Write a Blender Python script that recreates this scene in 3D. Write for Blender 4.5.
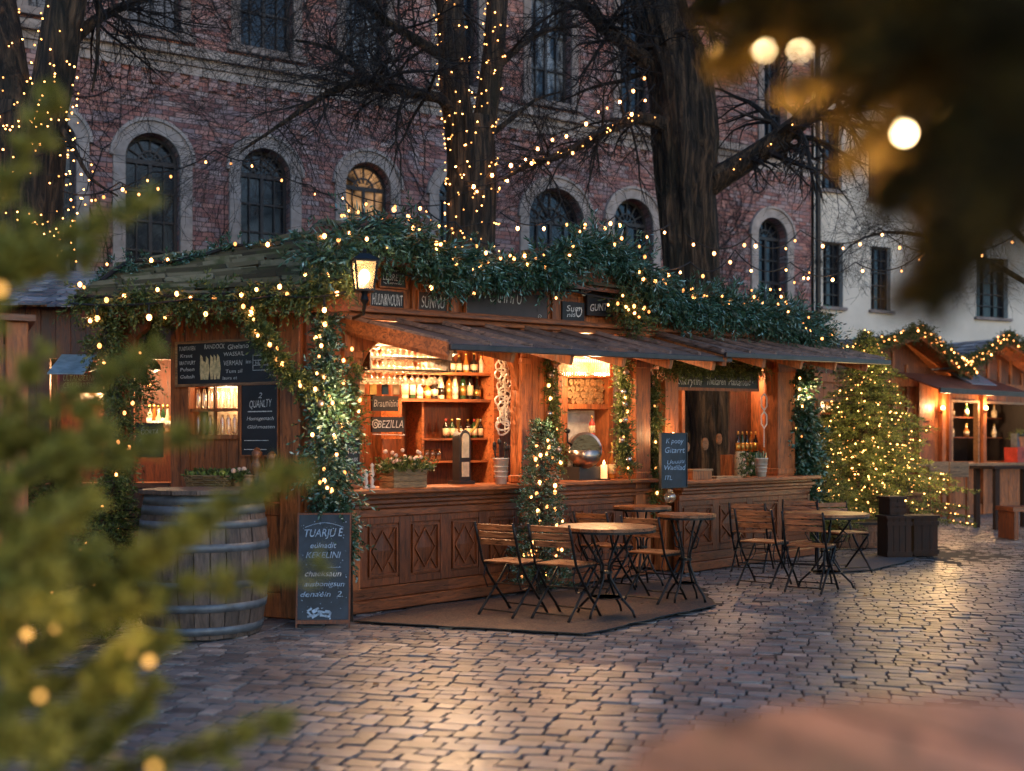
import bpy, bmesh, math, random
import numpy as np
from mathutils import Matrix, Vector, noise

for _o in list(bpy.data.objects):
    bpy.data.objects.remove(_o)
SC = bpy.context.scene
COL = SC.collection
R = math.radians
rnd = random.Random(7)
nr = np.random.default_rng(7)

# ------------------------------------------------------------------ camera
FPX, HY, CH = 1100.0, 448.0, 1.4
cam_d = bpy.data.cameras.new('camera')
cam = bpy.data.objects.new('camera', cam_d)
COL.objects.link(cam)
cam.location = (0, 0, CH)
cam.rotation_euler = (R(90), 0, 0)
cam_d.sensor_width = 36
cam_d.lens = 36 * FPX / 1024
cam_d.shift_y = (HY - 385.5) / 1024
cam_d.clip_start = 0.05
cam_d.clip_end = 600
cam_d.dof.use_dof = True
cam_d.dof.focus_distance = 10.5
cam_d.dof.aperture_fstop = 1.3
SC.camera = cam

# ------------------------------------------------------------------ world, sun, exposure
world = bpy.data.worlds.new('World')
SC.world = world
world.use_nodes = True
wn = world.node_tree
for n_ in list(wn.nodes):
    wn.nodes.remove(n_)
sky = wn.nodes.new('ShaderNodeTexSky')
sky.sky_type = 'NISHITA'
sky.sun_disc = False
SUN_EL, SUN_ROT = 7.0, 150.0
sky.sun_elevation = R(SUN_EL)
sky.sun_rotation = R(SUN_ROT)
sky.air_density = 1.0
sky.dust_density = 0.3
sky.ozone_density = 3.6
bg = wn.nodes.new('ShaderNodeBackground')
bg.inputs['Strength'].default_value = 0.15
wo = wn.nodes.new('ShaderNodeOutputWorld')
wn.links.new(sky.outputs[0], bg.inputs[0])
wn.links.new(bg.outputs[0], wo.inputs[0])
sun_d = bpy.data.lights.new('sun', 'SUN')
sun_d.energy = 0.12
sun_d.angle = R(25)
sun_d.color = (1.0, 0.90, 0.88)
sun = bpy.data.objects.new('sun', sun_d)
COL.objects.link(sun)
# sky sun_rotation is measured from +Y towards +X
_sd = Vector((math.sin(R(SUN_ROT)) * math.cos(R(25)), math.cos(R(SUN_ROT)) * math.cos(R(25)), math.sin(R(25))))
sun.rotation_euler = _sd.to_track_quat('Z', 'Y').to_euler()
SC.view_settings.view_transform = 'Standard'
SC.view_settings.look = 'None'
SC.view_settings.gamma = 1.0
SC.view_settings.exposure = 1.3
SC.view_settings.use_curve_mapping = False
SC.cycles.use_denoising = True
SC.cycles.max_bounces = 6
SC.cycles.transparent_max_bounces = 12
SC.cycles.sample_clamp_indirect = 6
SC.cycles.caustics_reflective = False
SC.cycles.caustics_refractive = False

# ------------------------------------------------------------------ materials
class NT:
    def __init__(self, name):
        self.m = bpy.data.materials.new(name)
        self.m.use_nodes = True
        self.t = self.m.node_tree
        self.b = self.t.nodes['Principled BSDF']
    def n(self, typ, **kw):
        x = self.t.nodes.new(typ)
        for k, v in kw.items():
            if k.startswith('i_'):
                x.inputs[k[2:].replace('_', ' ')].default_value = v
            else:
                setattr(x, k, v)
        return x
    def l(self, a, b):
        self.t.links.new(a, b)
    def coords(self, scale=(1, 1, 1), rot=(0, 0, 0)):
        tc = self.n('ShaderNodeTexCoord')
        mp = self.n('ShaderNodeMapping')
        mp.inputs['Scale'].default_value = scale
        mp.inputs['Rotation'].default_value = rot
        self.l(tc.outputs['Object'], mp.inputs['Vector'])
        return mp.outputs[0]
    def noise(self, vec, scale, detail=5, rough=0.6, dist=0.0):
        x = self.n('ShaderNodeTexNoise')
        x.inputs['Scale'].default_value = scale
        x.inputs['Detail'].default_value = detail
        x.inputs['Roughness'].default_value = rough
        x.inputs['Distortion'].default_value = dist
        if vec is not None:
            self.l(vec, x.inputs['Vector'])
        return x.outputs['Fac']
    def ramp(self, fac, stops):
        x = self.n('ShaderNodeValToRGB')
        el = x.color_ramp.elements
        while len(el) < len(stops):
            el.new(0.5)
        for e, (p, c) in zip(el, stops):
            e.position = p
            e.color = (c[0], c[1], c[2], 1) if hasattr(c, '__len__') else (c, c, c, 1)
        self.l(fac, x.inputs[0])
        return x.outputs[0]
    def mix(self, fac, a, b, mode='MIX'):
        x = self.n('ShaderNodeMix', data_type='RGBA', blend_type=mode)
        for s, v in ((0, fac), (6, a), (7, b)):
            if isinstance(v, (int, float)):
                x.inputs[s].default_value = v if s == 0 else (v, v, v, 1)
            elif isinstance(v, tuple):
                x.inputs[s].default_value = (*v, 1)
            else:
                self.l(v, x.inputs[s])
        return x.outputs[2]
    def bump(self, h, strength=0.3, dist=0.02):
        x = self.n('ShaderNodeBump')
        x.inputs['Strength'].default_value = strength
        x.inputs['Distance'].default_value = dist
        self.l(h, x.inputs['Height'])
        self.l(x.outputs[0], self.b.inputs['Normal'])
    def island(self):
        g = self.n('ShaderNodeNewGeometry')
        return g.outputs['Random Per Island']

def sc_(c, f):
    return tuple(min(1, v * f) for v in c)

def wood(name, col, grain=(6, 6, 1.2), rough=0.5, var=0.45, bump=0.5):
    k = NT(name)
    v = k.coords(grain)
    a = k.noise(v, 5.0, 7, 0.65, 1.2)
    c = k.ramp(a, [(0.34, sc_(col, 0.25)), (0.5, col), (0.70, sc_(col, 1.75))])
    isl = k.ramp(k.island(), [(0, 1 - var), (1, 1.0)])
    c = k.mix(1.0, c, isl, 'MULTIPLY')
    b = k.noise(k.coords((1, 1, 1)), 2.2, 4, 0.6)
    c = k.mix(k.ramp(b, [(0.35, 0.0), (0.75, 0.55)]), c, sc_(col, 0.35))
    k.l(c, k.b.inputs['Base Color'])
    rr = k.ramp(a, [(0.3, rough - 0.12), (0.8, rough + 0.2)])
    k.l(rr, k.b.inputs['Roughness'])
    k.bump(a, bump, 0.01)
    return k.m

def plain(name, col, rough=0.6, metal=0.0, nscale=8, namt=0.35, bump=0.2):
    k = NT(name)
    v = k.coords()
    a = k.noise(v, nscale, 5, 0.6)
    c = k.ramp(a, [(0.3, sc_(col, 1 - namt)), (0.7, sc_(col, 1 + namt))])
    k.l(c, k.b.inputs['Base Color'])
    k.b.inputs['Roughness'].default_value = rough
    k.b.inputs['Metallic'].default_value = metal
    if bump:
        k.bump(a, bump, 0.01)
    return k.m

def leafmat(name, stops, rough=0.5, trans=0.15):
    k = NT(name)
    c = k.ramp(k.island(), stops)
    k.l(c, k.b.inputs['Base Color'])
    k.b.inputs['Roughness'].default_value = rough
    tr = k.n('ShaderNodeBsdfTranslucent')
    k.l(c, tr.inputs['Color'])
    mx = k.n('ShaderNodeMixShader')
    mx.inputs[0].default_value = trans
    k.l(k.b.outputs[0], mx.inputs[1])
    k.l(tr.outputs[0], mx.inputs[2])
    k.l(mx.outputs[0], k.t.nodes['Material Output'].inputs[0])
    return k.m

def emit(name, col, s, vary=False):
    m = bpy.data.materials.new(name)
    m.use_nodes = True
    t = m.node_tree
    t.nodes.remove(t.nodes['Principled BSDF'])
    e = t.nodes.new('ShaderNodeEmission')
    e.inputs[0].default_value = (*col, 1)
    e.inputs[1].default_value = s
    if vary:   # every bulb burns a little differently
        oi = t.nodes.new('ShaderNodeObjectInfo'); gi = t.nodes.new('ShaderNodeNewGeometry')
        a = t.nodes.new('ShaderNodeMath'); a.operation = 'ADD'; t.links.new(oi.outputs['Random'], a.inputs[0]); t.links.new(gi.outputs['Random Per Island'], a.inputs[1])
        f = t.nodes.new('ShaderNodeMath'); f.operation = 'FRACT'; t.links.new(a.outputs[0], f.inputs[0])
        p = t.nodes.new('ShaderNodeMath'); p.operation = 'POWER'; p.inputs[1].default_value = 1.6; t.links.new(f.outputs[0], p.inputs[0])
        q = t.nodes.new('ShaderNodeMath'); q.operation = 'MULTIPLY_ADD'; q.inputs[1].default_value = s * 1.9; q.inputs[2].default_value = s * .22; t.links.new(p.outputs[0], q.inputs[0])
        t.links.new(q.outputs[0], e.inputs[1])
    t.links.new(e.outputs[0], t.nodes['Material Output'].inputs[0])
    return m

def brickmat():
    k = NT('brick')
    tc = k.n('ShaderNodeTexCoord')
    sp = k.n('ShaderNodeSeparateXYZ')
    k.l(tc.outputs['Object'], sp.inputs[0])
    # jitter the courses a little
    nz = k.noise(tc.outputs['Object'], 3.0, 2, 0.5)
    add = k.n('ShaderNodeMath', operation='MULTIPLY_ADD')
    k.l(nz, add.inputs[0]); add.inputs[1].default_value = 0.030
    k.l(sp.outputs['Z'], add.inputs[2])
    nz2 = k.noise(k.coords((1, 1, 1), (0.5, 0, 0)), 5.0, 2, 0.5)
    add2 = k.n('ShaderNodeMath', operation='MULTIPLY_ADD')
    k.l(nz2, add2.inputs[0]); add2.inputs[1].default_value = 0.06
    k.l(sp.outputs['X'], add2.inputs[2])
    cb = k.n('ShaderNodeCombineXYZ')
    k.l(add2.outputs[0], cb.inputs[0]); k.l(add.outputs[0], cb.inputs[1])
    br = k.n('ShaderNodeTexBrick')
    k.l(cb.outputs[0], br.inputs['Vector'])
    br.inputs['Scale'].default_value = 1.0
    br.inputs['Brick Width'].default_value = 0.235
    br.inputs['Row Height'].default_value = 0.088
    br.inputs['Mortar Size'].default_value = 0.0085
    br.inputs['Mortar Smooth'].default_value = 0.35
    br.inputs['Color1'].default_value = (0, 0, 0, 1)
    br.inputs['Color2'].default_value = (1, 1, 1, 1)
    br.inputs['Mortar'].default_value = (0.5, 0.5, 0.5, 1)
    c = k.ramp(br.outputs['Color'], [(0.0, (0.24, 0.105, 0.100)), (0.2, (0.48, 0.19, 0.15)), (0.4, (0.35, 0.20, 0.195)),
                                     (0.55, (0.58, 0.25, 0.19)), (0.75, (0.48, 0.33, 0.315)), (0.9, (0.29, 0.20, 0.215)), (1.0, (0.62, 0.47, 0.44))])
    fine = k.noise(tc.outputs['Object'], 16, 4, 0.7)
    c = k.mix(0.5, c, k.ramp(fine, [(0.3, 0.45), (0.7, 1.25)]), 'MULTIPLY')
    big = k.noise(tc.outputs['Object'], 0.55, 5, 0.65)
    c = k.mix(k.ramp(big, [(0.38, 0.0), (0.68, 0.75)]), c, k.mix(0.5, c, (0.17, 0.11, 0.11)))
    mc = k.ramp(fine, [(0.3, (0.075, 0.052, 0.052)), (0.7, (0.14, 0.10, 0.10))])
    c = k.mix(br.outputs['Fac'], c, mc)
    k.l(c, k.b.inputs['Base Color'])
    k.b.inputs['Roughness'].default_value = 0.85
    inv = k.n('ShaderNodeMath', operation='SUBTRACT')
    inv.inputs[0].default_value = 1.0
    k.l(br.outputs['Fac'], inv.inputs[1])
    hm = k.n('ShaderNodeMath', operation='MULTIPLY_ADD')
    k.l(fine, hm.inputs[0]); hm.inputs[1].default_value = 0.5
    k.l(inv.outputs[0], hm.inputs[2])
    k.bump(hm.outputs[0], 0.8, 0.02)
    return k.m

def sett_mat():
    k = NT('setts')
    g = k.island()
    c = k.ramp(g, [(0.0, (0.080, 0.073, 0.077)), (0.3, (0.145, 0.130, 0.133)), (0.55, (0.21, 0.175, 0.163)), (0.75, (0.165, 0.165, 0.178)), (0.93, (0.27, 0.23, 0.212)), (1.0, (0.38, 0.33, 0.31))])
    v = k.coords()
    f = k.noise(v, 22, 5, 0.7)
    big = k.noise(v, 0.9, 4, 0.6)
    c = k.mix(0.7, c, k.ramp(f, [(0.3, 0.5), (0.7, 1.35)]), 'MULTIPLY')
    k.l(c, k.b.inputs['Base Color'])
    r1 = k.ramp(big, [(0.35, 0.27), (0.7, 0.45)])
    r2 = k.mix(0.5, r1, k.ramp(f, [(0.3, 0.2), (0.7, 0.6)]))
    k.l(r2, k.b.inputs['Roughness'])
    k.b.inputs['Specular IOR Level'].default_value = 0.6
    k.bump(f, 0.4, 0.008)
    return k.m

M = {}
M['wood'] = wood('stall_wood', (0.44, 0.130, 0.036), (5, 5, 0.7), bump=.8)
M['woodh'] = wood('stall_wood_level', (0.40, 0.118, 0.034), (0.8, 6, 6))
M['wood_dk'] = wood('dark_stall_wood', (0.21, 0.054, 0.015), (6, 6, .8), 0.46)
M['wood_dkh'] = wood('dark_wood_level', (0.24, 0.064, 0.018), (1.0, 7, 7), 0.36)
M['wood_lt'] = wood('light_wood', (0.40, 0.20, 0.09), (1.0, 7, 7), 0.4)
M['slat'] = wood('slat_wood', (0.30, 0.105, 0.036), (1.0, 7, 7), 0.35)
M['wood_gr'] = wood('grey_oak', (0.15, 0.105, 0.085), (7, 7, 1.0), 0.65, 0.5, 0.8)
M['wood_bk'] = wood('blackened_wood', (0.024, 0.014, 0.011), (7, 7, 1.0), 0.5)
M['fence'] = wood('panel_wood', (0.24, 0.085, 0.035), (7, 7, 1.0), 0.5)
M['box'] = wood('old_box_wood', (0.045, 0.018, 0.009), (7, 7, 1.0), 0.85)
M['log'] = wood('split_log', (0.45, 0.24, 0.10), (6, 1, 6), 0.7)
M['awn'] = wood('weathered_awning', (0.30, 0.185, 0.150), (7, 1.0, 7), 0.34, 0.4, 0.5)
M['awn_red'] = wood('rust_red_awning', (0.20, 0.075, 0.050), (7, 1.0, 7), 0.42, 0.4, 0.5)
M['edge'] = plain('awning_edge', (0.050, 0.035, 0.036), 0.35, 0.2, 9, 0.4, 0.3)
M['bark'] = None
def barkmat():
    k = NT('bark')
    v = k.coords((3.2, 3.2, 0.42))
    a = k.noise(v, 4, 7, 0.62, 0.9)
    c = k.ramp(a, [(0.40, (0.003, 0.0022, 0.002)), (0.50, (0.034, 0.023, 0.015)), (0.66, (0.14, 0.088, 0.054))])
    m = k.noise(k.coords(), 1.4, 3, 0.6)
    c = k.mix(k.ramp(m, [(0.5, 0.0), (0.75, 0.45)]), c, (0.022, 0.024, 0.009))
    k.l(c, k.b.inputs['Base Color'])
    k.b.inputs['Roughness'].default_value = 0.85
    k.bump(a, 1.0, 0.2)
    return k.m
M['bark'] = barkmat()
M['twig'] = plain('twig', (0.011, 0.008, 0.008), 0.8)
M['vine'] = plain('vine_wood', (0.020, 0.013, 0.013), 0.85)
M['brick'] = brickmat()
M['stone'] = plain('trim_stone', (0.36, 0.30, 0.27), 0.8, 0, 5, 0.3, 0.5)
M['stone_dk'] = plain('dark_trim_stone', (0.24, 0.195, 0.18), 0.85, 0, 5, 0.35, 0.5)
M['plaster'] = plain('cream_plaster', (0.66, 0.585, 0.50), 0.85, 0, 1.1, 0.12, 0.15)
M['winframe'] = plain('window_frame', (0.018, 0.018, 0.022), 0.5)
M['winframe_lt'] = plain('pale_window_frame', (0.30, 0.28, 0.26), 0.6)
k = NT('window_glass')
_n = k.noise(k.coords(), 2.3, 3, 0.5)
k.l(k.ramp(_n, [(0.3, (0.005, 0.006, 0.009)), (0.7, (0.012, 0.016, 0.024))]), k.b.inputs['Base Color'])
k.b.inputs['Roughness'].default_value = 0.08
k.b.inputs['Specular IOR Level'].default_value = 0.5
k.bump(k.noise(k.coords(), 1.6, 2, 0.5), 0.12, 0.05)
M['wglass'] = k.m
k = NT('window_glass_pale_reflection')  # pale reflections painted into the glass colour as a noise ramp
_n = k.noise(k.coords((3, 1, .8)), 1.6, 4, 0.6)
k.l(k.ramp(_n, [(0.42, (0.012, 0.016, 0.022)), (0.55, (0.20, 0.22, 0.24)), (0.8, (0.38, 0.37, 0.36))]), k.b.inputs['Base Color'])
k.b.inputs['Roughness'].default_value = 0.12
M['wglass_reflection'] = k.m
k = NT('window_glass_warm')
k.b.inputs['Base Color'].default_value = (0.05, 0.035, 0.02, 1)
k.b.inputs['Roughness'].default_value = 0.1
_n = k.noise(k.coords(), 1.8, 3, 0.6)
k.l(k.ramp(_n, [(0.38, (0.02, 0.01, 0.004)), (0.62, (1.0, 0.52, 0.22))]), k.b.inputs['Emission Color'])
k.b.inputs['Emission Strength'].default_value = 0.26
M['wglass_lit'] = k.m
M['setts'] = sett_mat()
M['joint'] = plain('joint_dirt', (0.022, 0.019, 0.018), 0.9, 0, 20, 0.4, 0.6)
M['mat'] = plain('coir_mat', (0.085, 0.052, 0.036), 0.9, 0, 55, 0.6, 1.0)
M['mat_grey'] = plain('grey_mat', (0.085, 0.075, 0.075), 0.85, 0, 70, 0.5, 1.0)
M['iron'] = plain('black_iron', (0.016, 0.015, 0.016), 0.42, 0.6, 20, 0.3, 0.3)
M['hoop'] = plain('hoop_iron', (0.12, 0.138, 0.16), 0.5, 0.35, 9, 0.4, 0.3)
M['chalkbd'] = plain('chalkboard', (0.018, 0.019, 0.022), 0.55, 0, 3, 0.5, 0.05)
M['chalkbd_bl'] = plain('blue_black_chalkboard', (0.017, 0.026, 0.042), 0.5, 0, 5, 0.6, 0.05)
M['chalkbd_br'] = plain('brown_board', (0.055, 0.040, 0.038), 0.6, 0, 3, 0.3, 0.05)
M['chalk'] = plain('chalk', (0.60, 0.58, 0.55), 0.9, 0, 60, 0.5, 0)
M['chalk_y'] = plain('yellow_chalk', (0.62, 0.47, 0.24), 0.9, 0, 40, 0.4, 0)
M['chalk_b'] = plain('blue_chalk', (0.32, 0.42, 0.55), 0.9, 0, 40, 0.5, 0)
M['slate'] = None
def slatemat():
    k = NT('slate_tiles')
    c = k.ramp(k.island(), [(0, (0.09, 0.10, 0.125)), (0.6, (0.19, 0.21, 0.25)), (1, (0.32, 0.34, 0.39))])
    k.l(c, k.b.inputs['Base Color'])
    k.b.inputs['Roughness'].default_value = 0.4
    return k.m
M['slate'] = slatemat()
def mossmat():
    k = NT('mossy_shingle')
    c = k.ramp(k.island(), [(0, (0.03, 0.022, 0.014)), (0.5, (0.11, 0.095, 0.060)), (1, (0.26, 0.235, 0.17))])
    m = k.noise(k.coords(), 3.5, 5, 0.65)
    c = k.mix(k.ramp(m, [(0.50, 0.0), (0.66, 0.8)]), c, (0.045, 0.065, 0.016))
    k.l(c, k.b.inputs['Base Color'])
    k.b.inputs['Roughness'].default_value = 0.6
    k.bump(k.noise(k.coords((1, 8, 8)), 6, 5, 0.6), 0.5, 0.01)
    return k.m
M['moss'] = mossmat()
M['leaf'] = leafmat('garland_leaf', [(0, (0.09, 0.055, 0.022)), (0.05, (0.010, 0.028, 0.010)), (0.35, (0.025, 0.062, 0.022)), (0.65, (0.050, 0.12, 0.06)), (0.85, (0.08, 0.20, 0.16)), (0.94, (0.18, 0.35, 0.33)), (1, (0.40, 0.58, 0.58))], 0.48)
M['leaf_ol'] = leafmat('olive_leaf', [(0, (0.025, 0.042, 0.010)), (0.5, (0.07, 0.105, 0.024)), (1, (0.18, 0.20, 0.055))], 0.5)
M['fir'] = leafmat('fir_needle', [(0, (0.022, 0.045, 0.012)), (0.5, (0.08, 0.12, 0.026)), (1, (0.24, 0.25, 0.06))], 0.5, 0.25)
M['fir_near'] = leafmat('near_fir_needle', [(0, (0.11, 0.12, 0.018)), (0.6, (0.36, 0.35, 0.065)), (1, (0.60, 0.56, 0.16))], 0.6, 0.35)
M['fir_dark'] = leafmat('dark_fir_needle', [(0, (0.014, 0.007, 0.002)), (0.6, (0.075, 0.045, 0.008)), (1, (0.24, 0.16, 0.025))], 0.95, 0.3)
M['bulb'] = emit('warm_bulb', (1.0, 0.34, 0.09), 5.0, True)
M['bulb_in'] = emit('bright_bulb', (1.0, 0.38, 0.11), 9.0, True)
M['fairy'] = emit('fairy_light', (1.0, 0.40, 0.10), 5.0, True)
M['near_bulb'] = emit('near_bulb', (1.0, 0.68, 0.33), 30.0)
M['near_dim'] = emit('dim_near_bulb', (1.0, 0.50, 0.12), 1.0)
M['tube'] = emit('warm_lamp', (1.0, 0.62, 0.30), 2.2)
M['flame'] = emit('flame', (1.0, 0.55, 0.2), 14.0)
M['wax'] = plain('candle_wax', (0.75, 0.50, 0.28), 0.5)
_w = M['wax'].node_tree.nodes['Principled BSDF']
_w.inputs['Emission Color'].default_value = (1, 0.45, 0.15, 1)
_w.inputs['Emission Strength'].default_value = 0.7
M['copper'] = plain('aged_copper', (0.38, 0.30, 0.26), 0.28, 0.9, 5, 0.3, 0.1)
M['white'] = plain('white_enamel', (0.62, 0.56, 0.48), 0.4)
M['cream'] = plain('cream_paper', (0.66, 0.52, 0.32), 0.6)
M['red'] = plain('red_paint', (0.42, 0.045, 0.028), 0.45)
M['redbrown'] = plain('red_brown_sign', (0.22, 0.035, 0.025), 0.5)
M['tarp'] = plain('pale_blue_canvas', (0.30, 0.38, 0.42), 0.6)
M['terracotta'] = plain('terracotta', (0.35, 0.15, 0.08), 0.7)
M['wicker'] = wood('wicker', (0.32, 0.20, 0.09), (2, 2, 14), 0.6)
M['blackpl'] = plain('black_paint', (0.02, 0.018, 0.018), 0.4)
M['gold'] = plain('gold_foil', (0.55, 0.36, 0.10), 0.35, 0.8)
M['b_green'] = plain('green_bottle', (0.02, 0.055, 0.02), 0.12)
M['b_dark'] = plain('dark_bottle', (0.015, 0.012, 0.010), 0.1)
M['b_amber'] = plain('amber_bottle', (0.30, 0.11, 0.02), 0.12)
M['b_pale'] = plain('pale_bottle', (0.60, 0.50, 0.34), 0.15)
M['apple'] = plain('apple_green', (0.25, 0.32, 0.05), 0.4)
M['flower'] = plain('pale_flower', (0.70, 0.45, 0.33), 0.6, 0, 30, 0.4, 0)
M['ball'] = plain('silver_bauble', (0.55, 0.52, 0.50), 0.15, 0.9)
M['cable'] = plain('black_cable', (0.01, 0.01, 0.01), 0.6)
k = NT('drinking_glass')
gl = k.n('ShaderNodeBsdfGlossy'); gl.inputs['Color'].default_value = (1, 0.93, 0.85, 1); gl.inputs['Roughness'].default_value = 0.12
tp = k.n('ShaderNodeBsdfTransparent'); tp.inputs['Color'].default_value = (0.95, 0.93, 0.9, 1)
df = k.n('ShaderNodeBsdfTranslucent'); df.inputs['Color'].default_value = (0.9, 0.78, 0.62, 1)
m1 = k.n('ShaderNodeMixShader'); m1.inputs[0].default_value = 0.5
m2 = k.n('ShaderNodeMixShader'); m2.inputs[0].default_value = 0.45
k.l(gl.outputs[0], m1.inputs[1]); k.l(df.outputs[0], m1.inputs[2])
k.l(tp.outputs[0], m2.inputs[1]); k.l(m1.outputs[0], m2.inputs[2])
k.l(m2.outputs[0], k.t.nodes['Material Output'].inputs[0])
M['glass'] = k.m

# ------------------------------------------------------------------ helpers
ROOTM = {}
def PX(px, py, Y):
    """a point Y metres ahead of the viewpoint on the line of a measured direction"""
    return Vector(((px - 512) / FPX * Y, Y, CH - (py - HY) / FPX * Y))

class Frame:
    def __init__(self, ox, oy, ang, lift=0.0, oz=0.0):
        self.o = (ox, oy, oz); self.a = ang; self.lift = lift
        self.c, self.s = math.cos(ang), math.sin(ang)
    def __call__(self, p):
        x, y, z = p
        if self.lift:
            z = z + self.lift * x * max(0.0, min(1.0, (z - 1.1) / 1.2))
        return Vector((self.o[0] + self.c * x - self.s * y, self.o[1] + self.s * x + self.c * y, self.o[2] + z))
    def at(self, px, py, y=0.0):
        """local (x, z) of direction (px, py) on the local plane y"""
        r = (px - 512) / FPX
        ox, oy = self.o[0] - self.s * y, self.o[1] + self.c * y
        x = (r * oy - ox) / (self.c - r * self.s)
        Y = oy + self.s * x
        z = CH - (py - HY) / FPX * Y
        if self.lift:
            t = z
            for _ in range(12):
                t = z - self.lift * x * max(0.0, min(1.0, (t - 1.1) / 1.2))
            z = t
        return x, z
ID = Frame(0, 0, 0)

def link(o):
    COL.objects.link(o); return o

def thing(name, label, cat, loc=(0, 0, 0), rz=0.0, group=None, kind=None):
    o = bpy.data.objects.new(name, None)
    o.empty_display_size = 0.2
    link(o)
    o.location = loc; o.rotation_euler = (0, 0, rz)
    ROOTM[o.name] = Matrix.Translation(Vector(loc)) @ Matrix.Rotation(rz, 4, 'Z')
    return tag(o, label, cat, group, kind)

def tag(o, label=None, cat=None, group=None, kind=None):
    if label: o['label'] = label
    if cat: o['category'] = cat
    if group: o['group'] = group
    if kind: o['kind'] = kind
    return o

class MB:
    def __init__(self, frame=ID):
        self.v = []; self.f = []; self.fr = frame
    def add(self, vs, fs):
        b = len(self.v)
        fr = self.fr
        self.v += [fr(p) for p in vs]
        self.f += [tuple(i + b for i in f) for f in fs]
        return self
    def box(self, x0, x1, y0, y1, z0, z1, bev=0.0):
        if x0 > x1: x0, x1 = x1, x0
        if y0 > y1: y0, y1 = y1, y0
        if z0 > z1: z0, z1 = z1, z0
        nx = max(1, int((x1 - x0) / 1.0))
        if self.fr.lift and nx > 1:
            for i in range(nx):
                self._box(x0 + (x1 - x0) * i / nx, x0 + (x1 - x0) * (i + 1) / nx, y0, y1, z0, z1, i == 0, i == nx - 1)
            return self
        return self._box(x0, x1, y0, y1, z0, z1)
    def _box(self, x0, x1, y0, y1, z0, z1, capl=True, capr=True):
        v = [(x0, y0, z0), (x1, y0, z0), (x1, y1, z0), (x0, y1, z0), (x0, y0, z1), (x1, y0, z1), (x1, y1, z1), (x0, y1, z1)]
        f = [(0, 3, 2, 1), (4, 5, 6, 7), (0, 1, 5, 4), (2, 3, 7, 6)]
        if capr: f.append((1, 2, 6, 5))
        if capl: f.append((3, 0, 4, 7))
        return self.add(v, f)
    def hexa(self, b4, t4):
        return self.add(list(b4) + list(t4), [(0, 3, 2, 1), (4, 5, 6, 7), (0, 1, 5, 4), (1, 2, 6, 5), (2, 3, 7, 6), (3, 0, 4, 7)])
    def bar(self, p, q, w, h=None, up=(0, 0, 1)):
        h = h or w
        p, q = Vector(p), Vector(q)
        d = (q - p).normalized()
        s = d.cross(Vector(up))
        if s.length < 1e-4: s = d.cross(Vector((0, 1, 0)))
        s.normalize(); u = s.cross(d)
        c = [(-1, -1), (1, -1), (1, 1), (-1, 1)]
        a = [p + s * (w / 2 * i) + u * (h / 2 * j) for i, j in c]
        b = [q + s * (w / 2 * i) + u * (h / 2 * j) for i, j in c]
        return self.hexa(a, b)
    def tube(self, pts, rad, n=6, cap=True):
        pts = [Vector(p) for p in pts]
        if not hasattr(rad, '__len__'): rad = [rad] * len(pts)
        vs, fs = [], []
        prev = None
        for i, p in enumerate(pts):
            d = (pts[min(i + 1, len(pts) - 1)] - pts[max(i - 1, 0)])
            if d.length < 1e-9: d = Vector((0, 0, 1))
            d.normalize()
            if prev is None:
                s = d.cross(Vector((0, 0, 1)))
                if s.length < 1e-3: s = d.cross(Vector((0, 1, 0)))
            else:
                s = prev - d * prev.dot(d)
                if s.length < 1e-6: s = d.cross(Vector((0.3, 1, 0.2)))
            s.normalize(); prev = s
            u = d.cross(s)
            for k_ in range(n):
                a = 2 * math.pi * k_ / n
                vs.append(p + (s * math.cos(a) + u * math.sin(a)) * rad[i])
        for i in range(len(pts) - 1):
            for k_ in range(n):
                a, b = i * n + k_, i * n + (k_ + 1) % n
                fs.append((a, b, b + n, a + n))
        if cap:
            fs.append(tuple(range(n))[::-1])
            fs.append(tuple(range((len(pts) - 1) * n, len(pts) * n)))
        return self.add(vs, fs)
    def lathe(self, c, prof, n=16, a0=0.0, a1=2 * math.pi):
        c = Vector(c); full = abs(a1 - a0 - 2 * math.pi) < 1e-6
        m = n if full else n + 1
        vs, fs = [], []
        for r, z in prof:
            for k_ in range(m):
                a = a0 + (a1 - a0) * k_ / n
                vs.append(c + Vector((r * math.cos(a), r * math.sin(a), z)))
        for i in range(len(prof) - 1):
            for k_ in range(n):
                a, b = i * m + k_, i * m + (k_ + 1) % m
                fs.append((a, b, b + m, a + m))
        if full:
            if prof[0][0] > 1e-4: fs.append(tuple(range(n))[::-1])
            if prof[-1][0] > 1e-4: fs.append(tuple(range((len(prof) - 1) * n, len(prof) * n)))
        return self.add(vs, fs)
    def prism(self, poly, y0, y1):
        """polygon in local x,z, extruded from y0 to y1"""
        n = len(poly)
        vs = [(x, y0, z) for x, z in poly] + [(x, y1, z) for x, z in poly]
        fs = [tuple(range(n)), tuple(range(2 * n - 1, n - 1, -1))]
        fs += [(i, i + n, (i + 1) % n + n, (i + 1) % n) for i in range(n)]
        return self.add(vs, fs)
    def ball(self, c, r, n=8, sz=1.0):
        pr = [(max(0.0001, r * math.sin(math.pi * i / n)), -r * sz * math.cos(math.pi * i / n)) for i in range(n + 1)]
        return self.lathe(c, pr, n + 2)
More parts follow.
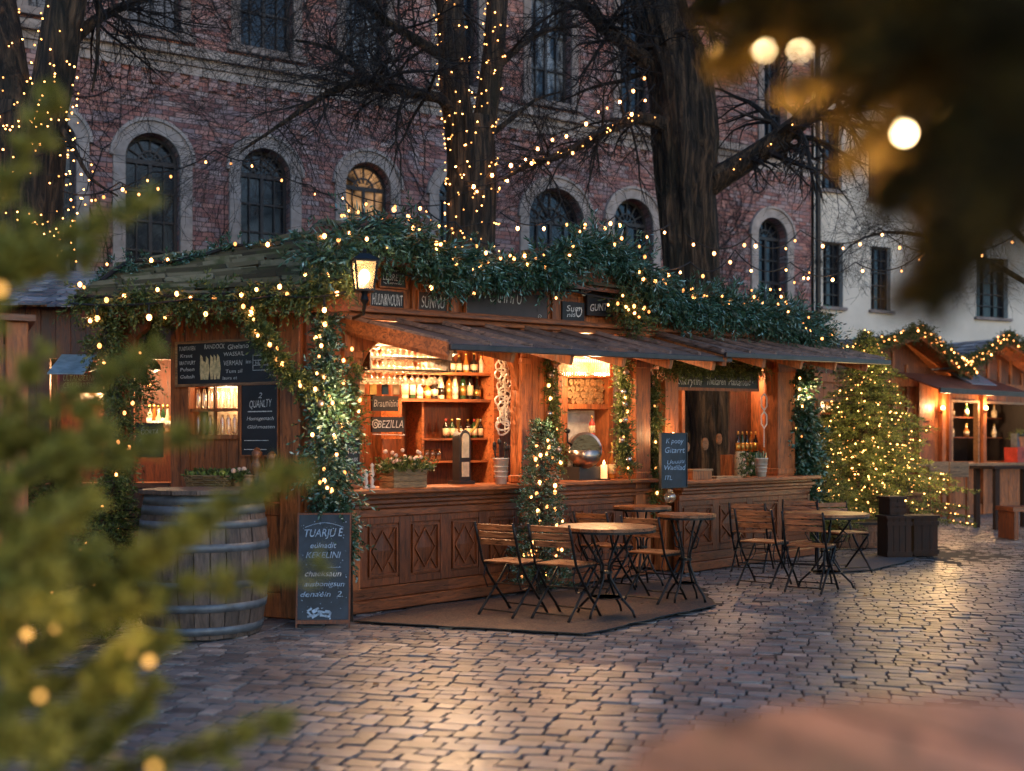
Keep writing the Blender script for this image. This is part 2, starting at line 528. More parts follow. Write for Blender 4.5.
    def build(self, name, mat, parent=None, origin=None, smooth=False, bevel=0.0):
        me = bpy.data.meshes.new(name)
        o = bpy.data.objects.new(name, me)
        vs = self.v
        if parent is not None:
            root = parent
            while root.parent: root = root.parent
            inv = ROOTM[root.name].inverted()
            vs = [inv @ Vector(p) for p in vs]
            o.parent = parent
        else:
            if origin is None:
                a = np.array([tuple(p) for p in vs])
                origin = (float(a[:, 0].mean()), float(a[:, 1].mean()), float(a[:, 2].min()))
            og = Vector(origin)
            vs = [Vector(p) - og for p in vs]
            o.location = og
            ROOTM[o.name] = Matrix.Translation(og)
        me.from_pydata([tuple(p) for p in vs], [], self.f)
        bm = bmesh.new(); bm.from_mesh(me)
        bmesh.ops.recalc_face_normals(bm, faces=bm.faces)
        bm.to_mesh(me); bm.free()
        if smooth:
            me.polygons.foreach_set('use_smooth', [True] * len(me.polygons))
        me.materials.append(mat)
        if bevel:
            md = o.modifiers.new('bevel', 'BEVEL'); md.width = bevel; md.segments = 1; md.limit_method = 'ANGLE'
        link(o)
        if parent is None:
            ROOTM[o.name] = Matrix.Translation(Vector(o.location))
        return o

def np_mesh(name, V, F, mat, parent=None, origin=None, smooth=False):
    V = np.asarray(V, dtype=np.float64).reshape(-1, 3)
    F = np.asarray(F, dtype=np.int32)
    me = bpy.data.meshes.new(name)
    o = bpy.data.objects.new(name, me)
    if parent is not None:
        root = parent
        while root.parent: root = root.parent
        inv = np.array(ROOTM[root.name].inverted())
        V = V @ inv[:3, :3].T + inv[:3, 3]
        o.parent = parent
    else:
        if origin is None:
            origin = (V[:, 0].mean(), V[:, 1].mean(), V[:, 2].min())
        V = V - np.array(origin)
        o.location = origin
    k_ = F.shape[1]
    me.vertices.add(len(V)); me.vertices.foreach_set('co', V.ravel())
    me.loops.add(F.size); me.loops.foreach_set('vertex_index', F.ravel())
    me.polygons.add(len(F))
    me.polygons.foreach_set('loop_start', np.arange(0, F.size, k_, dtype=np.int32))
    if smooth: me.polygons.foreach_set('use_smooth', np.ones(len(F), dtype=bool))
    me.update(calc_edges=True)
    me.materials.append(mat)
    link(o)
    if parent is None:
        ROOTM[o.name] = Matrix.Translation(Vector(o.location))
    return o

def unit(a):
    return a / np.maximum(np.linalg.norm(a, axis=-1, keepdims=True), 1e-9)

def sprig_mesh(P, D, L, nleaf, ll, lw, spread=0.9, seed=1, up=0.0):
    """P,D (n,3): sprig starts and directions; leaves (4-sided blades) set along each sprig."""
    g = np.random.default_rng(seed)
    n = len(P)
    D = unit(D)
    L = np.broadcast_to(np.asarray(L, float), (n,))
    t = (np.arange(nleaf) + 0.5) / nleaf
    S = P[:, None] + D[:, None] * (L[:, None] * t)[:, :, None]          # n,k,3
    S[:, :, 2] -= (L[:, None] * t ** 2 * 0.18)
    rv = g.normal(size=(n, nleaf, 3))
    rv -= (rv * D[:, None]).sum(-1, keepdims=True) * D[:, None]
    rv = unit(rv)
    dirs = unit(D[:, None] * 0.75 + rv * spread + np.array([0, 0, up]))
    ln = ll * g.uniform(0.65, 1.25, size=(n, nleaf, 1)) * (1.15 - 0.6 * t)[None, :, None]
    w = unit(np.cross(dirs, g.normal(size=(n, nleaf, 3)))) * lw * 0.5
    a = S
    b = S + dirs * ln * 0.5 + w
    c = S + dirs * ln
    d = S + dirs * ln * 0.5 - w
    V = np.stack([a, b, c, d], axis=2).reshape(-1, 3)
    F = np.arange(len(V)).reshape(-1, 4)
    return V, F

def path_pts(pts, step):
    """resample a polyline (Vectors) with Catmull-Rom"""
    P = [np.array(tuple(p), float) for p in pts]
    P = [2 * P[0] - P[1]] + P + [2 * P[-1] - P[-2]]
    out = []
    for i in range(1, len(P) - 2):
        n = max(2, int(np.linalg.norm(P[i + 1] - P[i]) / step))
        for k_ in range(n):
            t = k_ / n
            out.append(0.5 * ((2 * P[i]) + (-P[i - 1] + P[i + 1]) * t + (2 * P[i - 1] - 5 * P[i] + 4 * P[i + 1] - P[i + 2]) * t * t
                              + (-P[i - 1] + 3 * P[i] - 3 * P[i + 1] + P[i + 2]) * t ** 3))
    out.append(P[-2])
    return np.array(out)

def ico(name, r, mat, sub=1, sz=1.0):
    me = bpy.data.meshes.new(name)
    bm = bmesh.new(); bmesh.ops.create_icosphere(bm, subdivisions=sub, radius=r)
    for v in bm.verts: v.co.z *= sz
    bm.to_mesh(me); bm.free(); me.materials.append(mat)
    me.polygons.foreach_set('use_smooth', [True] * len(me.polygons))
    return me
BM = {'bulb': ico('bulb', 0.014, M['bulb'], 2, 1.3), 'big': ico('bulb', 0.018, M['bulb_in'], 2, 1.25), 'fairy': ico('bulb', 0.0085, M['fairy'], 1),
      'fairy2': ico('bulb', 0.010, M['fairy'], 1)}

def bulbs(parent, pts, kind, cap=100):
    """individual bulbs as parts; past the cap the rest go into one part"""
    inv = ROOTM[parent.name].inverted()
    pts = [Vector(tuple(p)) for p in pts]
    for p in pts[:cap]:
        o = bpy.data.objects.new('bulb', BM[kind]); link(o)
        o.parent = parent; o.location = inv @ p; o.scale = (rnd.uniform(.7, 1.25),) * 3
    rest = pts[cap:]
    if rest:
        src = BM[kind]
        v0 = np.array([tuple(v.co) for v in src.vertices]); f0 = np.array([tuple(p.vertices) for p in src.polygons])
        V = np.concatenate([v0 + np.array(tuple(p)) for p in rest]); F = np.concatenate([f0 + i * len(v0) for i in range(len(rest))])
        o = np_mesh('bulb_cluster', V, F, BM[kind].materials[0], parent)
        o['kind'] = 'stuff'

def string_lights(label, pts, n, sag=0.0, kind='bulb', group=None, loop=False, drop=0.05):
    """a cable hung from point to point with bulbs hanging below it"""
    P = []
    for a, b in zip(pts[:-1], pts[1:]):
        for i in range(10):
            t = i / 10
            p = a.lerp(b, t); p = p - Vector((0, 0, sag * 4 * t * (1 - t)))
            P.append(p)
    P.append(pts[-1])
    t_ = thing('string_lights', label, 'string lights', P[0], 0, group)
    mb = MB(); mb.tube(P, 0.009, 5)
    tot = [0]
    for a, b in zip(P[:-1], P[1:]): tot.append(tot[-1] + (b - a).length)
    B = []
    for i in range(n):
        d = (i + 0.5 + rnd.uniform(-0.25, 0.25)) / n * tot[-1]
        j = max(k_ for k_ in range(len(tot)) if tot[k_] <= d); j = min(j, len(P) - 2)
        p = P[j].lerp(P[j + 1], (d - tot[j]) / max(1e-6, tot[j + 1] - tot[j]))
        mb.tube([p, p - Vector((0, 0, drop))], 0.009, 5)
        B.append(p - Vector((0, 0, drop + 0.02)))
    mb.build('cable', M['cable'], t_)
    bulbs(t_, B, kind)
    return t_

def text_mesh(s, size, frame, x, y, z, mat, parent, name='lettering', shear=0.15, rot=0.0, align='CENTER', bold=0.0, width=None, lean=0.0):
    cu = bpy.data.curves.new(name, 'FONT')
    cu.body = s; cu.size = size; cu.shear = shear; cu.align_x = align; cu.align_y = 'CENTER'
    cu.resolution_u = 3; cu.offset = bold
    to = bpy.data.objects.new(name, cu); link(to)
    dg = bpy.context.evaluated_depsgraph_get()
    me = bpy.data.meshes.new_from_object(to.evaluated_get(dg))
    bpy.data.objects.remove(to)
    vs = [v.co.copy() for v in me.vertices]
    if not vs: return None
    sx = 1.0
    if width:
        w = max(v.x for v in vs) - min(v.x for v in vs)
        sx = width / max(w, 1e-6)
    fs = [tuple(p.vertices) for p in me.polygons]
    bpy.data.meshes.remove(me)
    mb = MB(frame)
    cr, sr = math.cos(rot), math.sin(rot)
    out = []
    for v in vs:
        a, b = v.x * sx + noise.noise(Vector((v.x * 22, v.y * 22, size * 91))) * size * 0.03, v.y + noise.noise(Vector((v.x * 14, v.y * 14, size * 31))) * size * 0.07
        zz = a * sr + b * cr
        out.append((x + a * cr - b * sr, y + lean * zz, z + zz))
    mb.add(out, fs)
    me2 = mb.build(name, mat, parent)
    return me2

def point_light(name, loc, energy, col=(1, 0.58, 0.27), r=0.06, parent=None):
    ld = bpy.data.lights.new(name, 'POINT'); ld.energy = energy; ld.color = col; ld.shadow_soft_size = r
    o = bpy.data.objects.new(name, ld); link(o); o.location = loc
    if parent is not None:
        o.parent = parent; o.location = ROOTM[parent.name].inverted() @ Vector(loc)
    return o

def scribble(mb, x0, x1, y, z, h, seed, lean=0.0):
    """a line of hand-drawn chalk strokes"""
    g = random.Random(seed)
    x = x0
    while x < x1:
        w = g.uniform(0.4, 0.9) * h
        z1 = z + g.uniform(-.5, .5) * h; z2 = z + g.uniform(-.5, .5) * h
        t = h * 0.11
        a, b = (x, z1), (min(x + w, x1), z2)
        d = math.hypot(b[0] - a[0], b[1] - a[1]) + 1e-6
        nx, nz = -(b[1] - a[1]) / d * t, (b[0] - a[0]) / d * t
        mb.add([(a[0] - nx, y + lean * a[1], a[1] - nz), (b[0] - nx, y + lean * b[1], b[1] - nz), (b[0] + nx, y + lean * b[1], b[1] + nz), (a[0] + nx, y + lean * a[1], a[1] + nz)], [(0, 1, 2, 3)])
        x += w * g.uniform(0.5, 1.25)

def copy_tree(o, parent=None):
    c = o.copy(); COL.objects.link(c)
    if parent is not None: c.parent = parent
    for ch in KIDS.get(o.name, []):
        copy_tree_child(ch, c)
    return c
KIDS = {}
def children_of(o):
    return [x for x in COL.objects if x.parent == o]
def dup(root, loc, rz=0.0, label=None, group=None, scale=None):
    r = root.copy(); COL.objects.link(r)
    r.location = loc; r.rotation_euler = (0, 0, rz)
    if scale: r.scale = (scale,) * 3
    if label: r['label'] = label
    if group: r['group'] = group
    for ch in children_of(root):
        c = ch.copy(); COL.objects.link(c); c.parent = r
        for g_ in children_of(ch):
            d = g_.copy(); COL.objects.link(d); d.parent = c
    return r
# ================================================================== THE SETTING
# ground sheet + individually shaped setts
def ground():
    mb = MB(); S = 140
    mb.add([(-S, -S, -0.02), (S, -S, -0.02), (S, S, -0.02), (-S, S, -0.02)], [(0, 1, 2, 3)])
    o = mb.build('ground', M['joint'], origin=(0, 0, 0)); tag(o, 'dark joint dirt under the square', 'ground', kind='structure')
    g = np.random.default_rng(3)
    ang = R(-15)
    rows = []
    RW = 0.108
    y = -2.0
    V = []; 
    i = 0
    while y < 31:
        rw = RW * g.uniform(0.9, 1.1)
        x = -15 + g.uniform(0, 0.2)
        xs = []
        n = 300
        w = g.uniform(0.10, 0.215, size=n)
        e = x + np.concatenate([[0], np.cumsum(w)])
        a, b = e[:-1], e[1:]
        c = (a + b) / 2
        keep = (c < 20) & (c > -15)
        # cull what lies far outside any plausible view
        a, b, c = a[keep], b[keep], c[keep]
        rows.append((a, b, np.full(len(a), y), np.full(len(a), y + rw)))
        y += rw
    a = np.concatenate([r[0] for r in rows]); b = np.concatenate([r[1] for r in rows])
    c0 = np.concatenate([r[2] for r in rows]); c1 = np.concatenate([r[3] for r in rows])
    n = len(a)
    gap = 0.004
    cx, cy = (a + b) / 2, (c0 + c1) / 2
    hx, hy = (b - a) / 2 - gap, (c1 - c0) / 2 - gap
    th = g.normal(0, 0.05, n)
    hz = g.normal(0, 0.0022, n) - (g.random(n) < .03) * .006; tx = g.normal(0, 0.012, n); ty = g.normal(0, 0.014, n)
    rings = [(1.0, -0.012), (0.95, 0.0095)]
    ring8 = np.array([(-1, -.8), (-.86, -1), (.86, -1), (1, -.8), (1, .8), (.86, 1), (-.86, 1), (-1, .8)])
    Vs = []
    JJ = g.normal(0, 0.05, size=(n, 8, 2))
    for k_, z in rings:
        jit = JJ
        px = (ring8[None, :, 0] + jit[:, :, 0]) * k_ * hx[:, None]
        py = (ring8[None, :, 1] + jit[:, :, 1]) * k_ * hy[:, None]
        pz = np.full((n, 8), z) + hz[:, None] + tx[:, None] * px + ty[:, None] * py
        Vs.append(np.stack([px, py, pz], -1))
    top = np.stack([np.zeros(n), np.zeros(n), 0.011 + hz], -1)[:, None]
    L = np.concatenate(Vs + [top], axis=1)             # n,17,3
    X = cx[:, None] + L[:, :, 0] * np.cos(th)[:, None] - L[:, :, 1] * np.sin(th)[:, None]
    Y = cy[:, None] + L[:, :, 0] * np.sin(th)[:, None] + L[:, :, 1] * np.cos(th)[:, None]
    # rows wander gently
    Y = Y + 0.10 * np.sin(X * 0.55 + Y * 0.2) + 0.05 * np.sin(X * 1.4 + 1.0)
    Z = L[:, :, 2] + 0.012 * np.sin(X * 0.8) * np.cos(Y * 0.6) - 0.02
    V = np.stack([X * math.cos(ang) - Y * math.sin(ang), X * math.sin(ang) + Y * math.cos(ang), Z], -1)
    F = []
    for r_ in range(1):
        for q in range(8):
            F.append((r_ * 8 + q, r_ * 8 + (q + 1) % 8, r_ * 8 + 8 + (q + 1) % 8, r_ * 8 + 8 + q))
    T = [(8 + q, 8 + (q + 1) % 8, 16, 16) for q in range(8)]
    F4 = np.array(F)[None] + (np.arange(n) * 17)[:, None, None]
    F3 = np.array([(t[0], t[1], t[2]) for t in T])[None] + (np.arange(n) * 17)[:, None, None]
    me = bpy.data.meshes.new('paving')
    o = bpy.data.objects.new('paving', me)
    VV = V.reshape(-1, 3)
    F4 = F4.reshape(-1, 4); F3 = F3.reshape(-1, 3)
    me.vertices.add(len(VV)); me.vertices.foreach_set('co', VV.ravel())
    me.loops.add(F4.size + F3.size)
    me.loops.foreach_set('vertex_index', np.concatenate([F4.ravel(), F3.ravel()]).astype(np.int32))
    me.polygons.add(len(F4) + len(F3))
    ls = np.concatenate([np.arange(0, F4.size, 4), F4.size + np.arange(0, F3.size, 3)]).astype(np.int32)
    me.polygons.foreach_set('loop_start', ls)
    me.polygons.foreach_set('use_smooth', np.zeros(len(ls), dtype=bool))
    me.update(calc_edges=True)
    me.materials.append(M['setts'])
    link(o)
    tag(o, 'worn grey and brown stone setts paving the market square', 'paving', kind='structure')
ground()

def wall_bands(mb, x0, x1, bands, depth):
    """bands: (z0, z1, [(xa, xb, zb, zt, arched)]) ; front plane y=0 with reveals going back"""
    for z0, z1, ops in bands:
        ops = sorted(ops)
        x = x0
        for xa, xb, zb, zt, arched in ops:
            mb.add([(x, 0, z0), (xa, 0, z0), (xa, 0, z1), (x, 0, z1)], [(0, 1, 2, 3)])
            mb.add([(xa, 0, z0), (xb, 0, z0), (xb, 0, zb), (xa, 0, zb)], [(0, 1, 2, 3)])
            if arched:
                r = (xb - xa) / 2; xc = (xa + xb) / 2; n = 14
                arc = [(xc - r * math.cos(math.pi * i / n), zt - r + r * math.sin(math.pi * i / n)) for i in range(n + 1)]
            else:
                arc = [(xa, zt), (xb, zt)]
            for p, q in zip(arc[:-1], arc[1:]):
                mb.add([(p[0], 0, p[1]), (q[0], 0, q[1]), (q[0], 0, z1), (p[0], 0, z1)], [(0, 1, 2, 3)])
            loop = [(xa, zb)] + arc + [(xb, zb)]
            for p, q in zip(loop, loop[1:] + loop[:1]):
                if p == q: continue
                mb.add([(p[0], 0, p[1]), (q[0], 0, q[1]), (q[0], depth, q[1]), (p[0], depth, p[1])], [(0, 1, 2, 3)])
            x = xb
        mb.add([(x, 0, z0), (x1, 0, z0), (x1, 0, z1), (x, 0, z1)], [(0, 1, 2, 3)])

def arc_pts(xa, xb, zt, grow, n=14):
    r = (xb - xa) / 2; xc = (xa + xb) / 2
    return [(xc - (r + grow) * math.cos(math.pi * i / n), zt - r + (r + grow) * math.sin(math.pi * i / n)) for i in range(n + 1)]

FB = Frame(-7.58, 19.0, math.atan2(8.5, 15.05))
bt = thing('brick_building', 'tall red brick building with arched windows and stone bands behind the stalls', 'building', (-7.58, 19.0, 0), FB.a)
arch_px = [(36, 76, False), (125, 180, False), (240, 290, False), (345, 390, True), (438, 478, False), (528, 583, False), (613, 652, False), (757, 786, False)]
up_px = [(28, 70), (128, 181), (240, 293), (345, 386), (438, 478), (530, 571), (619, 651), (763, 786)]
AR = [(FB.at(a, 300)[0], FB.at(b, 300)[0], 3.9, 7.02, lit) for a, b, lit in arch_px]
UPW = [(FB.at(a, 300)[0], FB.at(b, 300)[0], 8.86, 11.9) for a, b in up_px]
AR.insert(0, (AR[0][0] - 3.2, AR[0][0] - 2.1, 3.9, 7.02, False)); UPW.insert(0, (UPW[0][0] - 3.2, UPW[0][0] - 2.1, 8.86, 11.9))
XR = FB.at(811, 200)[0]
mb = MB(FB)
wall_bands(mb, -9, XR, [(0, 8.4, [(a, b, c, d, True) for a, b, c, d, l_ in AR]), (8.4, 15.5, [(a, b, c, d, False) for a, b, c, d in UPW])], 0.32)
mb.add([(XR, 0, 0), (XR, 9, 0), (XR, 9, 15.5), (XR, 0, 15.5)], [(0, 1, 2, 3)])
mb.add([(-9, 0, 0), (-9, 9, 0), (-9, 9, 15.5), (-9, 0, 15.5)], [(0, 1, 2, 3)])
mb.add([(-9, 9, 0), (XR, 9, 0), (XR, 9, 15.5), (-9, 9, 15.5)], [(0, 1, 2, 3)])
mb.build('wall', M['brick'], bt)
mb = MB(FB); mb.box(-9.2, XR + 0.2, -0.2, 9.2, 15.5, 15.8)
for i in range(1): mb.prism([(-9.2, 15.8), (XR + .2, 15.8), (XR - 2, 18.4), (-7, 18.4)], 2.0, 7.0)
mb.build('roof', M['slate'], bt)
mb = MB(FB)
mb.box(-9, XR, -0.10, -0.002, 8.32, 8.46); mb.box(-9, XR, -0.20, -0.002, 8.46, 8.62); mb.box(-9, XR, -0.06, -0.002, 8.16, 8.31)
mb.build('cornice', M['stone'], bt)
mb = MB(FB); mb.box(-9, XR, -0.12, -0.002, 3.18, 3.36); mb.box(-9, XR, -0.18, -0.002, 0, 0.9)
mb.build('string_course', M['stone_dk'], bt)
# corbel table of moulded bricks below the cornice
mb = MB(FB); x = -8.9; mb.box(x, x + 0.16, -0.055, -0.001, 7.93, 8.155); c0_ = mb.build('corbel', M['brick'], bt)
for i in range(1, 77):
    c1_ = c0_.copy(); COL.objects.link(c1_); c1_.location.x = .34 * i
def mullions(mb, xa, xb, zb, zt, arched, y, cols=2, rows=4, t=0.035, fr=0.06):
    r = (xb - xa) / 2; xc = (xa + xb) / 2; zs = zt - r if arched else zt
    mb.box(xa, xa + fr, y, y + .05, zb, zs); mb.box(xb - fr, xb, y, y + .05, zb, zs)
    mb.box(xa + fr, xb - fr, y, y + .05, zb, zb + fr)
    if not arched: mb.box(xa + fr, xb - fr, y, y + .05, zt - fr, zt)
    else: mb.box(xa + fr, xb - fr, y - .01, y + .05, zs - .04, zs + .04)
    for i in range(1, cols):
        x = xa + (xb - xa) * i / cols
        tt = t * 1.7 if i == cols / 2 else t * .6
        mb.box(x - tt / 2, x + tt / 2, y - .006, y + .045, zb + fr, zs - (0.04 if arched else fr))
    for j in range(1, rows):
        z = zb + (zs - zb) * j / rows
        mb.box(xa + fr, xb - fr, y + .003, y + .038, z - t / 2, z + t / 2)
    if arched:
        a1 = arc_pts(xa, xb, zt, 0); a2 = arc_pts(xa, xb, zt, -fr)
        for i in range(len(a1) - 1):
            mb.prism([a1[i], a1[i + 1], a2[i + 1], a2[i]], y, y + .05)
        for a in (30, 60, 90, 120, 150):
            c_, s_ = math.cos(R(a)), math.sin(R(a))
            mb.bar((xc + c_ * .12, y + .02, zs + s_ * .12), (xc + c_ * (r - fr), y + .02, zs + s_ * (r - fr)), t * .8, .03, up=(0, 1, 0))
        a1 = arc_pts(xa, xb, zt, -r * .52); a2 = arc_pts(xa, xb, zt, -r * .52 - t)
        for i in range(len(a1) - 1):
            mb.prism([a1[i], a1[i + 1], a2[i + 1], a2[i]], y + .004, y + .036)
for xa, xb, zb, zt, lit in AR:
    mb = MB(FB); mullions(mb, xa, xb, zb, zt, True, 0.22, 4, 5)
    w = mb.build('window', M['winframe'], bt)
    mb = MB(FB); mb.prism([(xa, zb)] + arc_pts(xa, xb, zt, 0) + [(xb, zb)], 0.27, 0.285)
    mb.build('pane', M['wglass_lit'] if lit else M['wglass'], w)
    mb = MB(FB); o1 = arc_pts(xa, xb, zt, 0.21); o0 = arc_pts(xa, xb, zt, 0)
    for i in range(len(o1) - 1): mb.prism([o1[i], o1[i + 1], o0[i + 1], o0[i]], -0.06, 0.05)
    zs = zt - (xb - xa) / 2
    for xx in ((xa - .21, xa), (xb, xb + .21)):
        z = zb
        while z < zs - .01:
            z2 = min(z + .42, zs); mb.box(xx[0], xx[1], -0.06, 0.05, z, z2 - .008); z = z2
    o2 = arc_pts(xa, xb, zt, 0.27); o3 = arc_pts(xa, xb, zt, 0.212)
    for i in range(len(o1) - 1): mb.prism([o2[i], o2[i + 1], o3[i + 1], o3[i]], -0.10, 0.02)
    mb.box(xa - .3, xb + .3, -0.14, 0.2, zb - .16, zb)
    mb.build('surround', M['stone'], w)
for i, (xa, xb, zb, zt) in enumerate(UPW):
    mb = MB(FB); mullions(mb, xa, xb, zb, zt, False, 0.20, 4, 4)
    w = mb.build('window', M['winframe'], bt)
    mb = MB(FB); mb.box(xa, xb, 0.25, 0.265, zb, zt); mb.build('pane', M['wglass_reflection' if i in (4, 6) else 'wglass'], w)
    mb = MB(FB)
    for xx in ((xa - .17, xa), (xb, xb + .17)): mb.box(xx[0], xx[1], -0.05, 0.05, zb, zt)
    mb.box(xa - .17, xb + .17, -0.05, 0.05, zt, zt + .2); mb.box(xa - .25, xb + .25, -0.12, 0.18, zb - .13, zb)
    mb.build('surround', M['stone_dk'], w)
mb = MB(FB); mb.tube([(XR + .12, -0.12, 0), (XR + .12, -0.12, 15.4)], 0.07, 8)
for z in (3, 6, 9, 12): mb.lathe((XR + .12, -.12, z), [(.09, 0), (.09, .09)], 8)
mb.build('drainpipe', M['iron'], bt)

FW = Frame(7.75, 28.3, R(24.5))
wt = thing('plaster_building', 'cream plastered building with dark small-paned windows behind the right-hand stalls', 'building', (7.75, 28.3, 0), FW.a)
def wp(a, b, zb, zt): return (FW.at(a, 300)[0], FW.at(b, 300)[0], zb, zt)
WW1 = [wp(823, 843, 5.06, 6.75), wp(871, 891, 5.06, 6.75), wp(976, 1008, 5.06, 6.75), wp(1050, 1080, 5.06, 6.75)]
WW2 = [wp(822, 842, 8.1, 10.0), wp(869, 890, 8.0, 9.9), wp(935, 960, 8.0, 9.9), wp(1030, 1056, 8.0, 9.9)]
mb = MB(FW)
wall_bands(mb, 0.03, 15, [(0, 7.4, [(a, b, c, d, False) for a, b, c, d in WW1]), (7.4, 16, [(a, b, c, d, False) for a, b, c, d in WW2])], 0.25)
mb.add([(15, 0, 0), (15, 8, 0), (15, 8, 16), (15, 0, 16)], [(0, 1, 2, 3)])
mb.add([(0.03, 8, 0), (15, 8, 0), (15, 8, 16), (0.03, 8, 16)], [(0, 1, 2, 3)])
mb.build('wall', M['plaster'], wt)
mb = MB(FW); mb.box(-.1, 15.2, -.3, 8.2, 16, 16.3); mb.build('roof', M['slate'], wt)
for xa, xb, zb, zt in WW1 + WW2:
    mb = MB(FW); mullions(mb, xa, xb, zb, zt, False, 0.14, 3, 5, 0.03, 0.05); w = mb.build('window', M['winframe'], wt)
    mb = MB(FW); mb.box(xa, xb, 0.19, 0.2, zb, zt); mb.build('pane', M['wglass'], w)
    mb = MB(FW); mb.box(xa - .08, xb + .08, -0.09, 0.12, zb - .08, zb); mb.build('sill', M['stone_dk'], w)

# ---- bare creeper on the brick wall
def creeper():
    g = random.Random(5)
    mb = MB(FB)
    def inside(x, z):
        for xa, xb, zb, zt, _l in AR:
            if xa - .1 < x < xb + .1 and zb - .1 < z < zt: return True
        for xa, xb, zb, zt in UPW:
            if xa < x < xb and zb < z < zt: return g.random() < 0.35
        return False
    def walk(x, z, a, r, n, dep):
        pts = [(x, -0.02 - r, z)]; rr = [r]
        for i in range(n):
            a += g.gauss(0, 0.35) + (math.pi / 2 - a) * 0.06
            st = g.uniform(.12, .24)
            x += math.cos(a) * st; z += math.sin(a) * st
            if x < -8.9 or x > XR - .1 or z > 15.3 or z < 0.1: break
            if inside(x, z): break
            y = -0.02 - r - (0.2 if 8.25 < z < 8.7 else 0)
            pts.append((x, y, z)); r *= 0.975; rr.append(r)
            if dep < 3 and g.random() < 0.26:
                walk(x, z, a + g.choice((-1, 1)) * g.uniform(.5, 1.1), r * .65, int(n * g.uniform(.3, .75)), dep + 1)
        if len(pts) > 2: mb.tube(pts, rr, 4, False)
    for i in range(58):
        walk(g.uniform(-8, XR - .3), g.uniform(0.2, 4.0), math.pi / 2 + g.gauss(0, .4), g.uniform(.016, .030), 46, 0)
    for i in range(46):
        walk(g.uniform(-3, XR - 2), g.uniform(5.0, 9.0), math.pi / 2 + g.gauss(0, 1.0), g.uniform(.008, .016), 30, 1)
    o = mb.build('climbing_vine', M['vine'])
    tag(o, 'leafless brown climbing vine spreading over the brick wall', 'climbing vine')
creeper()

# ================================================================== TREES
def twigs(mb, p, d, L, r, depth, g, droop=0.0, spread=0.75, seg=6):
    """a crooked branch with side branches"""
    p = Vector(p); d = Vector(d).normalized()
    pts = [p.copy()]; rr = [r]
    for i in range(seg):
        d = (d + Vector((g.gauss(0, .17), g.gauss(0, .17), g.gauss(0, .15) - droop * .08))).normalized()
        p = p + d * (L / seg)
        pts.append(p.copy()); rr.append(max(0.0022, r * (1 - 0.8 * (i + 1) / seg)))
        if depth > 0 and i >= 0:
            for _ in range(1 if g.random() < .62 else 2):
                a = Vector((g.gauss(0, 1), g.gauss(0, 1), g.gauss(0, .8)))
                a = (a - d * a.dot(d)).normalized()
                nd = (d * (1.0 - spread * .4) + a * spread).normalized()
                twigs(mb, p, nd, L * g.uniform(.38, .68), rr[-1] * .62, depth - 1, g, droop, spread, max(4, seg - 1))
    mb.tube(pts, rr, 5 if r > .02 else 3, False)

def rough_tube(mb, pts, rad, n=18, amp=0.10, seed=0.0, step=0.25):
    P = path_pts(pts, step)
    cum = [0]
    for a, b in zip(P[:-1], P[1:]): cum.append(cum[-1] + np.linalg.norm(b - a))
    c0 = [0]
    for a, b in zip(pts[:-1], pts[1:]): c0.append(c0[-1] + (Vector(b) - Vector(a)).length)
    rads = np.interp(np.array(cum) / cum[-1], np.array(c0) / c0[-1], rad)
    st = len(mb.v)
    mb.tube([Vector(p) for p in P], list(rads), n, True)
    for i in range(len(P)):
        for k_ in range(n):
            j = st + i * n + k_
            v = mb.v[j]; c = Vector(P[i]); a = 2 * math.pi * k_ / n
            f = 1 + amp * (noise.noise(Vector((math.cos(a) * 2.2 + seed, math.sin(a) * 2.2, P[i][2] * .35))) + .55 * noise.noise(Vector((math.cos(a) * 6 + seed, math.sin(a) * 6, P[i][2] * .5))) + (.45 * noise.noise(Vector((math.cos(a) * 15 + seed, math.sin(a) * 15, P[i][2] * .9))) if n > 30 else 0))
            mb.v[j] = c + (v - c) * f

def limb_with_twigs(mbT, mbC, pts, rad, g, nt, L=(1.0, 2.2), depth=2, droop=0.3, bias=None, n=9):
    rough_tube(mbT, pts, rad, n, .12, g.random() * 9, .3)
    P = path_pts(pts, .1)
    for _ in range(nt):
        t = g.uniform(.15, 1.0); i = min(int(t * (len(P) - 1)), len(P) - 2)
        d = Vector(P[i + 1] - P[i]).normalized()
        a = Vector((g.gauss(0, 1), g.gauss(0, .8), g.gauss(0, .9))) + (bias or Vector((0, 0, 0)))
        r = np.interp(t, np.linspace(0, 1, len(rad)), rad)
        twigs(mbC, P[i], (d * .5 + a.normalized() * .9), g.uniform(*L), r * .34, depth, g, droop)

def on_trunk_lights(pts, rad, n, g, ymin=-99, swirl=True):
    """points on the camera-side and flanks of a trunk, following a wound cord"""
    P = path_pts(pts, .05); out = []
    rads = np.interp(np.linspace(0, 1, len(P)), np.linspace(0, 1, len(rad)), rad)
    turns = len(P) * .05 / .42
    for i in range(n):
        t = (i + g.random() * .7) / n; j = min(int(t * len(P)), len(P) - 1)
        a = t * turns * 2 * math.pi + g.gauss(0, .25)
        if math.sin(a) > .5: a += math.pi * .8
        out.append(Vector(P[j]) + Vector((math.cos(a), math.sin(a), g.gauss(0, .12))) * (rads[j] * 1.07 + .02))
    return out

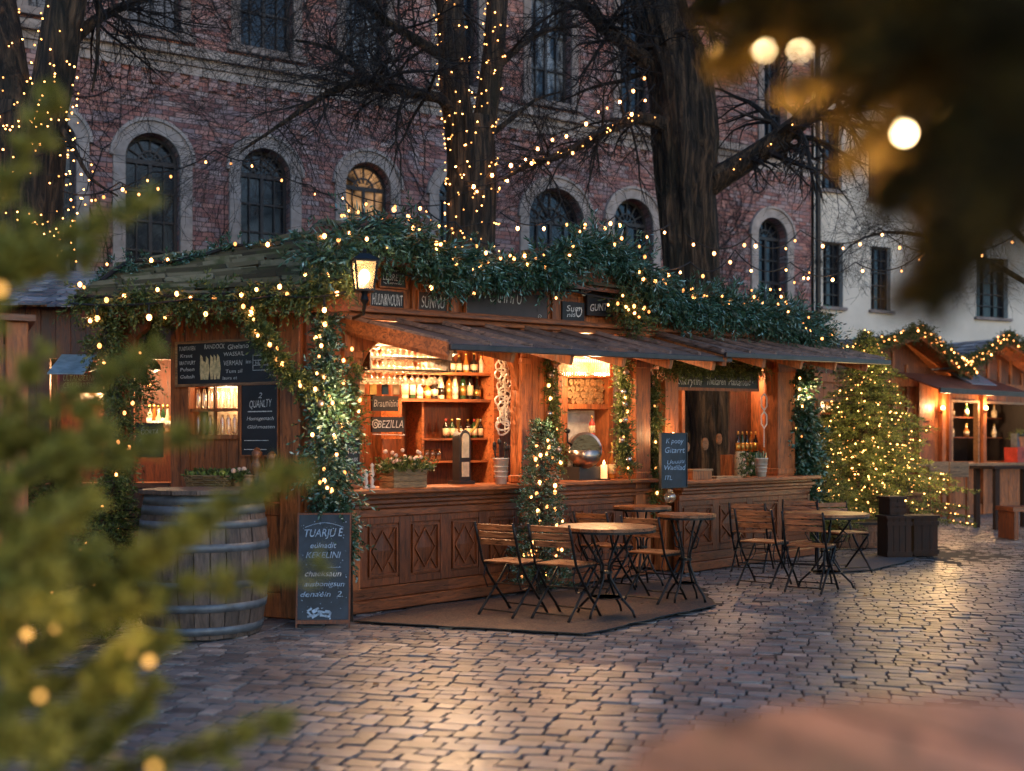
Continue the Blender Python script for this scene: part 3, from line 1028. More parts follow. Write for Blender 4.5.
# --- middle tree: two stems wound with fairy lights
g = random.Random(11)
Y2 = 15.0
t2 = thing('bare_tree', 'bare double-stemmed tree wound with fairy lights, rising behind the middle of the bar stall', 'tree', PX(468, 448, Y2) * 1.0 - Vector((0, 0, CH)))
tr = MB(); cr = MB()
base = [PX(470, 553, Y2), PX(470, 350, Y2), PX(472, 245, Y2), PX(472, 170, Y2), PX(470, 120, Y2)]
rough_tube(tr, base, [.42, .36, .33, .33, .31], 44, .18, 1.0, .15)
stemL = [PX(462, 150, Y2), PX(455, 90, Y2), PX(452, 40, Y2), PX(447, -20, Y2), PX(430, -120, Y2), PX(420, -260, Y2)]
stemR = [PX(480, 150, Y2), PX(489, 90, Y2), PX(494, 40, Y2), PX(499, -20, Y2), PX(512, -120, Y2), PX(520, -260, Y2)]
rough_tube(tr, stemL, [.21, .20, .19, .17, .14, .08], 14, .16, 2.0)
rough_tube(tr, stemR, [.17, .15, .14, .14, .12, .07], 14, .16, 3.0)
tr.build('trunk', M['bark'], t2)
lb = MB()
limb_with_twigs(lb, cr, [PX(455, 118, Y2), PX(440, 98, Y2 - .3), PX(405, 92, Y2 - .6), PX(372, 80, Y2 - .9), PX(330, 92, Y2 - 1.1), PX(290, 118, Y2 - 1.3), PX(240, 152, Y2 - 1.4)], [.09, .075, .07, .055, .042, .028, .012], g, 40, (.7, 1.7), 2, .5)
limb_with_twigs(lb, cr, [PX(448, 60, Y2), PX(420, 42, Y2 - .3), PX(385, 20, Y2 - .5), PX(350, -10, Y2 - .8), PX(300, -40, Y2 - 1)], [.08, .065, .055, .045, .03], g, 34, (.8, 1.9), 2, .9)
limb_with_twigs(lb, cr, [PX(450, 20, Y2), PX(425, -25, Y2 + .2), PX(380, -60, Y2 - .1), PX(330, -80, Y2 - .3)], [.09, .07, .05, .03], g, 24, (.9, 2.0), 2, 1.6)
limb_with_twigs(lb, cr, [PX(495, 70, Y2), PX(520, 45, Y2 + .3), PX(548, 30, Y2 + .6), PX(580, 26, Y2 + 1.0)], [.06, .05, .035, .015], g, 16, (.7, 1.5), 2, .6)
limb_with_twigs(lb, cr, [PX(482, 140, Y2), PX(510, 120, Y2 + .3), PX(535, 100, Y2 + .6), PX(560, 92, Y2 + 1.0)], [.05, .035, .025, .012], g, 10, (.5, 1.2), 2, .6)
limb_with_twigs(lb, cr, [PX(372, 80, Y2 - .9), PX(350, 62, Y2 - .8), PX(330, 48, Y2 - .7), PX(296, 40, Y2 - .6)], [.05, .04, .03, .015], g, 12, (.6, 1.4), 2, .7)
lb.build('limb', M['bark'], t2)
cr.build('crown', M['twig'], t2)
pts = on_trunk_lights(base[1:] , [.34, .33, .33, .31], 150, g) + on_trunk_lights(stemL[:4], [.21, .20, .19, .17], 45, g) + on_trunk_lights(stemR[:4], [.17, .15, .14, .14], 50, g)
WOUND2 = list(base[1:])
fl = thing('fairy_lights', 'net of tiny warm lights wound round the double-stemmed middle tree', 'fairy lights', pts[0])
g.shuffle(pts); pts.sort(key=lambda p: -p.z if p.z < 3.3 else -99 - rnd.random())
bulbs(fl, pts, 'fairy2')

# --- big tree on the right
g = random.Random(21)
Y3 = 17.0
t3 = thing('bare_tree', 'massive bare tree with deeply furrowed trunk, seen through the right-hand opening of the bar stall', 'tree', PX(706, 448, Y3) - Vector((0, 0, CH)))
tr = MB(); cr = MB(); lb = MB()
tp_ = [PX(712, 538, Y3), PX(709, 430, Y3), PX(694, 290, Y3), PX(686, 200, Y3), PX(686, 140, Y3), PX(680, 80, Y3), PX(662, 20, Y3), PX(645, -40, Y3), PX(610, -180, Y3)]
rough_tube(tr, tp_, [.56, .42, .41, .42, .50, .47, .42, .36, .2], 60, .22, 4.0, .12)
tr.build('trunk', M['bark'], t3)
limb_with_twigs(lb, cr, [PX(700, 188, Y3), PX(728, 172, Y3 - .1), PX(760, 152, Y3 - .2), PX(795, 126, Y3 - .4), PX(830, 95, Y3 - .6), PX(880, 40, Y3 - .8), PX(930, -40, Y3 - 1)], [.24, .19, .17, .15, .13, .10, .06], g, 34, (.7, 1.9), 2, .9, Vector((0, 0, -.5)))
limb_with_twigs(lb, cr, [PX(668, 90, Y3), PX(648, 62, Y3 - .2), PX(620, 40, Y3 - .5), PX(595, 18, Y3 - .8), PX(570, -15, Y3 - 1)], [.16, .13, .11, .10, .08], g, 22, (.8, 1.8), 2, .8)
sp_ = [PX(665, 125, Y3 - .3), PX(640, 118, Y3 - .6), PX(612, 128, Y3 - .8), PX(585, 143, Y3 - 1.0), PX(555, 157, Y3 - 1.2), PX(528, 165, Y3 - 1.4), PX(502, 180, Y3 - 1.6)]
limb_with_twigs(lb, cr, sp_, [.11, .085, .07, .07, .06, .045, .02], g, 38, (.5, 1.3), 2, .7)
limb_with_twigs(lb, cr, [PX(672, 40, Y3), PX(700, 10, Y3), PX(740, -30, Y3 - .2), PX(800, -80, Y3 - .4)], [.16, .13, .10, .07], g, 16, (.9, 2.0), 2, 1.2)
lb.build('limb', M['bark'], t3)
cr.build('crown', M['twig'], t3)
pts = on_trunk_lights(sp_, [.11, .085, .07, .07, .06, .05, .03], 40, g)
pts += on_trunk_lights([PX(700, 188, Y3), PX(728, 172, Y3 - .1), PX(760, 152, Y3 - .2), PX(795, 126, Y3 - .4)], [.24, .19, .17, .15], 12, g)
fl = thing('fairy_lights', 'small warm lights wound along the low limb of the massive tree', 'fairy lights', pts[0]); bulbs(fl, pts, 'fairy2')

# --- left tree
g = random.Random(31)
Y1 = 13.0
t1 = thing('bare_tree', 'dark forked tree at the left edge, wound with dense fairy lights', 'tree', PX(30, 448, Y1) - Vector((0, 0, CH)))
tr = MB(); cr = MB(); lb = MB()
b1 = [PX(22, 567, Y1), PX(24, 400, Y1), PX(26, 240, Y1), PX(30, 150, Y1), PX(36, 110, Y1)]
rough_tube(tr, b1, [.46, .40, .36, .38, .36], 44, .18, 5.0, .15)
s1 = [PX(40, 140, Y1), PX(52, 90, Y1), PX(60, 40, Y1), PX(68, -10, Y1), PX(85, -120, Y1)]
s2 = [PX(20, 140, Y1), PX(10, 90, Y1 + .1), PX(3, 40, Y1 + .2), PX(-5, -10, Y1 + .3), PX(-30, -120, Y1 + .3)]
rough_tube(tr, s1, [.25, .23, .22, .21, .12], 14, .15, 6.0)
rough_tube(tr, s2, [.26, .24, .22, .20, .12], 14, .15, 7.0)
tr.build('trunk', M['bark'], t1)
limb_with_twigs(lb, cr, [PX(70, -20, Y1), PX(95, -25, Y1 + .2), PX(98, 20, Y1 + .2), PX(97, 60, Y1 + .3), PX(92, 92, Y1 + .3)], [.05, .04, .028, .022, .012], g, 10, (.5, 1.1), 2, .5)
limb_with_twigs(lb, cr, [PX(62, 50, Y1), PX(95, 20, Y1 + .4), PX(140, 0, Y1 + .8), PX(200, -15, Y1 + 1.2)], [.09, .06, .045, .02], g, 26, (.7, 1.6), 2, .8)
limb_with_twigs(lb, cr, [PX(55, 120, Y1), PX(75, 150, Y1 - .1), PX(90, 178, Y1 - .2), PX(118, 196, Y1 - .1)], [.05, .03, .022, .01], g, 9, (.4, .9), 1, .4)
lb.build('limb', M['bark'], t1); cr.build('crown', M['twig'], t1)
pts = on_trunk_lights(b1[1:], [.40, .37, .38, .36], 130, g) + on_trunk_lights(s1, [.26, .24, .22, .21, .12], 50, g) + on_trunk_lights(s2[:4], [.26, .24, .22, .2], 40, g)
for a, b in [((75, 70), (72, 160)), ((60, 60), (30, 120)), ((0, 130), (70, 118)), ((20, 215), (60, 235)), ((72, 150), (78, 260)), ((95, 165), (60, 240))]:
    for i in range(13):
        t = i / 12; pts.append(PX(a[0] + (b[0] - a[0]) * t + g.gauss(0, 3), a[1] + (b[1] - a[1]) * t + g.gauss(0, 3), Y1 - .5))
g.shuffle(pts)
WOUND1 = list(b1[1:])
fl = thing('fairy_lights', 'thick tangle of tiny warm lights on the forked left-hand tree', 'fairy lights', pts[0]); bulbs(fl, pts, 'fairy2')

# --- slender bare tree in front of the cream building
g = random.Random(41)
Y4 = 19.0
t4 = thing('bare_tree', 'slender bare tree with fine drooping twigs in front of the cream building', 'tree', PX(1010, 448, Y4) - Vector((0, 0, CH)))
tr = MB(); cr = MB(); lb = MB()
rough_tube(tr, [PX(1046, 529, Y4), PX(1044, 400, Y4), PX(1040, 300, Y4), PX(1030, 200, Y4), PX(1024, 60, Y4)], [.16, .13, .12, .10, .05], 10, .1, 2.2)
tr.build('trunk', M['bark'], t4)
limb_with_twigs(lb, cr, [PX(1038, 290, Y4), PX(990, 262, Y4 - .1), PX(940, 240, Y4 - .2), PX(885, 232, Y4 - .3), PX(850, 246, Y4 - .3), PX(832, 268, Y4 - .3)], [.05, .042, .036, .026, .014, .006], g, 34, (.45, 1.15), 2, .5)
limb_with_twigs(lb, cr, [PX(1035, 250, Y4), PX(985, 205, Y4), PX(930, 180, Y4), PX(880, 182, Y4 - .2)], [.05, .04, .028, .01], g, 22, (.5, 1.2), 2, .7)
lb.build('limb', M['bark'], t4); cr.build('crown', M['twig'], t4)
# ================================================================== THE BAR STALL
FS = Frame(-1.36, 9.39, math.atan2(0.722, 0.691), 0.036)
FL = Frame(-2.98, 9.60, math.atan2(-0.57, 1.27))
LW = 1.392
def sx(px, y=0.0): return FS.at(px, 448, y)[0]
xA, xB, xC, xD, xE, xF, xG, xH, xI = [sx(p) for p in (352, 516, 553, 630, 645, 660, 673, 770, 787)]
ST = thing('market_stall', 'long red-brown wooden bar stall with panelled counter, grey awning and mossy garlanded roof', 'market stall', (-1.36, 9.39, 0), FS.a)

def planks(mb, x0, x1, y0, y1, z0, z1, w=0.13, gap=0.006, g=rnd):
    n = max(1, round((x1 - x0) / w)); s = (x1 - x0) / n
    for i in range(n):
        dy = g.uniform(-.003, .003)
        mb._box(x0 + i * s + gap / 2, x0 + (i + 1) * s - gap / 2, y0 + dy, y1, z0, z1)
def boards(mb, x0, x1, y0, y1, z0, z1, h=0.14, gap=0.006, g=rnd):
    n = max(1, round((z1 - z0) / h)); s = (z1 - z0) / n
    for i in range(n):
        dy = g.uniform(-.004, .004)
        mb.box(x0, x1, y0 + dy, y1, z0 + i * s + gap / 2, z0 + (i + 1) * s - gap / 2)

# --- posts
def post(x0, x1, y0=-0.08, y1=0.08, z1=2.5, base=True):
    mb = MB(FS)
    mb.box(x0, x1, y0, y1, 0.0, z1)
    if base: mb.box(x0 - .015, x1 + .015, y0 - .015, y1 + .015, 1.06, 1.13); mb.box(x0 - .015, x1 + .015, y0 - .015, y1 + .015, 2.16, 2.22)
    return mb.build('post', M['wood'], ST, bevel=0.006)
post(-0.14, 0.02); post(xD + .01, xE); post(xF, xG); post(xH, xI, -.12, .08); post(xB, xB + .1); post(xC - .09, xC)
mb = MB(FS); planks(mb, xB + .1, xC - .09, -0.045, 0.03, 1.06, 2.5, .1); mb.build('wall_panel', M['wood'], ST)
# curved brackets between posts and awning
for x, sgn in ((0.02, 1), (xB, -1), (xB + .1, 1), (xD + .01, -1), (xG, 1), (xH, -1)):
    mb = MB(FS); pts = []
    for i in range(7):
        a = i / 6 * math.pi / 2
        pts.append((x + sgn * (0.32 - .30 * math.cos(a)), 1.98 + 0.36 * math.sin(a) ** 1.2 - 0.02))
    inn = [(x - sgn * 0.0, 1.92)] + [(px_, pz) for px_, pz in pts]
    outer = [(x + sgn * .32, 2.40), (x, 2.40)]
    mb.prism(inn + outer, -0.035, 0.035); mb.build('bracket', M['wood'], ST)

# --- panelled counters
def counter(x0, x1, yf, npan, zt=1.05, top=0.17):
    mb = MB(FS)
    mb.box(x0, x1, yf - .10, yf + .06, 0.0, 0.10); mb.box(x0, x1, yf - .055, yf + .06, 0.10, 0.20)
    mb.build('plinth', M['wood_dkh'], ST, bevel=.008)
    mb = MB(FS)
    mb.box(x0, x1, yf, yf + .05, 0.20, 0.90)
    s = (x1 - x0) / npan
    for i in range(npan + 1):
        xx = x0 + i * s
        mb.box(max(x0, xx - .065), min(x1, xx + .065), yf - .022, yf - .001, 0.203, 0.80)
    for i in range(npan):
        a, b = x0 + i * s + .067, x0 + (i + 1) * s - .067
        mb.box(a, b, yf - .02, yf - .001, .203, .27); mb.box(a, b, yf - .02, yf - .001, .74, .80)
    mb.build('counter_front', M['wood_dk'], ST, bevel=.004)
    for i in range(npan):
        a, b = x0 + i * s + .085, x0 + (i + 1) * s - .085; z0, z1 = .288, .722
        if b - a < .12: continue
        mb = MB(FS); t = .018
        for q in ((a, b, z0, z0 + t), (a, b, z1 - t, z1)): mb.box(q[0], q[1], yf - .028, yf - .002, q[2], q[3])
        for q in ((a, a + t), (b - t, b)): mb.box(q[0], q[1], yf - .028, yf - .002, z0 + t, z1 - t)
        cx, cz = (a + b) / 2, (z0 + z1) / 2; hx, hz = (b - a) / 2 - .04, (z1 - z0) / 2 - .04
        # raised diamond field with carved ribs
        dm = [(cx - hx, cz), (cx, cz - hz), (cx + hx, cz), (cx, cz + hz)]
        mb.add([(p[0], yf - .004, p[1]) for p in dm] + [(cx, yf - .016, cz)], [(0, 1, 4), (1, 2, 4), (2, 3, 4), (3, 0, 4)])
        for p, q in zip(dm, dm[1:] + dm[:1]):
            mb.bar((p[0], yf - .012, p[1]), (q[0], yf - .012, q[1]), .011, .016, up=(0, 1, 0))
        for p in ((a + t, z0 + t), (b - t, z0 + t), (a + t, z1 - t), (b - t, z1 - t)):
            mb.bar((p[0], yf - .010, p[1]), (cx + (p[0] - cx) * .52, yf - .010, cz + (p[1] - cz) * .52), .012, .014, up=(0, 1, 0))
        mb.build('carved_panel', M['wood_dk'], ST)
    mb = MB(FS)
    mb.box(x0, x1, yf - .03, yf + .05, .80, .875); mb.box(x0, x1, yf - .06, yf + .05, .875, .915)
    mb.box(x0 - .02, x1 + .02, yf - .09, yf + .05, .915, .955); mb.box(x0, x1, yf - .05, yf + .05, .955, zt - .045)
    mb.build('moulding', M['wood_dkh'], ST, bevel=.008)
    mb = MB(FS); mb.box(x0 - .04, x1 + .04, yf - top, yf + .42, zt - .045, zt)
    mb.build('counter_top', M['woodh'], ST, bevel=.01)
counter(-0.44, xC - .06, -.03, 6)
counter(xC - .04, xE + .02, -.02, 3, 1.06, .13)
counter(xF - .02, xI + .1, -.26, 4, 1.04, .17)
# --- beam, fascia and cornice above the awning
mb = MB(FS)
mb.box(-.35, xI + .15, -.10, .06, 2.50, 2.55); mb.box(-.4, xI + .2, -.17, .06, 2.55, 2.59); mb.box(-.4, xI + .2, -.13, .06, 2.59, 2.61)
mb.build('beam', M['woodh'], ST, bevel=.006)
mb = MB(FS); planks(mb, -.3, xI + .1, -.03, .02, 2.61, 2.93, .17)
for px_ in (345, 408, 447, 548, 552, 618, 690): 
    x = sx(px_); mb.box(x, x + .07, -.06, -.032, 2.61, 2.93)
mb.build('fascia', M['wood'], ST)
# --- walls behind and at the ends, floor, ceiling
opa, opb = sx(676, 1.7), sx(728.5, 1.7)
mb = MB(FS)
opa = sx(668, 1.7)
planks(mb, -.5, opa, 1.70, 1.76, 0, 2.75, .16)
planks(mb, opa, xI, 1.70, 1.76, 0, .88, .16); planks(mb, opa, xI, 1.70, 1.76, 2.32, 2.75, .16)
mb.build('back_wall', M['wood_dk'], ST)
mb = MB(FS); 
mb.box(xI - .08, xI - .03, .09, .86, 0, 2.45); mb.box(xI - .08, xI - .03, .861, 1.69, 0, .9); mb.box(xI - .08, xI - .03, .861, 1.69, 2.3, 2.45); mb.box(xI - .09, xI - .02, 1.62, 1.70, .901, 2.299)
mb.build('side_wall', M['wood'], ST)
mb = MB(FS); mb.box(-.5, -.45, .5, 1.69, 0, 2.45); mb.build('side_wall', M['wood'], ST)
mb = MB(FS); mb.box(xF + .02, xF + .06, .12, 1.69, 1.06, 1.18); mb.box(xF + .02, xF + .06, .12, 1.69, 0, 1.05)
mb.build('partition', M['wood'], ST)
mb = MB(FS); mb.box(-.4, xI, .06, 1.69, .0, .06); mb.build('floorboards', M['woodh'], ST)
mb = MB(FS); mb.box(-.4, xI - .1, .07, 1.69, 2.47, 2.50); mb.build('ceiling_board', M['woodh'], ST)

# --- shingle roof
def shingle_roof(mb, e0, e1, r0, r1, rows, cols, g, th=.03, over=.5):
    """e0,e1 eave ends, r0,r1 ridge ends (Vectors in the builder's space)"""
    e0, e1, r0, r1 = map(Vector, (e0, e1, r0, r1))
    nrm = (e1 - e0).cross(r0 - e0).normalized()
    if nrm.z < 0: nrm = -nrm
    def P(u, v): return e0.lerp(e1, u).lerp(r0.lerp(r1, u), v)
    for j in range(rows):
        u = -g.uniform(0, 1) / cols
        v0, v1 = j / rows, min(1.0, (j + 1 + over) / rows)
        while u < 1:
            du = g.uniform(.7, 1.35) / cols; a, b = max(0, u), min(1, u + du - .06 / cols)
            if b > a + .002:
                k_ = g.uniform(-.10, .10) / rows; lift_ = g.uniform(.6, 1.3) * th
                va = max(-.02, v0 + k_)
                p0, p1, p2, p3 = P(a, va) + nrm * lift_, P(b, va) + nrm * lift_ * g.uniform(.8, 1.2), P(b, v1) + nrm * th * .1, P(a, v1) + nrm * th * .1
                q = [x - nrm * th * .7 for x in (p0, p1, p2, p3)]
                mb.hexa(q, [p0, p1, p2, p3])
            u += du
g = random.Random(51)
mb = MB(FS)
shingle_roof(mb, (.25, -.28, 3.0), (8.0, -.28, 2.90), (.35, .95, 3.52), (8.0, .95, 3.12), 16, 12, g, .045, .35)
shingle_roof(mb, (.35, 2.1, 2.85), (8.0, 2.1, 2.6), (.35, .95, 3.52), (8.0, .95, 3.12), 9, 24, g)
rf = mb.build('roof', M['moss'], ST)
mb = MB(FS)
for a, b in (((-.6, -.26), (.95, 3.48)),): pass
mb.hexa([(.25, -.26, 2.95), (8, -.26, 2.85), (8, .95, 3.06), (.35, .95, 3.46)], [(.25, -.26, 2.985), (8, -.26, 2.885), (8, .95, 3.095), (.35, .95, 3.495)])
mb.hexa([(.35, .951, 3.46), (8, .951, 3.06), (8, 2.1, 2.55), (.35, 2.1, 2.80)], [(.35, .951, 3.495), (8, .951, 3.095), (8, 2.1, 2.58), (.35, 2.1, 2.83)])
mb.prism([(-.5, 2.6), (-.5, 3.4)], 0, 1) if False else None
mb.add([(7.9, -.2, 2.8), (7.9, 2.0, 2.6), (7.9, .95, 3.04)], [(0, 1, 2)])
mb.build('roof_deck', M['wood_dkh'], rf)
# small gables that carry the garland humps
for pa, pp, pb, zt in ((354, 385, 426, 3.34), (562, 592, 630, 3.40)):
    x0, x1, x2 = sx(pa, -.25), sx(pp, -.25), sx(pb, -.25)
    mb = MB(FS)
    for sgn, xe in ((0, x0), (1, x2)):
        a = (xe, -.30, 2.98); b = (x1, -.30, zt)
        mb.hexa([a, b, (b[0], .75, b[2]), (a[0], .2, a[2])], [(a[0], -.3, a[2] + .05), (b[0], -.3, b[2] + .05), (b[0], .75, b[2] + .05), (a[0], .2, a[2] + .05)])
    mb.prism([(x0 + .05, 2.95), (x2 - .05, 2.95), (x1, zt - .02)], -.24, -.20)
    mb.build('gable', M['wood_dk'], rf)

# --- awnings
def awning(x0f, x1f, x0w, x1w, zf, zw, yf, mat, name='awning', n=16):
    mb = MB(FS)
    for i in range(n):
        a, b = i / n, (i + 1) / n
        f0, f1 = x0f + (x1f - x0f) * a, x0f + (x1f - x0f) * b; w0, w1 = x0w + (x1w - x0w) * a, x0w + (x1w - x0w) * b
        g_ = .004; d = rnd.uniform(0, .006)
        mb.hexa([(f0 + g_, yf, zf - .02), (f1 - g_, yf, zf - .02), (w1 - g_, -.02, zw - .02), (w0 + g_, -.02, zw - .02)],
                [(f0 + g_, yf, zf + d), (f1 - g_, yf, zf + d), (w1 - g_, -.02, zw + d), (w0 + g_, -.02, zw + d)])
    a_ = mb.build(name, mat, ST)
    mb = MB(FS)
    for i in range(0, n + 1, 2):
        a = i / n; f = x0f + (x1f - x0f) * a; w = x0w + (x1w - x0w) * a
        f = min(max(f, x0f + .02), x1f - .02)
        mb.bar((f, yf + .04, zf + .025), (w, -.05, zw + .025), .045, .035)
    mb.build('batten', mat, a_)
    mb = MB(FS); mb.box(x0f - .01, x1f + .01, yf - .03, yf + .01, zf - .045, zf + .006); mb.build('edge_trim', M['edge'], a_, bevel=.006)
    mb = MB(FS)
    for i in range(0, n + 1, 3):
        a = i / n; f = x0f + (x1f - x0f) * a; w = x0w + (x1w - x0w) * a
        f = min(max(f, x0f + .04), x1f - .04); w = min(max(w, x0w + .04), x1w - .04)
        mb.bar((f, yf + .03, zf - .075), (w, -.03, zw - .075), .07, .10)
    mb.build('rafter', M['wood'], a_)
    return a_
awning(.20, 4.30, -.14, 4.25, 2.225, 2.495, -1.0, M['awn'])
awning(4.12, 8.02, 4.2, 7.6, 2.265, 2.545, -1.06, M['awn'], n=14)
mb = MB(FS)   # side board of the awning
mb.hexa([(-.17, -.02, 2.40), (.17, -1.0, 2.135), (.19, -1.0, 2.135), (-.13, -.02, 2.40)], [(-.17, -.02, 2.515), (.17, -1.0, 2.245), (.19, -1.0, 2.245), (-.13, -.02, 2.515)])
mb.build('awning_side_board', M['woodh'], ST)

# --- left end: the wall that faces the viewer
wl0, wz0 = FL.at(190, 435); wl1, wz1 = FL.at(239, 386)
cb0, cz0 = FL.at(240, 455); cb1, cz1 = FL.at(279, 383)
mb = MB(FL)
def planks_hole(mb, x0, x1, z0, z1, hx0, hx1, hz0, hz1):
    planks(mb, x0, hx0, 0, .04, z0, z1, .12); planks(mb, hx1, x1, 0, .04, z0, z1, .12)
    planks(mb, hx0, hx1, 0, .04, z0, hz0, .12); planks(mb, hx0, hx1, 0, .04, hz1, z1, .12)
planks_hole(mb, 0, LW - .02, .95, 2.72, wl0, wl1, wz0, wz1)
mb.build('left_wall', M['wood'], ST)
mb = MB(FL)
mb.box(0, LW, .0, .05, .2, .94); mb.box(0, LW + .02, -.05, .05, 0, .2)
for i in range(4):
    x = i * (LW - .07) / 3; mb.box(x, x + .07, -.022, -.001, .203, .93)
mb.box(0.072, LW - .072, -.018, -.001, .203, .27); mb.box(.072, LW - .072, -.018, -.001, .84, .93)
mb.build('left_wall_base', M['wood'], ST, bevel=.005)
mb = MB(FL); mb.box(-.03, LW - .30, -.36, .0, 1.0, 1.045); mb.box(-.02, LW - .32, -.33, -.005, .955, .998)
mb.build('shelf_counter', M['woodh'], ST, bevel=.008)
mb = MB(FL); t = .035
for a in ((wl0 - t, wl0), (wl1, wl1 + t)): mb.box(a[0], a[1], -.02, .06, wz0 - t, wz1 + t)
mb.box(wl0, wl1, -.02, .06, wz1, wz1 + t); mb.box(wl0, wl1, -.03, .06, wz0 - t, wz0); 
mb.box((wl0 + wl1) / 2 - .008, (wl0 + wl1) / 2 + .008, 0, .03, wz0, wz1)
zs_ = wz0 + (wz1 - wz0) * .52; mb.box(wl0, wl1, .0, .12, zs_ - .012, zs_ + .012)
mb.build('window_frame', M['wood'], ST)
mb = MB(FL); mb.box(wl0 - .05, wl1 + .05, .30, .32, wz0 - .1, wz1 + .1); mb.build('window_backboard', M['cream'], ST)
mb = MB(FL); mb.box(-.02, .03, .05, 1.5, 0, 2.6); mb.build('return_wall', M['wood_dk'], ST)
# corner post with carved scroll board
mb = MB(FL); mb.box(LW - .20, LW, -.06, .10, 0, 2.72); mb.build('corner_post', M['wood'], ST, bevel=.008)
mb = MB(FL)
mb.prism([(LW - .40, 2.70), (LW - .40, 2.42), (LW - .30, 2.30), (LW - .27, 2.05), (LW - .20, 1.92), (LW - .20, 2.70)], -.05, -.005)
mb.build('bracket', M['wood'], ST)
mb = MB(FS); mb.box(-.50, -.14, -.03, .03, .2, 2.5); mb.build('corner_board', M['wood'], ST)
mb = MB(FS)
def spiral(cx, cz, r, turns, y, t=.012, flip=1):
    pts = []
    for i in range(int(turns * 10) + 1):
        a = i / 10 * 2 * math.pi; rr = r * (1 - i / (turns * 10 + 3))
        pts.append((cx + flip * rr * math.cos(a), y, cz + rr * math.sin(a)))
    return pts
mbi = MB(FL)
for cx, cz, f in ((LW - .29, 2.56, 1), (LW - .27, 2.38, -1)):
    mbi.tube(spiral(cx, cz, .05, 1.5, -.065, flip=f), .007, 5)
mbi.build('iron_scroll', M['iron'], ST)
# left roof
g = random.Random(52)
e0, e1 = PX(78, 300, 9.15), PX(350, 292, 8.7); r0, r1 = PX(118, 268, 10.7), PX(345, 230, 10.7)
mb = MB(); shingle_roof(mb, e0, e1, r0, r1, 24, 6, g, .055, .3)
b0, b1 = Vector((r0.x - .1, 12.2, 2.6)), Vector((r1.x, 12.2, 2.6))
shingle_roof(mb, b0, b1, r0, r1, 9, 18, g, .035)
lr = mb.build('left_roof', M['moss'], ST)
mb = MB(); dz = Vector((0, 0, .05)); up_ = Vector((0, 0, .025))
mb.hexa([e0 - dz, e1 - dz, r1 - dz, r0 - dz], [e0 - up_, e1 - up_, r1 - up_, r0 - up_])
mb.hexa([r0 - dz, r1 - dz, b1 - dz, b0 - dz], [r0 - up_, r1 - up_, b1 - up_, b0 - up_])
mb.bar(e0 - dz * 2, e1 - dz * 2, .05, .10)
mb.build('roof_deck', M['wood_dkh'], lr)
# outer post that carries the left end of the roof, with carved capital
po = PX(118, 448, 9.35)
mb = MB(Frame(po.x, po.y, -.3)); mb.box(-.07, .07, -.07, .07, 0, 2.62); mb.prism([(.07, 2.05), (.16, 2.15), (.19, 2.32), (.30, 2.40), (.34, 2.6), (.07, 2.6)], -.03, .03)
mb.build('outer_post', M['wood_dk'], ST, bevel=.006)

# --- interior fittings
def yl(px_, py_, y): return FS.at(px_, py_, y)
# bar back in bay 1
x0, _ = yl(398, 400, 1.25); x1, _ = yl(490, 400, 1.25)
z_hi = yl(440, 372, 1.25)[1]; z_lo = yl(440, 399, 1.25)[1]
mb = MB(FS)
mb.box(x0, x1, 1.20, 1.50, z_lo - .03, z_lo); mb.box(x0 + .1, x1, 1.20, 1.50, z_hi - .03, z_hi)
mb.box(x1 - .03, x1 + .06, 1.16, 1.50, .06, 2.44); mb.box(x0 - .02, x0 + .01, 1.2, 1.5, z_lo - .4, z_lo - .03)
for px_ in (417, 430): 
    x = yl(px_, 385, 1.4)[0]; mb.box(x, x + .05, 1.42, 1.50, z_lo, z_hi - .03)
mb2 = MB(FS); mb2.box(x0, x1, 1.502, 1.53, 1.0, 2.44); mb2.build('back_panel', M['wood_dk'], ST)
for z in (1.25, 1.48): mb.box(x0 + .35, x1 - .031, 1.25, 1.50, z - .02, z)
mb.box(x0 + .33, x0 + .36, 1.25, 1.5, .9, z_lo - .03)
mb.build('bar_shelf', M['woodh'], ST)
mb = MB(FS); mb.box(x0 - .6, x1, 1.22, 1.50, .06, .95); mb.box(x0 - .62, x1, 1.15, 1.5, .95, .99); mb.build('back_counter', M['wood_dkh'], ST)
# ================================================================== THINGS ON AND IN THE STALL
def Wp(fr, x, y, z): return fr((x, y, z))
def lathe_thing(name, prof, mat, loc, label, cat, group=None, n=12, smooth=True, rz=0):
    mb = MB(); mb.lathe(loc, prof, n)
    o = mb.build(name, mat, origin=tuple(loc), smooth=smooth)
    return tag(o, label, cat, group)

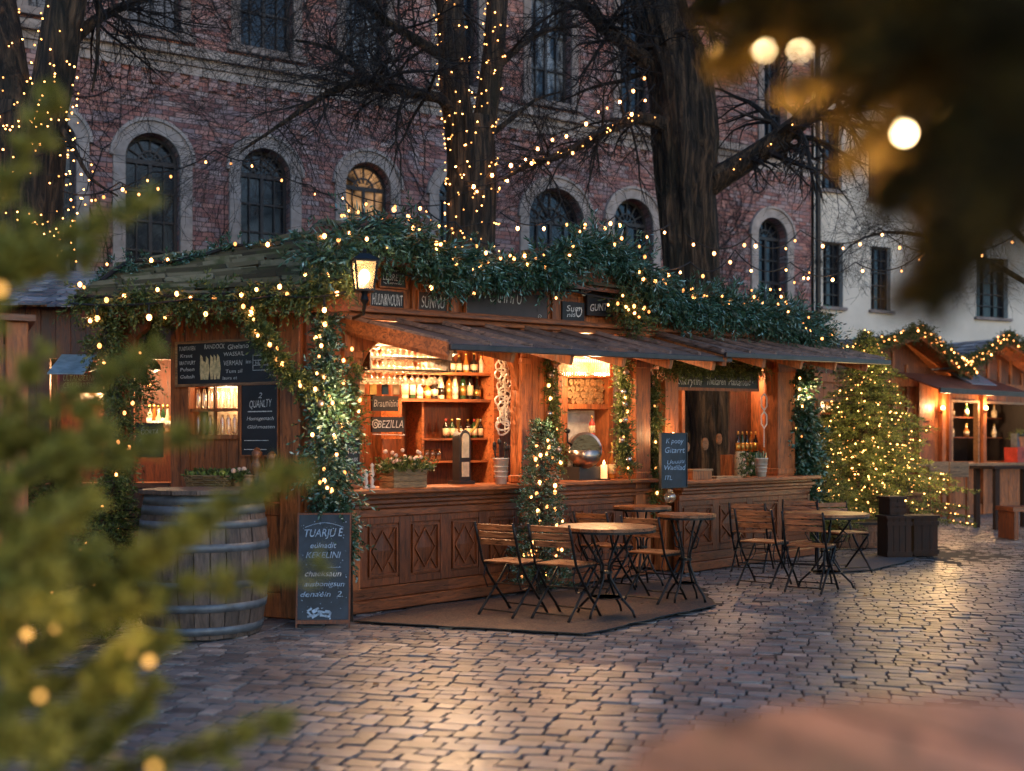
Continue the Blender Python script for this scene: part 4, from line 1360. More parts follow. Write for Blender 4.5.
# hanging stemmed glasses in the rack
mbk = MB(FS)
rk = thing('glass_rack', 'glass rack of dark rails hanging under the ceiling over the left end of the bar', 'glass rack', FS((.6, .45, 2.2)), FS.a)
first = None; rows = []; NTH = ['leftmost', 'second from the left', 'third from the left', 'fourth from the left', 'fifth from the left', 'sixth from the left', 'in the middle', 'sixth from the right', 'fifth from the right', 'fourth from the right', 'third from the right', 'second from the right', 'rightmost']
xa, xb = yl(360, 350, .5)[0], yl(436, 350, .5)[0]
tops = [yl(395, py, .5)[1] for py in (337, 348, 360, 372)]
gprof = [(.0001, .0), (.026, -.003), (.024, -.006), (.004, -.010), (.004, -.04), (.016, -.05), (.028, -.070), (.030, -.095), (.024, -.115)]
gm = MB(); gm.lathe((0, 0, 0), gprof, 10)
for r_, zt in enumerate(tops):
    for yy in (.40, .56):
        mbk.box(xa - .03, xb + .03, yy - .05, yy - .035, zt + .002, zt + .018)
        mbk.box(xa - .03, xb + .03, yy + .035, yy + .05, zt + .002, zt + .018)
        nx = 13
        for i in range(nx):
            x = xa + (xb - xa) * (i + .5) / nx + rnd.uniform(-.006, .006)
            loc = FS((x, yy, zt))
            if first is None:
                first = gm.build('wine_glass', M['glass'], origin=(0, 0, 0), smooth=True); first.location = loc
                tag(first, 'clear upturned stemmed glass in the rack, top front row, leftmost', 'glass', 'stemmed glasses hanging in the rack')
            else:
                dup(first, loc, rnd.uniform(0, 6), 'clear upturned stemmed glass in the rack, %s %s row, %s' % (['top', 'second', 'third', 'bottom'][r_], 'front' if yy < .5 else 'back', NTH[i]))
for x in (xa - .02, xb + .02): mbk.box(x - .01, x + .01, .32, .63, tops[-1], 2.47)
mbk.build('rail', M['wood_bk'], rk)
# warm lamps in the ceiling of the bar
def ceiling_lamp(label, fr, x, y, z, e, r=.045, col=(1, .60, .30)):
    t_ = thing('ceiling_lamp', label, 'lamp', fr((x, y, z)), fr.a)
    mb = MB(fr); mb.lathe((x, y, z), [(.02, .10), (.05, .06), (.065, 0), (.06, 0)], 12); mb.build('lamp_shade', M['iron'], t_, smooth=True)
    mb = MB(fr); mb.ball((x, y, z + .01), .035, 8); mb.build('bulb', M['tube'], t_, smooth=True)
    p = fr((x, y, z - .06)); point_light('lamp_light', p, e, col, r, t_)
    return t_
ceiling_lamp('small ceiling lamp glowing behind the hanging glasses', FS, yl(385, 350, .9)[0], 1.0, 2.38, 60)
ceiling_lamp('small ceiling lamp glowing in front of the hanging glasses', FS, yl(400, 350, .2)[0], .15, 2.40, 30)
ceiling_lamp('small ceiling lamp over the bottle shelf', FS, yl(455, 350, .8)[0], .85, 2.30, 40)
ceiling_lamp('small ceiling lamp above the copper roasting drum', FS, yl(592, 350, .4)[0], .45, 2.30, 32)
ceiling_lamp('small ceiling lamp over the counter with the white bucket', FS, yl(742, 350, .4)[0], .5, 2.30, 30)
def spot(label, px_, py_, y):
    x, z = yl(px_, py_, y); t_ = thing('spotlight', label, 'spotlight', FS((x, y, z)), FS.a)
    mb = MB(FS); mb.tube([(x, y, z + .03), (x + .02, y - .10, z - .02)], [.045, .055], 12); mb.build('housing', M['blackpl'], t_)
    mb = MB(FS); mb.box(x - .01, x + .01, y - .01, y + .01, z + .03, z + .12); mb.build('arm', M['blackpl'], t_)
    ld = bpy.data.lights.new('spot_beam', 'SPOT'); ld.energy = 75; ld.color = (1, .66, .38); ld.spot_size = R(105); ld.spot_blend = 1; ld.shadow_soft_size = .05
    o = bpy.data.objects.new('spot_beam', ld); link(o); p = FS((x + .02, y - .16, z - .05)); o.parent = t_; inv = ROOTM[t_.name].inverted(); o.location = inv @ p
    dr = Vector((-.2, 7.4, 0)) - p; o.rotation_euler = (inv.to_3x3() @ dr).to_track_quat('-Z', 'Y').to_euler()
spot('black spotlight under the awning above the bottle shelf', 437, 352, -.75)

# bottles
def bottle_mesh(body, r=.036, h=.27, lab='cream', cap='gold', kind=0, loc=(0, 0, 0), label='', group='bottles on the bar shelf'):
    if kind == 0: pr = [(r * .9, 0), (r, .01), (r, h * .58), (r * .8, h * .68), (r * .36, h * .78), (r * .36, h * .97), (.0001, h * .97)]
    elif kind == 1: pr = [(r * .9, 0), (r, .01), (r, h * .45), (r * .55, h * .65), (r * .33, h * .9), (r * .33, h * .97), (.0001, h * .97)]
    else: pr = [(r * 1.1, 0), (r * 1.2, .01), (r * 1.2, h * .5), (r * .4, h * .62), (r * .4, h * .9), (.0001, h * .9)]
    mb = MB(); mb.lathe(loc, pr, 14); o = mb.build('bottle', M[body], origin=tuple(loc), smooth=True)
    tag(o, label, 'bottle', group)
    R_ = r * (1.2 if kind == 2 else 1) + .0012
    mb = MB(); mb.lathe(loc, [(R_, h * .14), (R_, h * (.40 if kind else .5))], 14); mb.build('label', M[lab], o, smooth=True)
    mb = MB(); mb.lathe(loc, [(r * .42, h * .86), (r * .42, h * 1.0), (.0001, h * 1.0)], 10); mb.build('cap', M[cap], o, smooth=True)
    return o
bl = [(405, 'b_pale', .30, 0, 'cream', 'gold', 'leftmost pale bottle with a cream label on the lit shelf'),
      (412, 'b_green', .29, 0, 'white', 'b_dark', 'green bottle with a white label, second on the lit shelf'),
      (419, 'b_pale', .22, 2, 'cream', 'gold', 'squat pale bottle beside the green bottle on the lit shelf'),
      (427, 'b_amber', .21, 2, 'cream', 'gold', 'squat amber bottle with a cream label on the lit shelf'),
      (434, 'b_dark', .25, 2, 'cream', 'b_dark', 'dark round-bodied bottle left of the big black-labelled one'),
      (441, 'b_pale', .30, 1, 'b_dark', 'cream', 'big pale cone-necked bottle with a black label, centre of the lit shelf'),
      (449, 'b_amber', .28, 0, 'gold', 'gold', 'slim amber bottle right of the black-labelled bottle'),
      (455, 'b_pale', .33, 1, 'white', 'gold', 'tall pale bottle with tapering neck and white label'),
      (463, 'b_green', .30, 0, 'gold', 'gold', 'green bottle with a gold label between two pale bottles'),
      (470, 'b_dark', .31, 0, 'cream', 'gold', 'dark bottle with a large cream label near the shelf end'),
      (477, 'b_dark', .27, 2, 'gold', 'gold', 'dark bulbous bottle at the right end of the lit shelf')]
for px_, m_, h, kd, lb_, cp, lab_ in bl:
    x = yl(px_, 395, 1.32)[0]
    bottle_mesh(m_, .036, h, lb_, cp, kd, FS((x, 1.32, z_lo + .002)), lab_)
g = random.Random(3)
for i, px_ in enumerate((424, 432, 452, 459, 466, 474, 481)):
    x = yl(px_, 365, 1.34)[0]
    bottle_mesh(g.choice(['b_pale', 'b_amber', 'b_dark']), .034, .20 + .02 * (i % 3), g.choice(['cream', 'white']), 'gold', i % 3, FS((x, 1.34, z_hi + .002)),
                'bottle on the top shelf, ' + ['at its left end', 'second from the left', 'third from the left', 'in the middle', 'right of the middle', 'second from the right end', 'at its right end'][i], 'bottles on the top shelf')
for i, px_ in enumerate((446, 452, 459, 468, 474, 480)):
    x = yl(px_, 440, 1.34)[0]
    bottle_mesh(['b_dark', 'b_green', 'b_dark', 'b_dark', 'b_green', 'b_dark'][i], .036, .21, 'cream', ['red', 'gold', 'red', 'gold', 'red', 'white'][i % 6], 0, FS((x, 1.34, 1.482)),
                'dark bottle below the lit shelf, ' + ['at the left end of its row', 'second in its row', 'third in its row', 'fourth in its row', 'fifth in its row', 'at the right end of its row'][i], 'dark bottles below the lit shelf')
gl0 = None
for px_ in (420, 426, 432, 438):
    x = yl(px_, 445, 1.34)[0]
    p = FS((x, 1.34, 1.26 + .002))
    if gl0 is None:
        mb = MB(); mb.lathe(p, [(.03, 0), (.036, .12), (.034, .12), (.028, .01)], 12); gl0 = mb.build('tumbler', M['glass'], origin=tuple(p), smooth=True)
        tag(gl0, 'clear tumbler in the row under the dark bottles, leftmost', 'glass', 'tumblers on the lower shelf')
    else: dup(gl0, p, 0, 'clear tumbler in the row under the dark bottles, %s' % {426: 'second', 432: 'third', 438: 'rightmost'}[px_])

# ---- chalkboards
def board(name, label, fr, x0, x1, z0, z1, y, bmat='chalkbd', fmat='wood', ft=.02, cat='chalkboard', group=None, th=.02):
    t_ = thing(name, label, cat, fr(((x0 + x1) / 2, y, z0)), fr.a, group)
    mb = MB(fr); mb.box(x0, x1, y - .006, y + th, z0, z1); mb.build('panel', M[bmat], t_)
    if fmat:
        mb = MB(fr)
        mb.box(x0 - ft, x1 + ft, y - .014, y + th, z1, z1 + ft); mb.box(x0 - ft, x1 + ft, y - .014, y + th, z0 - ft, z0)
        mb.box(x0 - ft, x0, y - .014, y + th, z0, z1); mb.box(x1, x1 + ft, y - .014, y + th, z0, z1)
        mb.build('frame', M[fmat], t_)
    return t_
def pxboard(name, label, fr, p, y, **kw):
    (a, b, c, d) = p
    x0 = fr.at(a, (b + d) / 2, y)[0]; x1 = fr.at(c, (b + d) / 2, y)[0]
    xm = (a + c) / 2; z1 = fr.at(xm, b, y)[1]; z0 = fr.at(xm, d, y)[1]
    t_ = board(name, label, fr, x0, x1, z0, z1, y, **kw)
    return t_, x0, x1, z0, z1

def lines(t_, fr, y, specs, mat='chalk', shear=.2):
    for s, size, x, z, rot, wd in specs:
        text_mesh(s, size, fr, x, y, z, M[mat], t_, width=wd, rot=rot, shear=shear, bold=.0)

# fascia boards
yb = -.075
t_, a, b, c, d = pxboard('chalk_sign', 'small black sign reading LEBRETS, upper one beside the lantern', FS, (380, 262, 405, 287), yb, ft=.015)
lines(t_, FS, yb - .009, [('LEBRETS', .085, (a + b) / 2, c + (d - c) * .36, 0, (b - a) * .86), ('nur', .05, (a + b) / 2, c + (d - c) * .66, 0, (b - a) * .4)])
mb = MB(FS); scribble(mb, a + .03, b - .03, yb - .009, c + .03, .02, 1); mb.build('underline', M['chalk'], t_)
mb = MB(FS); mb.ball(((a + b) / 2, yb - .012, c + (d - c) * .86), .02, 6); mb.build('red_mark', M['red'], t_)
t_, a, b, c, d = pxboard('chalk_sign', 'black sign lettered HULINKNOUNT in narrow chalk capitals under the LEBRETS sign', FS, (370, 291, 403, 310), yb, ft=.015)
lines(t_, FS, yb - .009, [('HULINKNOUNT', .14, (a + b) / 2, (c + d) / 2, 0, (b - a) * .92)])
t_, a, b, c, d = pxboard('chalk_sign', 'dark sign reading SUNNU, half hidden by garland over the awning', FS, (418, 293, 446, 313), yb, bmat='chalkbd_br', ft=.015)
lines(t_, FS, yb - .009, [('SUNNU', .15, (a + b) / 2, (c + d) / 2, 0, (b - a) * .85)])
t_, a, b, c, d = pxboard('chalk_sign', 'long brown board with faint Cunnu lettering in the middle over the awning', FS, (466, 292, 547, 321), yb, bmat='chalkbd_br', ft=.015)
lines(t_, FS, yb - .009, [('C u n n U', .15, a + (b - a) * .46, d - (d - c) * .22, 0, (b - a) * .40)], 'chalk')
mb = MB(FS); mb.tube(spiral(b - .12, c + .06, .03, 1.2, yb - .009), .003, 4); mb.build('ring_mark', M['chalk'], t_)
t_, a, b, c, d = pxboard('chalk_sign', 'black sign leaning below the round chalk emblem at the right gable', FS, (562, 302, 584, 322), yb, fmat=None)
lines(t_, FS, yb - .009, [('Suer', .09, a + (b - a) * .5, d - .07, .05, (b - a) * .7), ('O', .15, b - .1, c + .1, 0, .1), ('nis', .07, a + .13, c + .07, .1, .14)])
t_, a, b, c, d = pxboard('chalk_sign', 'black sign reading Guntis with a curved top and white rings at its ends', FS, (587, 292, 612, 316), yb - .02, fmat=None)
lines(t_, FS, yb - .029, [('GUNTIS', .11, (a + b) / 2, c + .09, .08, (b - a) * .85)])
mb = MB(FS)
for xx in (a - .06, b + .08): mb.tube(spiral(xx, d - .02, .055, 1.9, yb - .03), .008, 5)
mb.tube([(a + (b - a) * i / 8, yb - .03, d - .01 + .05 * math.sin(math.pi * i / 8)) for i in range(9)], .012, 6)
mb.build('white_ring', M['white'], t_)
t_, a, b, c, d = pxboard('chalk_sign', 'black board with a round chalk emblem under the right gable peak', FS, (581, 272, 606, 291), yb, fmat='wood_bk', ft=.012)
mb = MB(FS); mb.tube(spiral(a + (b - a) * .3, (c + d) / 2, .065, 2.3, yb - .009), .005, 4); mb.build('emblem', M['chalk'], t_)
lines(t_, FS, yb - .009, [('Hu', .10, b - .14, (c + d) / 2, 0, .15)])

# right bay sign
t_, a, b, c, d = pxboard('chalk_sign', 'long black sign over the right bay reading Sharytini and Thekaren Pfauterbud', FS, (674, 370, 757, 388), -.03, fmat='wood', ft=.03)
lines(t_, FS, -.039, [('Sharytini', .12, a + (b - a) * .17, c + (d - c) * .34, 0, (b - a) * .27), ('Thekaren  Pfäuterbuid •', .11, a + (b - a) * .65, c + (d - c) * .36, 0, (b - a) * .58)])
# leaning chalkboard on the counter end
t_, a, b, c, d = pxboard('chalkboard', 'blue-grey chalkboard propped at the left end of the right counter', FS, (661, 434, 686, 487), -.47, bmat='chalkbd_bl', fmat='blackpl', ft=.012)
lines(t_, FS, -.479, [('K pooy', .07, (a + b) / 2, d - .07, 0, (b - a) * .7), ('Gitarrt', .08, (a + b) / 2, d - .16, 0, (b - a) * .8), ('Uuuuu', .06, (a + b) / 2 + .02, d - .27, .04, (b - a) * .7),
                       ('Wadilad', .07, (a + b) / 2, c + .2, 0, (b - a) * .85), ('ITL', .07, a + .12, c + .1, 0, .13)], 'chalk_b')
# interior signs of bay 1
t_, a, b, c, d = pxboard('chalk_sign', 'black sign reading Braunitini below the glass rack', FS, (372, 396, 398, 411), .9, fmat=None)
lines(t_, FS, .891, [('Braunitini', .10, (a + b) / 2, (c + d) / 2, 0, (b - a) * .94)])
mb = MB(FS); mb.box(a + .02, a + .04, .9, 1.2, d, d + .01); mb.build('hook', M['iron'], t_)
t_, a, b, c, d = pxboard('chalk_sign', 'slanted dark sign reading BEZILLA with scrolls, above the flower crate', FS, (372, 417, 404, 432), .7, fmat=None)
lines(t_, FS, .691, [('BEZILLA', .10, (a + b) / 2 + .02, (c + d) / 2, 0, (b - a) * .8)])
mb = MB(FS); mb.tube(spiral(a + .03, (c + d) / 2, .05, 1.8, .685), .006, 5); mb.tube([(a, .69, c - .02), (b, .69, c - .03)], .005, 4); mb.build('scroll', M['white'], t_)
t_, a, b, c, d = pxboard('chalk_sign', 'small slate by the garlanded pillar reading Filui MAIHIN', FS, (345, 440, 358, 469), -.14, fmat='blackpl', ft=.008)
lines(t_, FS, -.149, [('Filui', .07, (a + b) / 2, c + (d - c) * .62, .1, (b - a) * .7), ('MAIHIN', .05, (a + b) / 2, c + (d - c) * .3, .05, (b - a) * .85)])

# left wall boards
yb = -.03
t_, a, b, c, d = pxboard('menu_board', 'wide black menu board packed with chalk writing and yellow figures on the left wall', FL, (178, 342, 281, 383), yb, ft=.022, fmat='wood_lt')
w_ = b - a; h_ = d - c
lines(t_, FL, yb - .009, [('PUNDTAUSEN', .05, a + w_ * .10, d - h_ * .12, 0, w_ * .16), ('Kraut', .045, a + w_ * .09, d - h_ * .30, 0, w_ * .12), ('BRATWURT', .045, a + w_ * .10, d - h_ * .48, 0, w_ * .16),
                         ('Pulsen', .045, a + w_ * .10, d - h_ * .64, 0, w_ * .14), ('Gulash', .045, a + w_ * .10, d - h_ * .82, 0, w_ * .14),
                         ('RANDOCK', .055, a + w_ * .37, d - h_ * .10, 0, w_ * .2), ('Ghelano', .06, a + w_ * .60, d - h_ * .12, .04, w_ * .2), ('WASSAIL', .05, a + w_ * .56, d - h_ * .30, 0, w_ * .2),
                         ('VERMAN', .06, a + w_ * .55, d - h_ * .52, 0, w_ * .18), ('Tum sil', .045, a + w_ * .56, d - h_ * .72, 0, w_ * .16), ('laura et', .04, a + w_ * .52, d - h_ * .88, 0, w_ * .14),
                         ('THEE', .05, a + w_ * .83, d - h_ * .14, 0, w_ * .12), ('im', .05, a + w_ * .70, d - h_ * .5, 0, w_ * .05), ('Hof', .06, a + w_ * .80, d - h_ * .55, 0, w_ * .08)], 'chalk', .08)
mb = MB(FL); g = random.Random(6)
for i in range(6):
    xx = a + w_ * (.24 + .035 * i) + g.uniform(-.01, .01); hh = h_ * g.uniform(.45, .7)
    mb.prism([(xx - .012, c + h_ * .1), (xx + .010, c + h_ * .1), (xx + .022, c + hh * .55), (xx + .008, c + hh), (xx - .014, c + hh * 1.1), (xx - .020, c + hh * .5)], yb - .009, yb - .0065)
mb.build('yellow_figures', M['chalk_y'], t_)
mb = MB(FL)
for k_ in range(4): mb.box(a + w_ * (.74 + .0) , a + w_ * .88, yb - .009, yb - .0065, c + h_ * (.28 + k_ * .12), c + h_ * (.285 + k_ * .12) + .003)
for k_ in range(6): scribble(mb, a + w_ * .90, b - .01, yb - .009, d - h_ * (.2 + .13 * k_), .018, 30 + k_)
for xx in (.74, .88): mb.box(a + w_ * xx, a + w_ * xx + .005, yb - .009, yb - .0065, c + h_ * .28, c + h_ * .66)
mb.build('drawn_box', M['chalk'], t_)
t_, a, b, c, d = pxboard('menu_board', 'narrow black board reading 2 QUANLTY right of the lit window', FL, (242, 385, 278, 455), yb, fmat='wood', ft=.012)
w_ = b - a
lines(t_, FL, yb - .009, [('2', .07, a + w_ * .52, d - .09, 0, .04), ('QUANLTY', .09, a + w_ * .52, d - .16, .04, w_ * .62), ('Homsgemach', .045, a + w_ * .52, d - .28, 0, w_ * .75), ('Glühmosten', .04, a + w_ * .54, d - .35, 0, w_ * .75)], 'chalk', .25)
mb = MB(FL); mb.box(a + w_ * .18, b - w_ * .15, yb - .009, yb - .0065, d - .225, d - .217); mb.box(a + .03, a + w_ * .75, yb - .009, yb - .0065, d - .465, d - .46); mb.box(a + .03, a + w_ * .7, yb - .009, yb - .0065, d - .54, d - .535)
mb.build('chalk_line', M['chalk'], t_)
# items in the lit window: shelf glassware
g = random.Random(8); k_ = 0; gg = None; ORD = ['leftmost', 'second', 'third', 'fourth', 'fifth', 'sixth', 'seventh', 'rightmost']
for z, hh in ((wz0 + .005, .17), (zs_ + .014, .17)):
    for i in range(8):
        x = wl0 + (wl1 - wl0) * (i + .5) / 8; p = FL((x, .07, z))
        if gg is None:
            mb = MB(); mb.lathe(p, [(.017, 0), (.021, .02), (.021, hh * .75), (.012, hh * .85), (.012, hh)], 10); gg = mb.build('glass_jar', M['glass'], origin=tuple(p), smooth=True)
            tag(gg, 'slim clear glass jar, leftmost on the lower ledge of the lit window', 'jar', 'slim glass jars in the lit window')
        else: dup(gg, p, 0, 'slim clear glass jar, %s on the %s ledge of the lit window' % (ORD[i], 'lower' if z < zs_ else 'upper'))
p = FL(((wl0 + wl1) / 2, .2, wz1 - .06))
t_ = thing('cabinet_lamp', 'small warm lamp inside the lit window behind the glass jars', 'lamp', p, FL.a)
mb = MB(FL); mb.tube([(wl0 + .06, .2, wz1 + .015), (wl1 - .06, .2, wz1 + .015)], .012, 8); mb.build('bulb', M['tube'], t_); point_light('lamp_light', FL(((wl0 + wl1) / 2, .16, wz1 - .05)), 3, (1, .63, .36), .05, t_)

# basket with greens on the left shelf
def basket():
    x0, z0 = FL.at(186, 482, -.25); x1, _ = FL.at(232, 482, -.25); z0 = 1.047
    t_ = thing('basket', 'wicker basket filled with greens and apples on the shelf beneath the lit window', 'basket', FL(((x0 + x1) / 2, -.2, z0)), FL.a)
    mb = MB(FL); cx, cy = (x0 + x1) / 2, -.2; rx, ry = (x1 - x0) / 2, .11
    for k_ in range(7):
        z = z0 + .012 + k_ * .018; f = .88 + .12 * k_ / 6
        for a in range(28):
            a0, a1 = a / 28 * 2 * math.pi, (a + 1) / 28 * 2 * math.pi
            o = .006 if (a + k_) % 2 else -.004
            def P(an): return (cx + math.copysign(abs(math.cos(an)) ** .45, math.cos(an)) * (rx * f + o), cy + math.copysign(abs(math.sin(an)) ** .45, math.sin(an)) * (ry * f + o), z)
            mb.tube([P(a0), P(a1)], .009, 5, True)
    mb.box(cx - rx * .85, cx + rx * .85, cy - ry * .85, cy + ry * .85, z0, z0 + .10)
    mb.build('weave', M['wicker'], t_)
    P = np.array([tuple(FL((rnd.uniform(x0 + .03, x1 - .03), rnd.uniform(-.28, -.12), z0 + .11))) for _ in range(60)])
    D = np.random.default_rng(2).normal(size=(60, 3)); D[:, 2] = abs(D[:, 2]) + .5
    V, F = sprig_mesh(P, D, .09, 7, .05, .02, .8, 3); np_mesh('greens', V, F, M['leaf_ol'], t_)
    mb = MB(FL)
    for i in range(7): mb.ball((x0 + .05 + (x1 - x0 - .1) * i / 6, -.23, z0 + .13 + .01 * (i % 2)), .03, 8)
    mb.build('apples', M['apple'], t_, smooth=True)
basket()
# turned wooden jars and flower pot beside the basket
def jar(px_, Y_off, r, h, label, kind=0, zb=1.047):
    x = FL.at(px_, 480, Y_off)[0]; p = FL((x, Y_off, zb))
    if kind == 0: pr = [(r * .7, 0), (r, h * .12), (r, h * .3), (r * .55, h * .42), (r * .9, h * .5), (r * .9, h * .62), (r * .5, h * .7), (r * .75, h * .78), (r * .8, h * .88), (r * .4, h * .97), (.0001, h)]
    else: pr = [(r * .8, 0), (r, h * .2), (r * .95, h * .7), (r * .7, h * .8), (r * .75, h * .86), (r * .9, h * .9), (r * .5, h), (.0001, h)]
    mb = MB(); mb.lathe(p, pr, 14); o = mb.build('wooden_jar', M['wood_lt'] if kind else M['slat'], origin=tuple(p), smooth=True)
    tag(o, label, 'jar', 'turned wooden jars on the left shelf')
jar(249, -.24, .05, .14, 'low round wooden jar nearest the basket', 1)
jar(257, -.18, .055, .36, 'tall dark turned wooden jar with a stacked shape', 0)
jar(264, -.28, .05, .16, 'small pale wooden jar in front of the tall dark one', 1)
jar(272, -.20, .055, .33, 'tall pale turned wooden jar nearest the corner post', 0)
jar(276, -.30, .045, .13, 'smallest wooden jar at the shelf end', 1)
def flowers(px_, fr, y, zb, w, h, label, pot='terracotta', seed=1, leaf='leaf_ol', name='potted_plant', cat='plant', fl=True):
    x = fr.at(px_, 470, y)[0]; p = fr((x, y, zb)); t_ = thing(name, label, cat, p, fr.a)
    mb = MB(); mb.lathe(p, [(w * .35, 0), (w * .45, h * .42), (w * .5, h * .42), (w * .5, h * .5), (w * .4, h * .47), (.0001, h * .44)], 14); mb.build('pot', M[pot], t_, smooth=False)
    g_ = np.random.default_rng(seed); n = 70; P = np.tile(np.array(tuple(p)) + [0, 0, h * .45], (n, 1)) + g_.normal(0, w * .18, (n, 3)) * [1, 1, .2]
    D = g_.normal(size=(n, 3)); D[:, 2] = abs(D[:, 2]) + .2
    V, F = sprig_mesh(P, D, w * .8, 9, .05, .018, .8, seed); np_mesh('foliage', V, F, M[leaf], t_)
    if fl:
        mb = MB()
        for i in range(9): mb.ball(Vector(p) + Vector((g_.normal(0, w * .3), g_.normal(0, w * .3), h * g_.uniform(.7, 1.0))), .022, 6)
        mb.build('blossom', M['flower'], t_)
flowers(240, FL, -.20, 1.047, .13, .20, 'small pot of pale flowers between basket and wooden jars')

# ---- things on the bar counter
CT = 1.052
def crate_flowers():
    x0, x1 = yl(388, 480, -.02)[0], yl(421, 480, -.02)[0]; t_ = thing('flower_crate', 'small wooden crate of greenery and pale flowers on the bar counter', 'planter', FS(((x0 + x1) / 2, 0, CT)), FS.a)
    mb = MB(FS); 
    for z in (0, .055, .11):
        mb.box(x0, x1, -.10, -.085, CT + z, CT + z + .05); mb.box(x0, x1, .085, .10, CT + z, CT + z + .05)
        mb.box(x0, x0 + .015, -.084, .084, CT + z, CT + z + .05); mb.box(x1 - .015, x1, -.084, .084, CT + z, CT + z + .05)
    mb.box(x0 + .02, x1 - .02, -.08, .08, CT + .01, CT + .13); mb.build('crate', M['wicker'], t_)
    g_ = np.random.default_rng(4); n = 170
    P = np.array([tuple(FS((g_.uniform(x0 - .02, x1 + .02), g_.uniform(-.1, .1), CT + .15))) for _ in range(n)]); D = g_.normal(size=(n, 3)); D[:, 2] = abs(D[:, 2]) * .9 + .1
    V, F = sprig_mesh(P, D, .15, 9, .055, .02, .8, 5); np_mesh('foliage', V, F, M['leaf_ol'], t_)
    mb = MB(FS)
    for i in range(22): mb.ball((g_.uniform(x0, x1), g_.uniform(-.1, .08), CT + g_.uniform(.2, .33)), .018, 6)
    mb.build('blossom', M['flower'], t_)
crate_flowers()
def bucket(px_, y, label, h=.24, r=.075, tall=True, zb=CT, col='white'):
    x = yl(px_, 480, y)[0]; p = FS((x, y, zb)); t_ = thing('bucket', label, 'bucket', p, FS.a)
    mb = MB()
    pr = [(r * .72, 0), (r, h), (r * 1.07, h), (r * 1.07, h + .012), (r * .95, h + .012), (r * .66, .01)]
    mb.lathe(p, pr, 20)
    for z in (.3, .5, .7): mb.lathe(Vector(p) + Vector((0, 0, h * z)), [(r * (.72 + .28 * z) + .004, -.004), (r * (.72 + .28 * z) + .005, .004)], 20)
    mb.build('pail', M[col], t_, smooth=True)
    return t_, p
t_, p = bucket(501, -.05, 'white ribbed bucket holding utensils at the right end of the bar counter')
mb = MB()
for i in range(7):
    a = i * .9; mb.tube([Vector(p) + Vector((.03 * math.cos(a), .03 * math.sin(a), .1)), Vector(p) + Vector((.07 * math.cos(a), .07 * math.sin(a), .33 + .03 * (i % 3)))], .007, 5)
    mb.ball(Vector(p) + Vector((.07 * math.cos(a), .07 * math.sin(a), .35 + .03 * (i % 3))), .02, 6, 1.5)
mb.build('utensils', M['wood_bk'], t_)
# brass-rimmed tap tower
def tower():
    x0, z0 = yl(456, 476, .25); x1, z1 = yl(467, 430, .25); z0 = CT; t_ = thing('tap_tower', 'black arched tap tower with two cream dial panels on the bar counter', 'tap tower', FS(((x0 + x1) / 2, .25, z0)), FS.a)
    r = (x1 - x0) / 2; cx = (x0 + x1) / 2
    mb = MB(FS); mb.prism([(x0, z0), (x1, z0), (x1, z1 - r)] + [(cx + r * math.cos(math.pi * i / 10), z1 - r + r * math.sin(math.pi * i / 10)) for i in range(11)] + [(x0, z1 - r)], .2, .3)
    mb.box(x0 - .03, x1 + .03, .17, .33, z0, z0 + .03); mb.build('housing', M['blackpl'], t_)
    mb = MB(FS); q = r * .62; zm = z0 + (z1 - z0) * .45
    mb.prism([(cx - q, zm + .02), (cx + q, zm + .02), (cx + q, z1 - r)] + [(cx + q * math.cos(math.pi * i / 10), z1 - r + q * math.sin(math.pi * i / 10)) for i in range(11)] + [(cx - q, z1 - r)], .190, .199)
    mb.box(cx - q, cx + q, .190, .199, z0 + .07, zm - .02); mb.build('dial_panel', M['cream'], t_)
    mb = MB(FS)
    for s in (-1, 1): mb.tube([(cx + s * r, .2, z1 - .02), (cx + s * (r + .05), .17, z1 + .03), (cx + s * (r + .06), .15, z1 + .1)], [.01, .012, .02], 6)
    mb.build('tap_handle', M['gold'], t_)
tower()
# white swirl ornament, hanging
def swirl():
    x, z1 = yl(505, 352, .12); _, z0 = yl(505, 432, .12)
    mb = MB(FS); g_ = random.Random(9)
    for i in range(17):
        z = z1 - .05 - (z1 - z0 - .08) * i / 16; xx = x + g_.uniform(-.045, .045)
        mb.tube([(xx + .075 * math.cos(a * .5 + i), .12 + .025 * math.sin(a * .7), z + .06 * math.sin(a * .5 + i) + a * .001) for a in range(14)], .009, 5)
    mb.tube([(x, .12, z1 + .02), (x, .12, z0)], .007, 5); o = mb.build('swirl_ornament', M['white']); tag(o, 'white twisted ornament of looped vines hanging beside the lit panel', 'ornament')
swirl()
def pepper_mill(px_, y, label, h=.2, mat='white'):
    x = yl(px_, 480, y)[0]; p = FS((x, y, CT)); lathe_thing('turned_candlestick', [(.03, 0), (.03, .015), (.012, .03), (.02, .06), (.012, .09), (.022, .12), (.012, h - .04), (.02, h - .02), (.0001, h)], M[mat], p, label, 'candlestick')
pepper_mill(366, -.08, 'short white candlestick at the left end of the bar counter', .17)
pepper_mill(372, -.02, 'taller white candlestick left of the flower crate', .22)
# small cards under the glass rack
for i, (px_, m_) in enumerate(((361, 'cream'), (373, 'gold'), (385, 'b_dark'), (396, 'cream'))):
    x, z = yl(px_, 388, .75); mb = MB(FS); mb.box(x - .04, x + .04, .745, .755, z - .06, z + .05); o = mb.build('price_card', M[m_])
    tag(o, ['cream card hanging leftmost under the glass rack', 'golden card hanging under the glass rack', 'black card hanging under the glass rack', 'cream card hanging rightmost under the glass rack'][i], 'card')

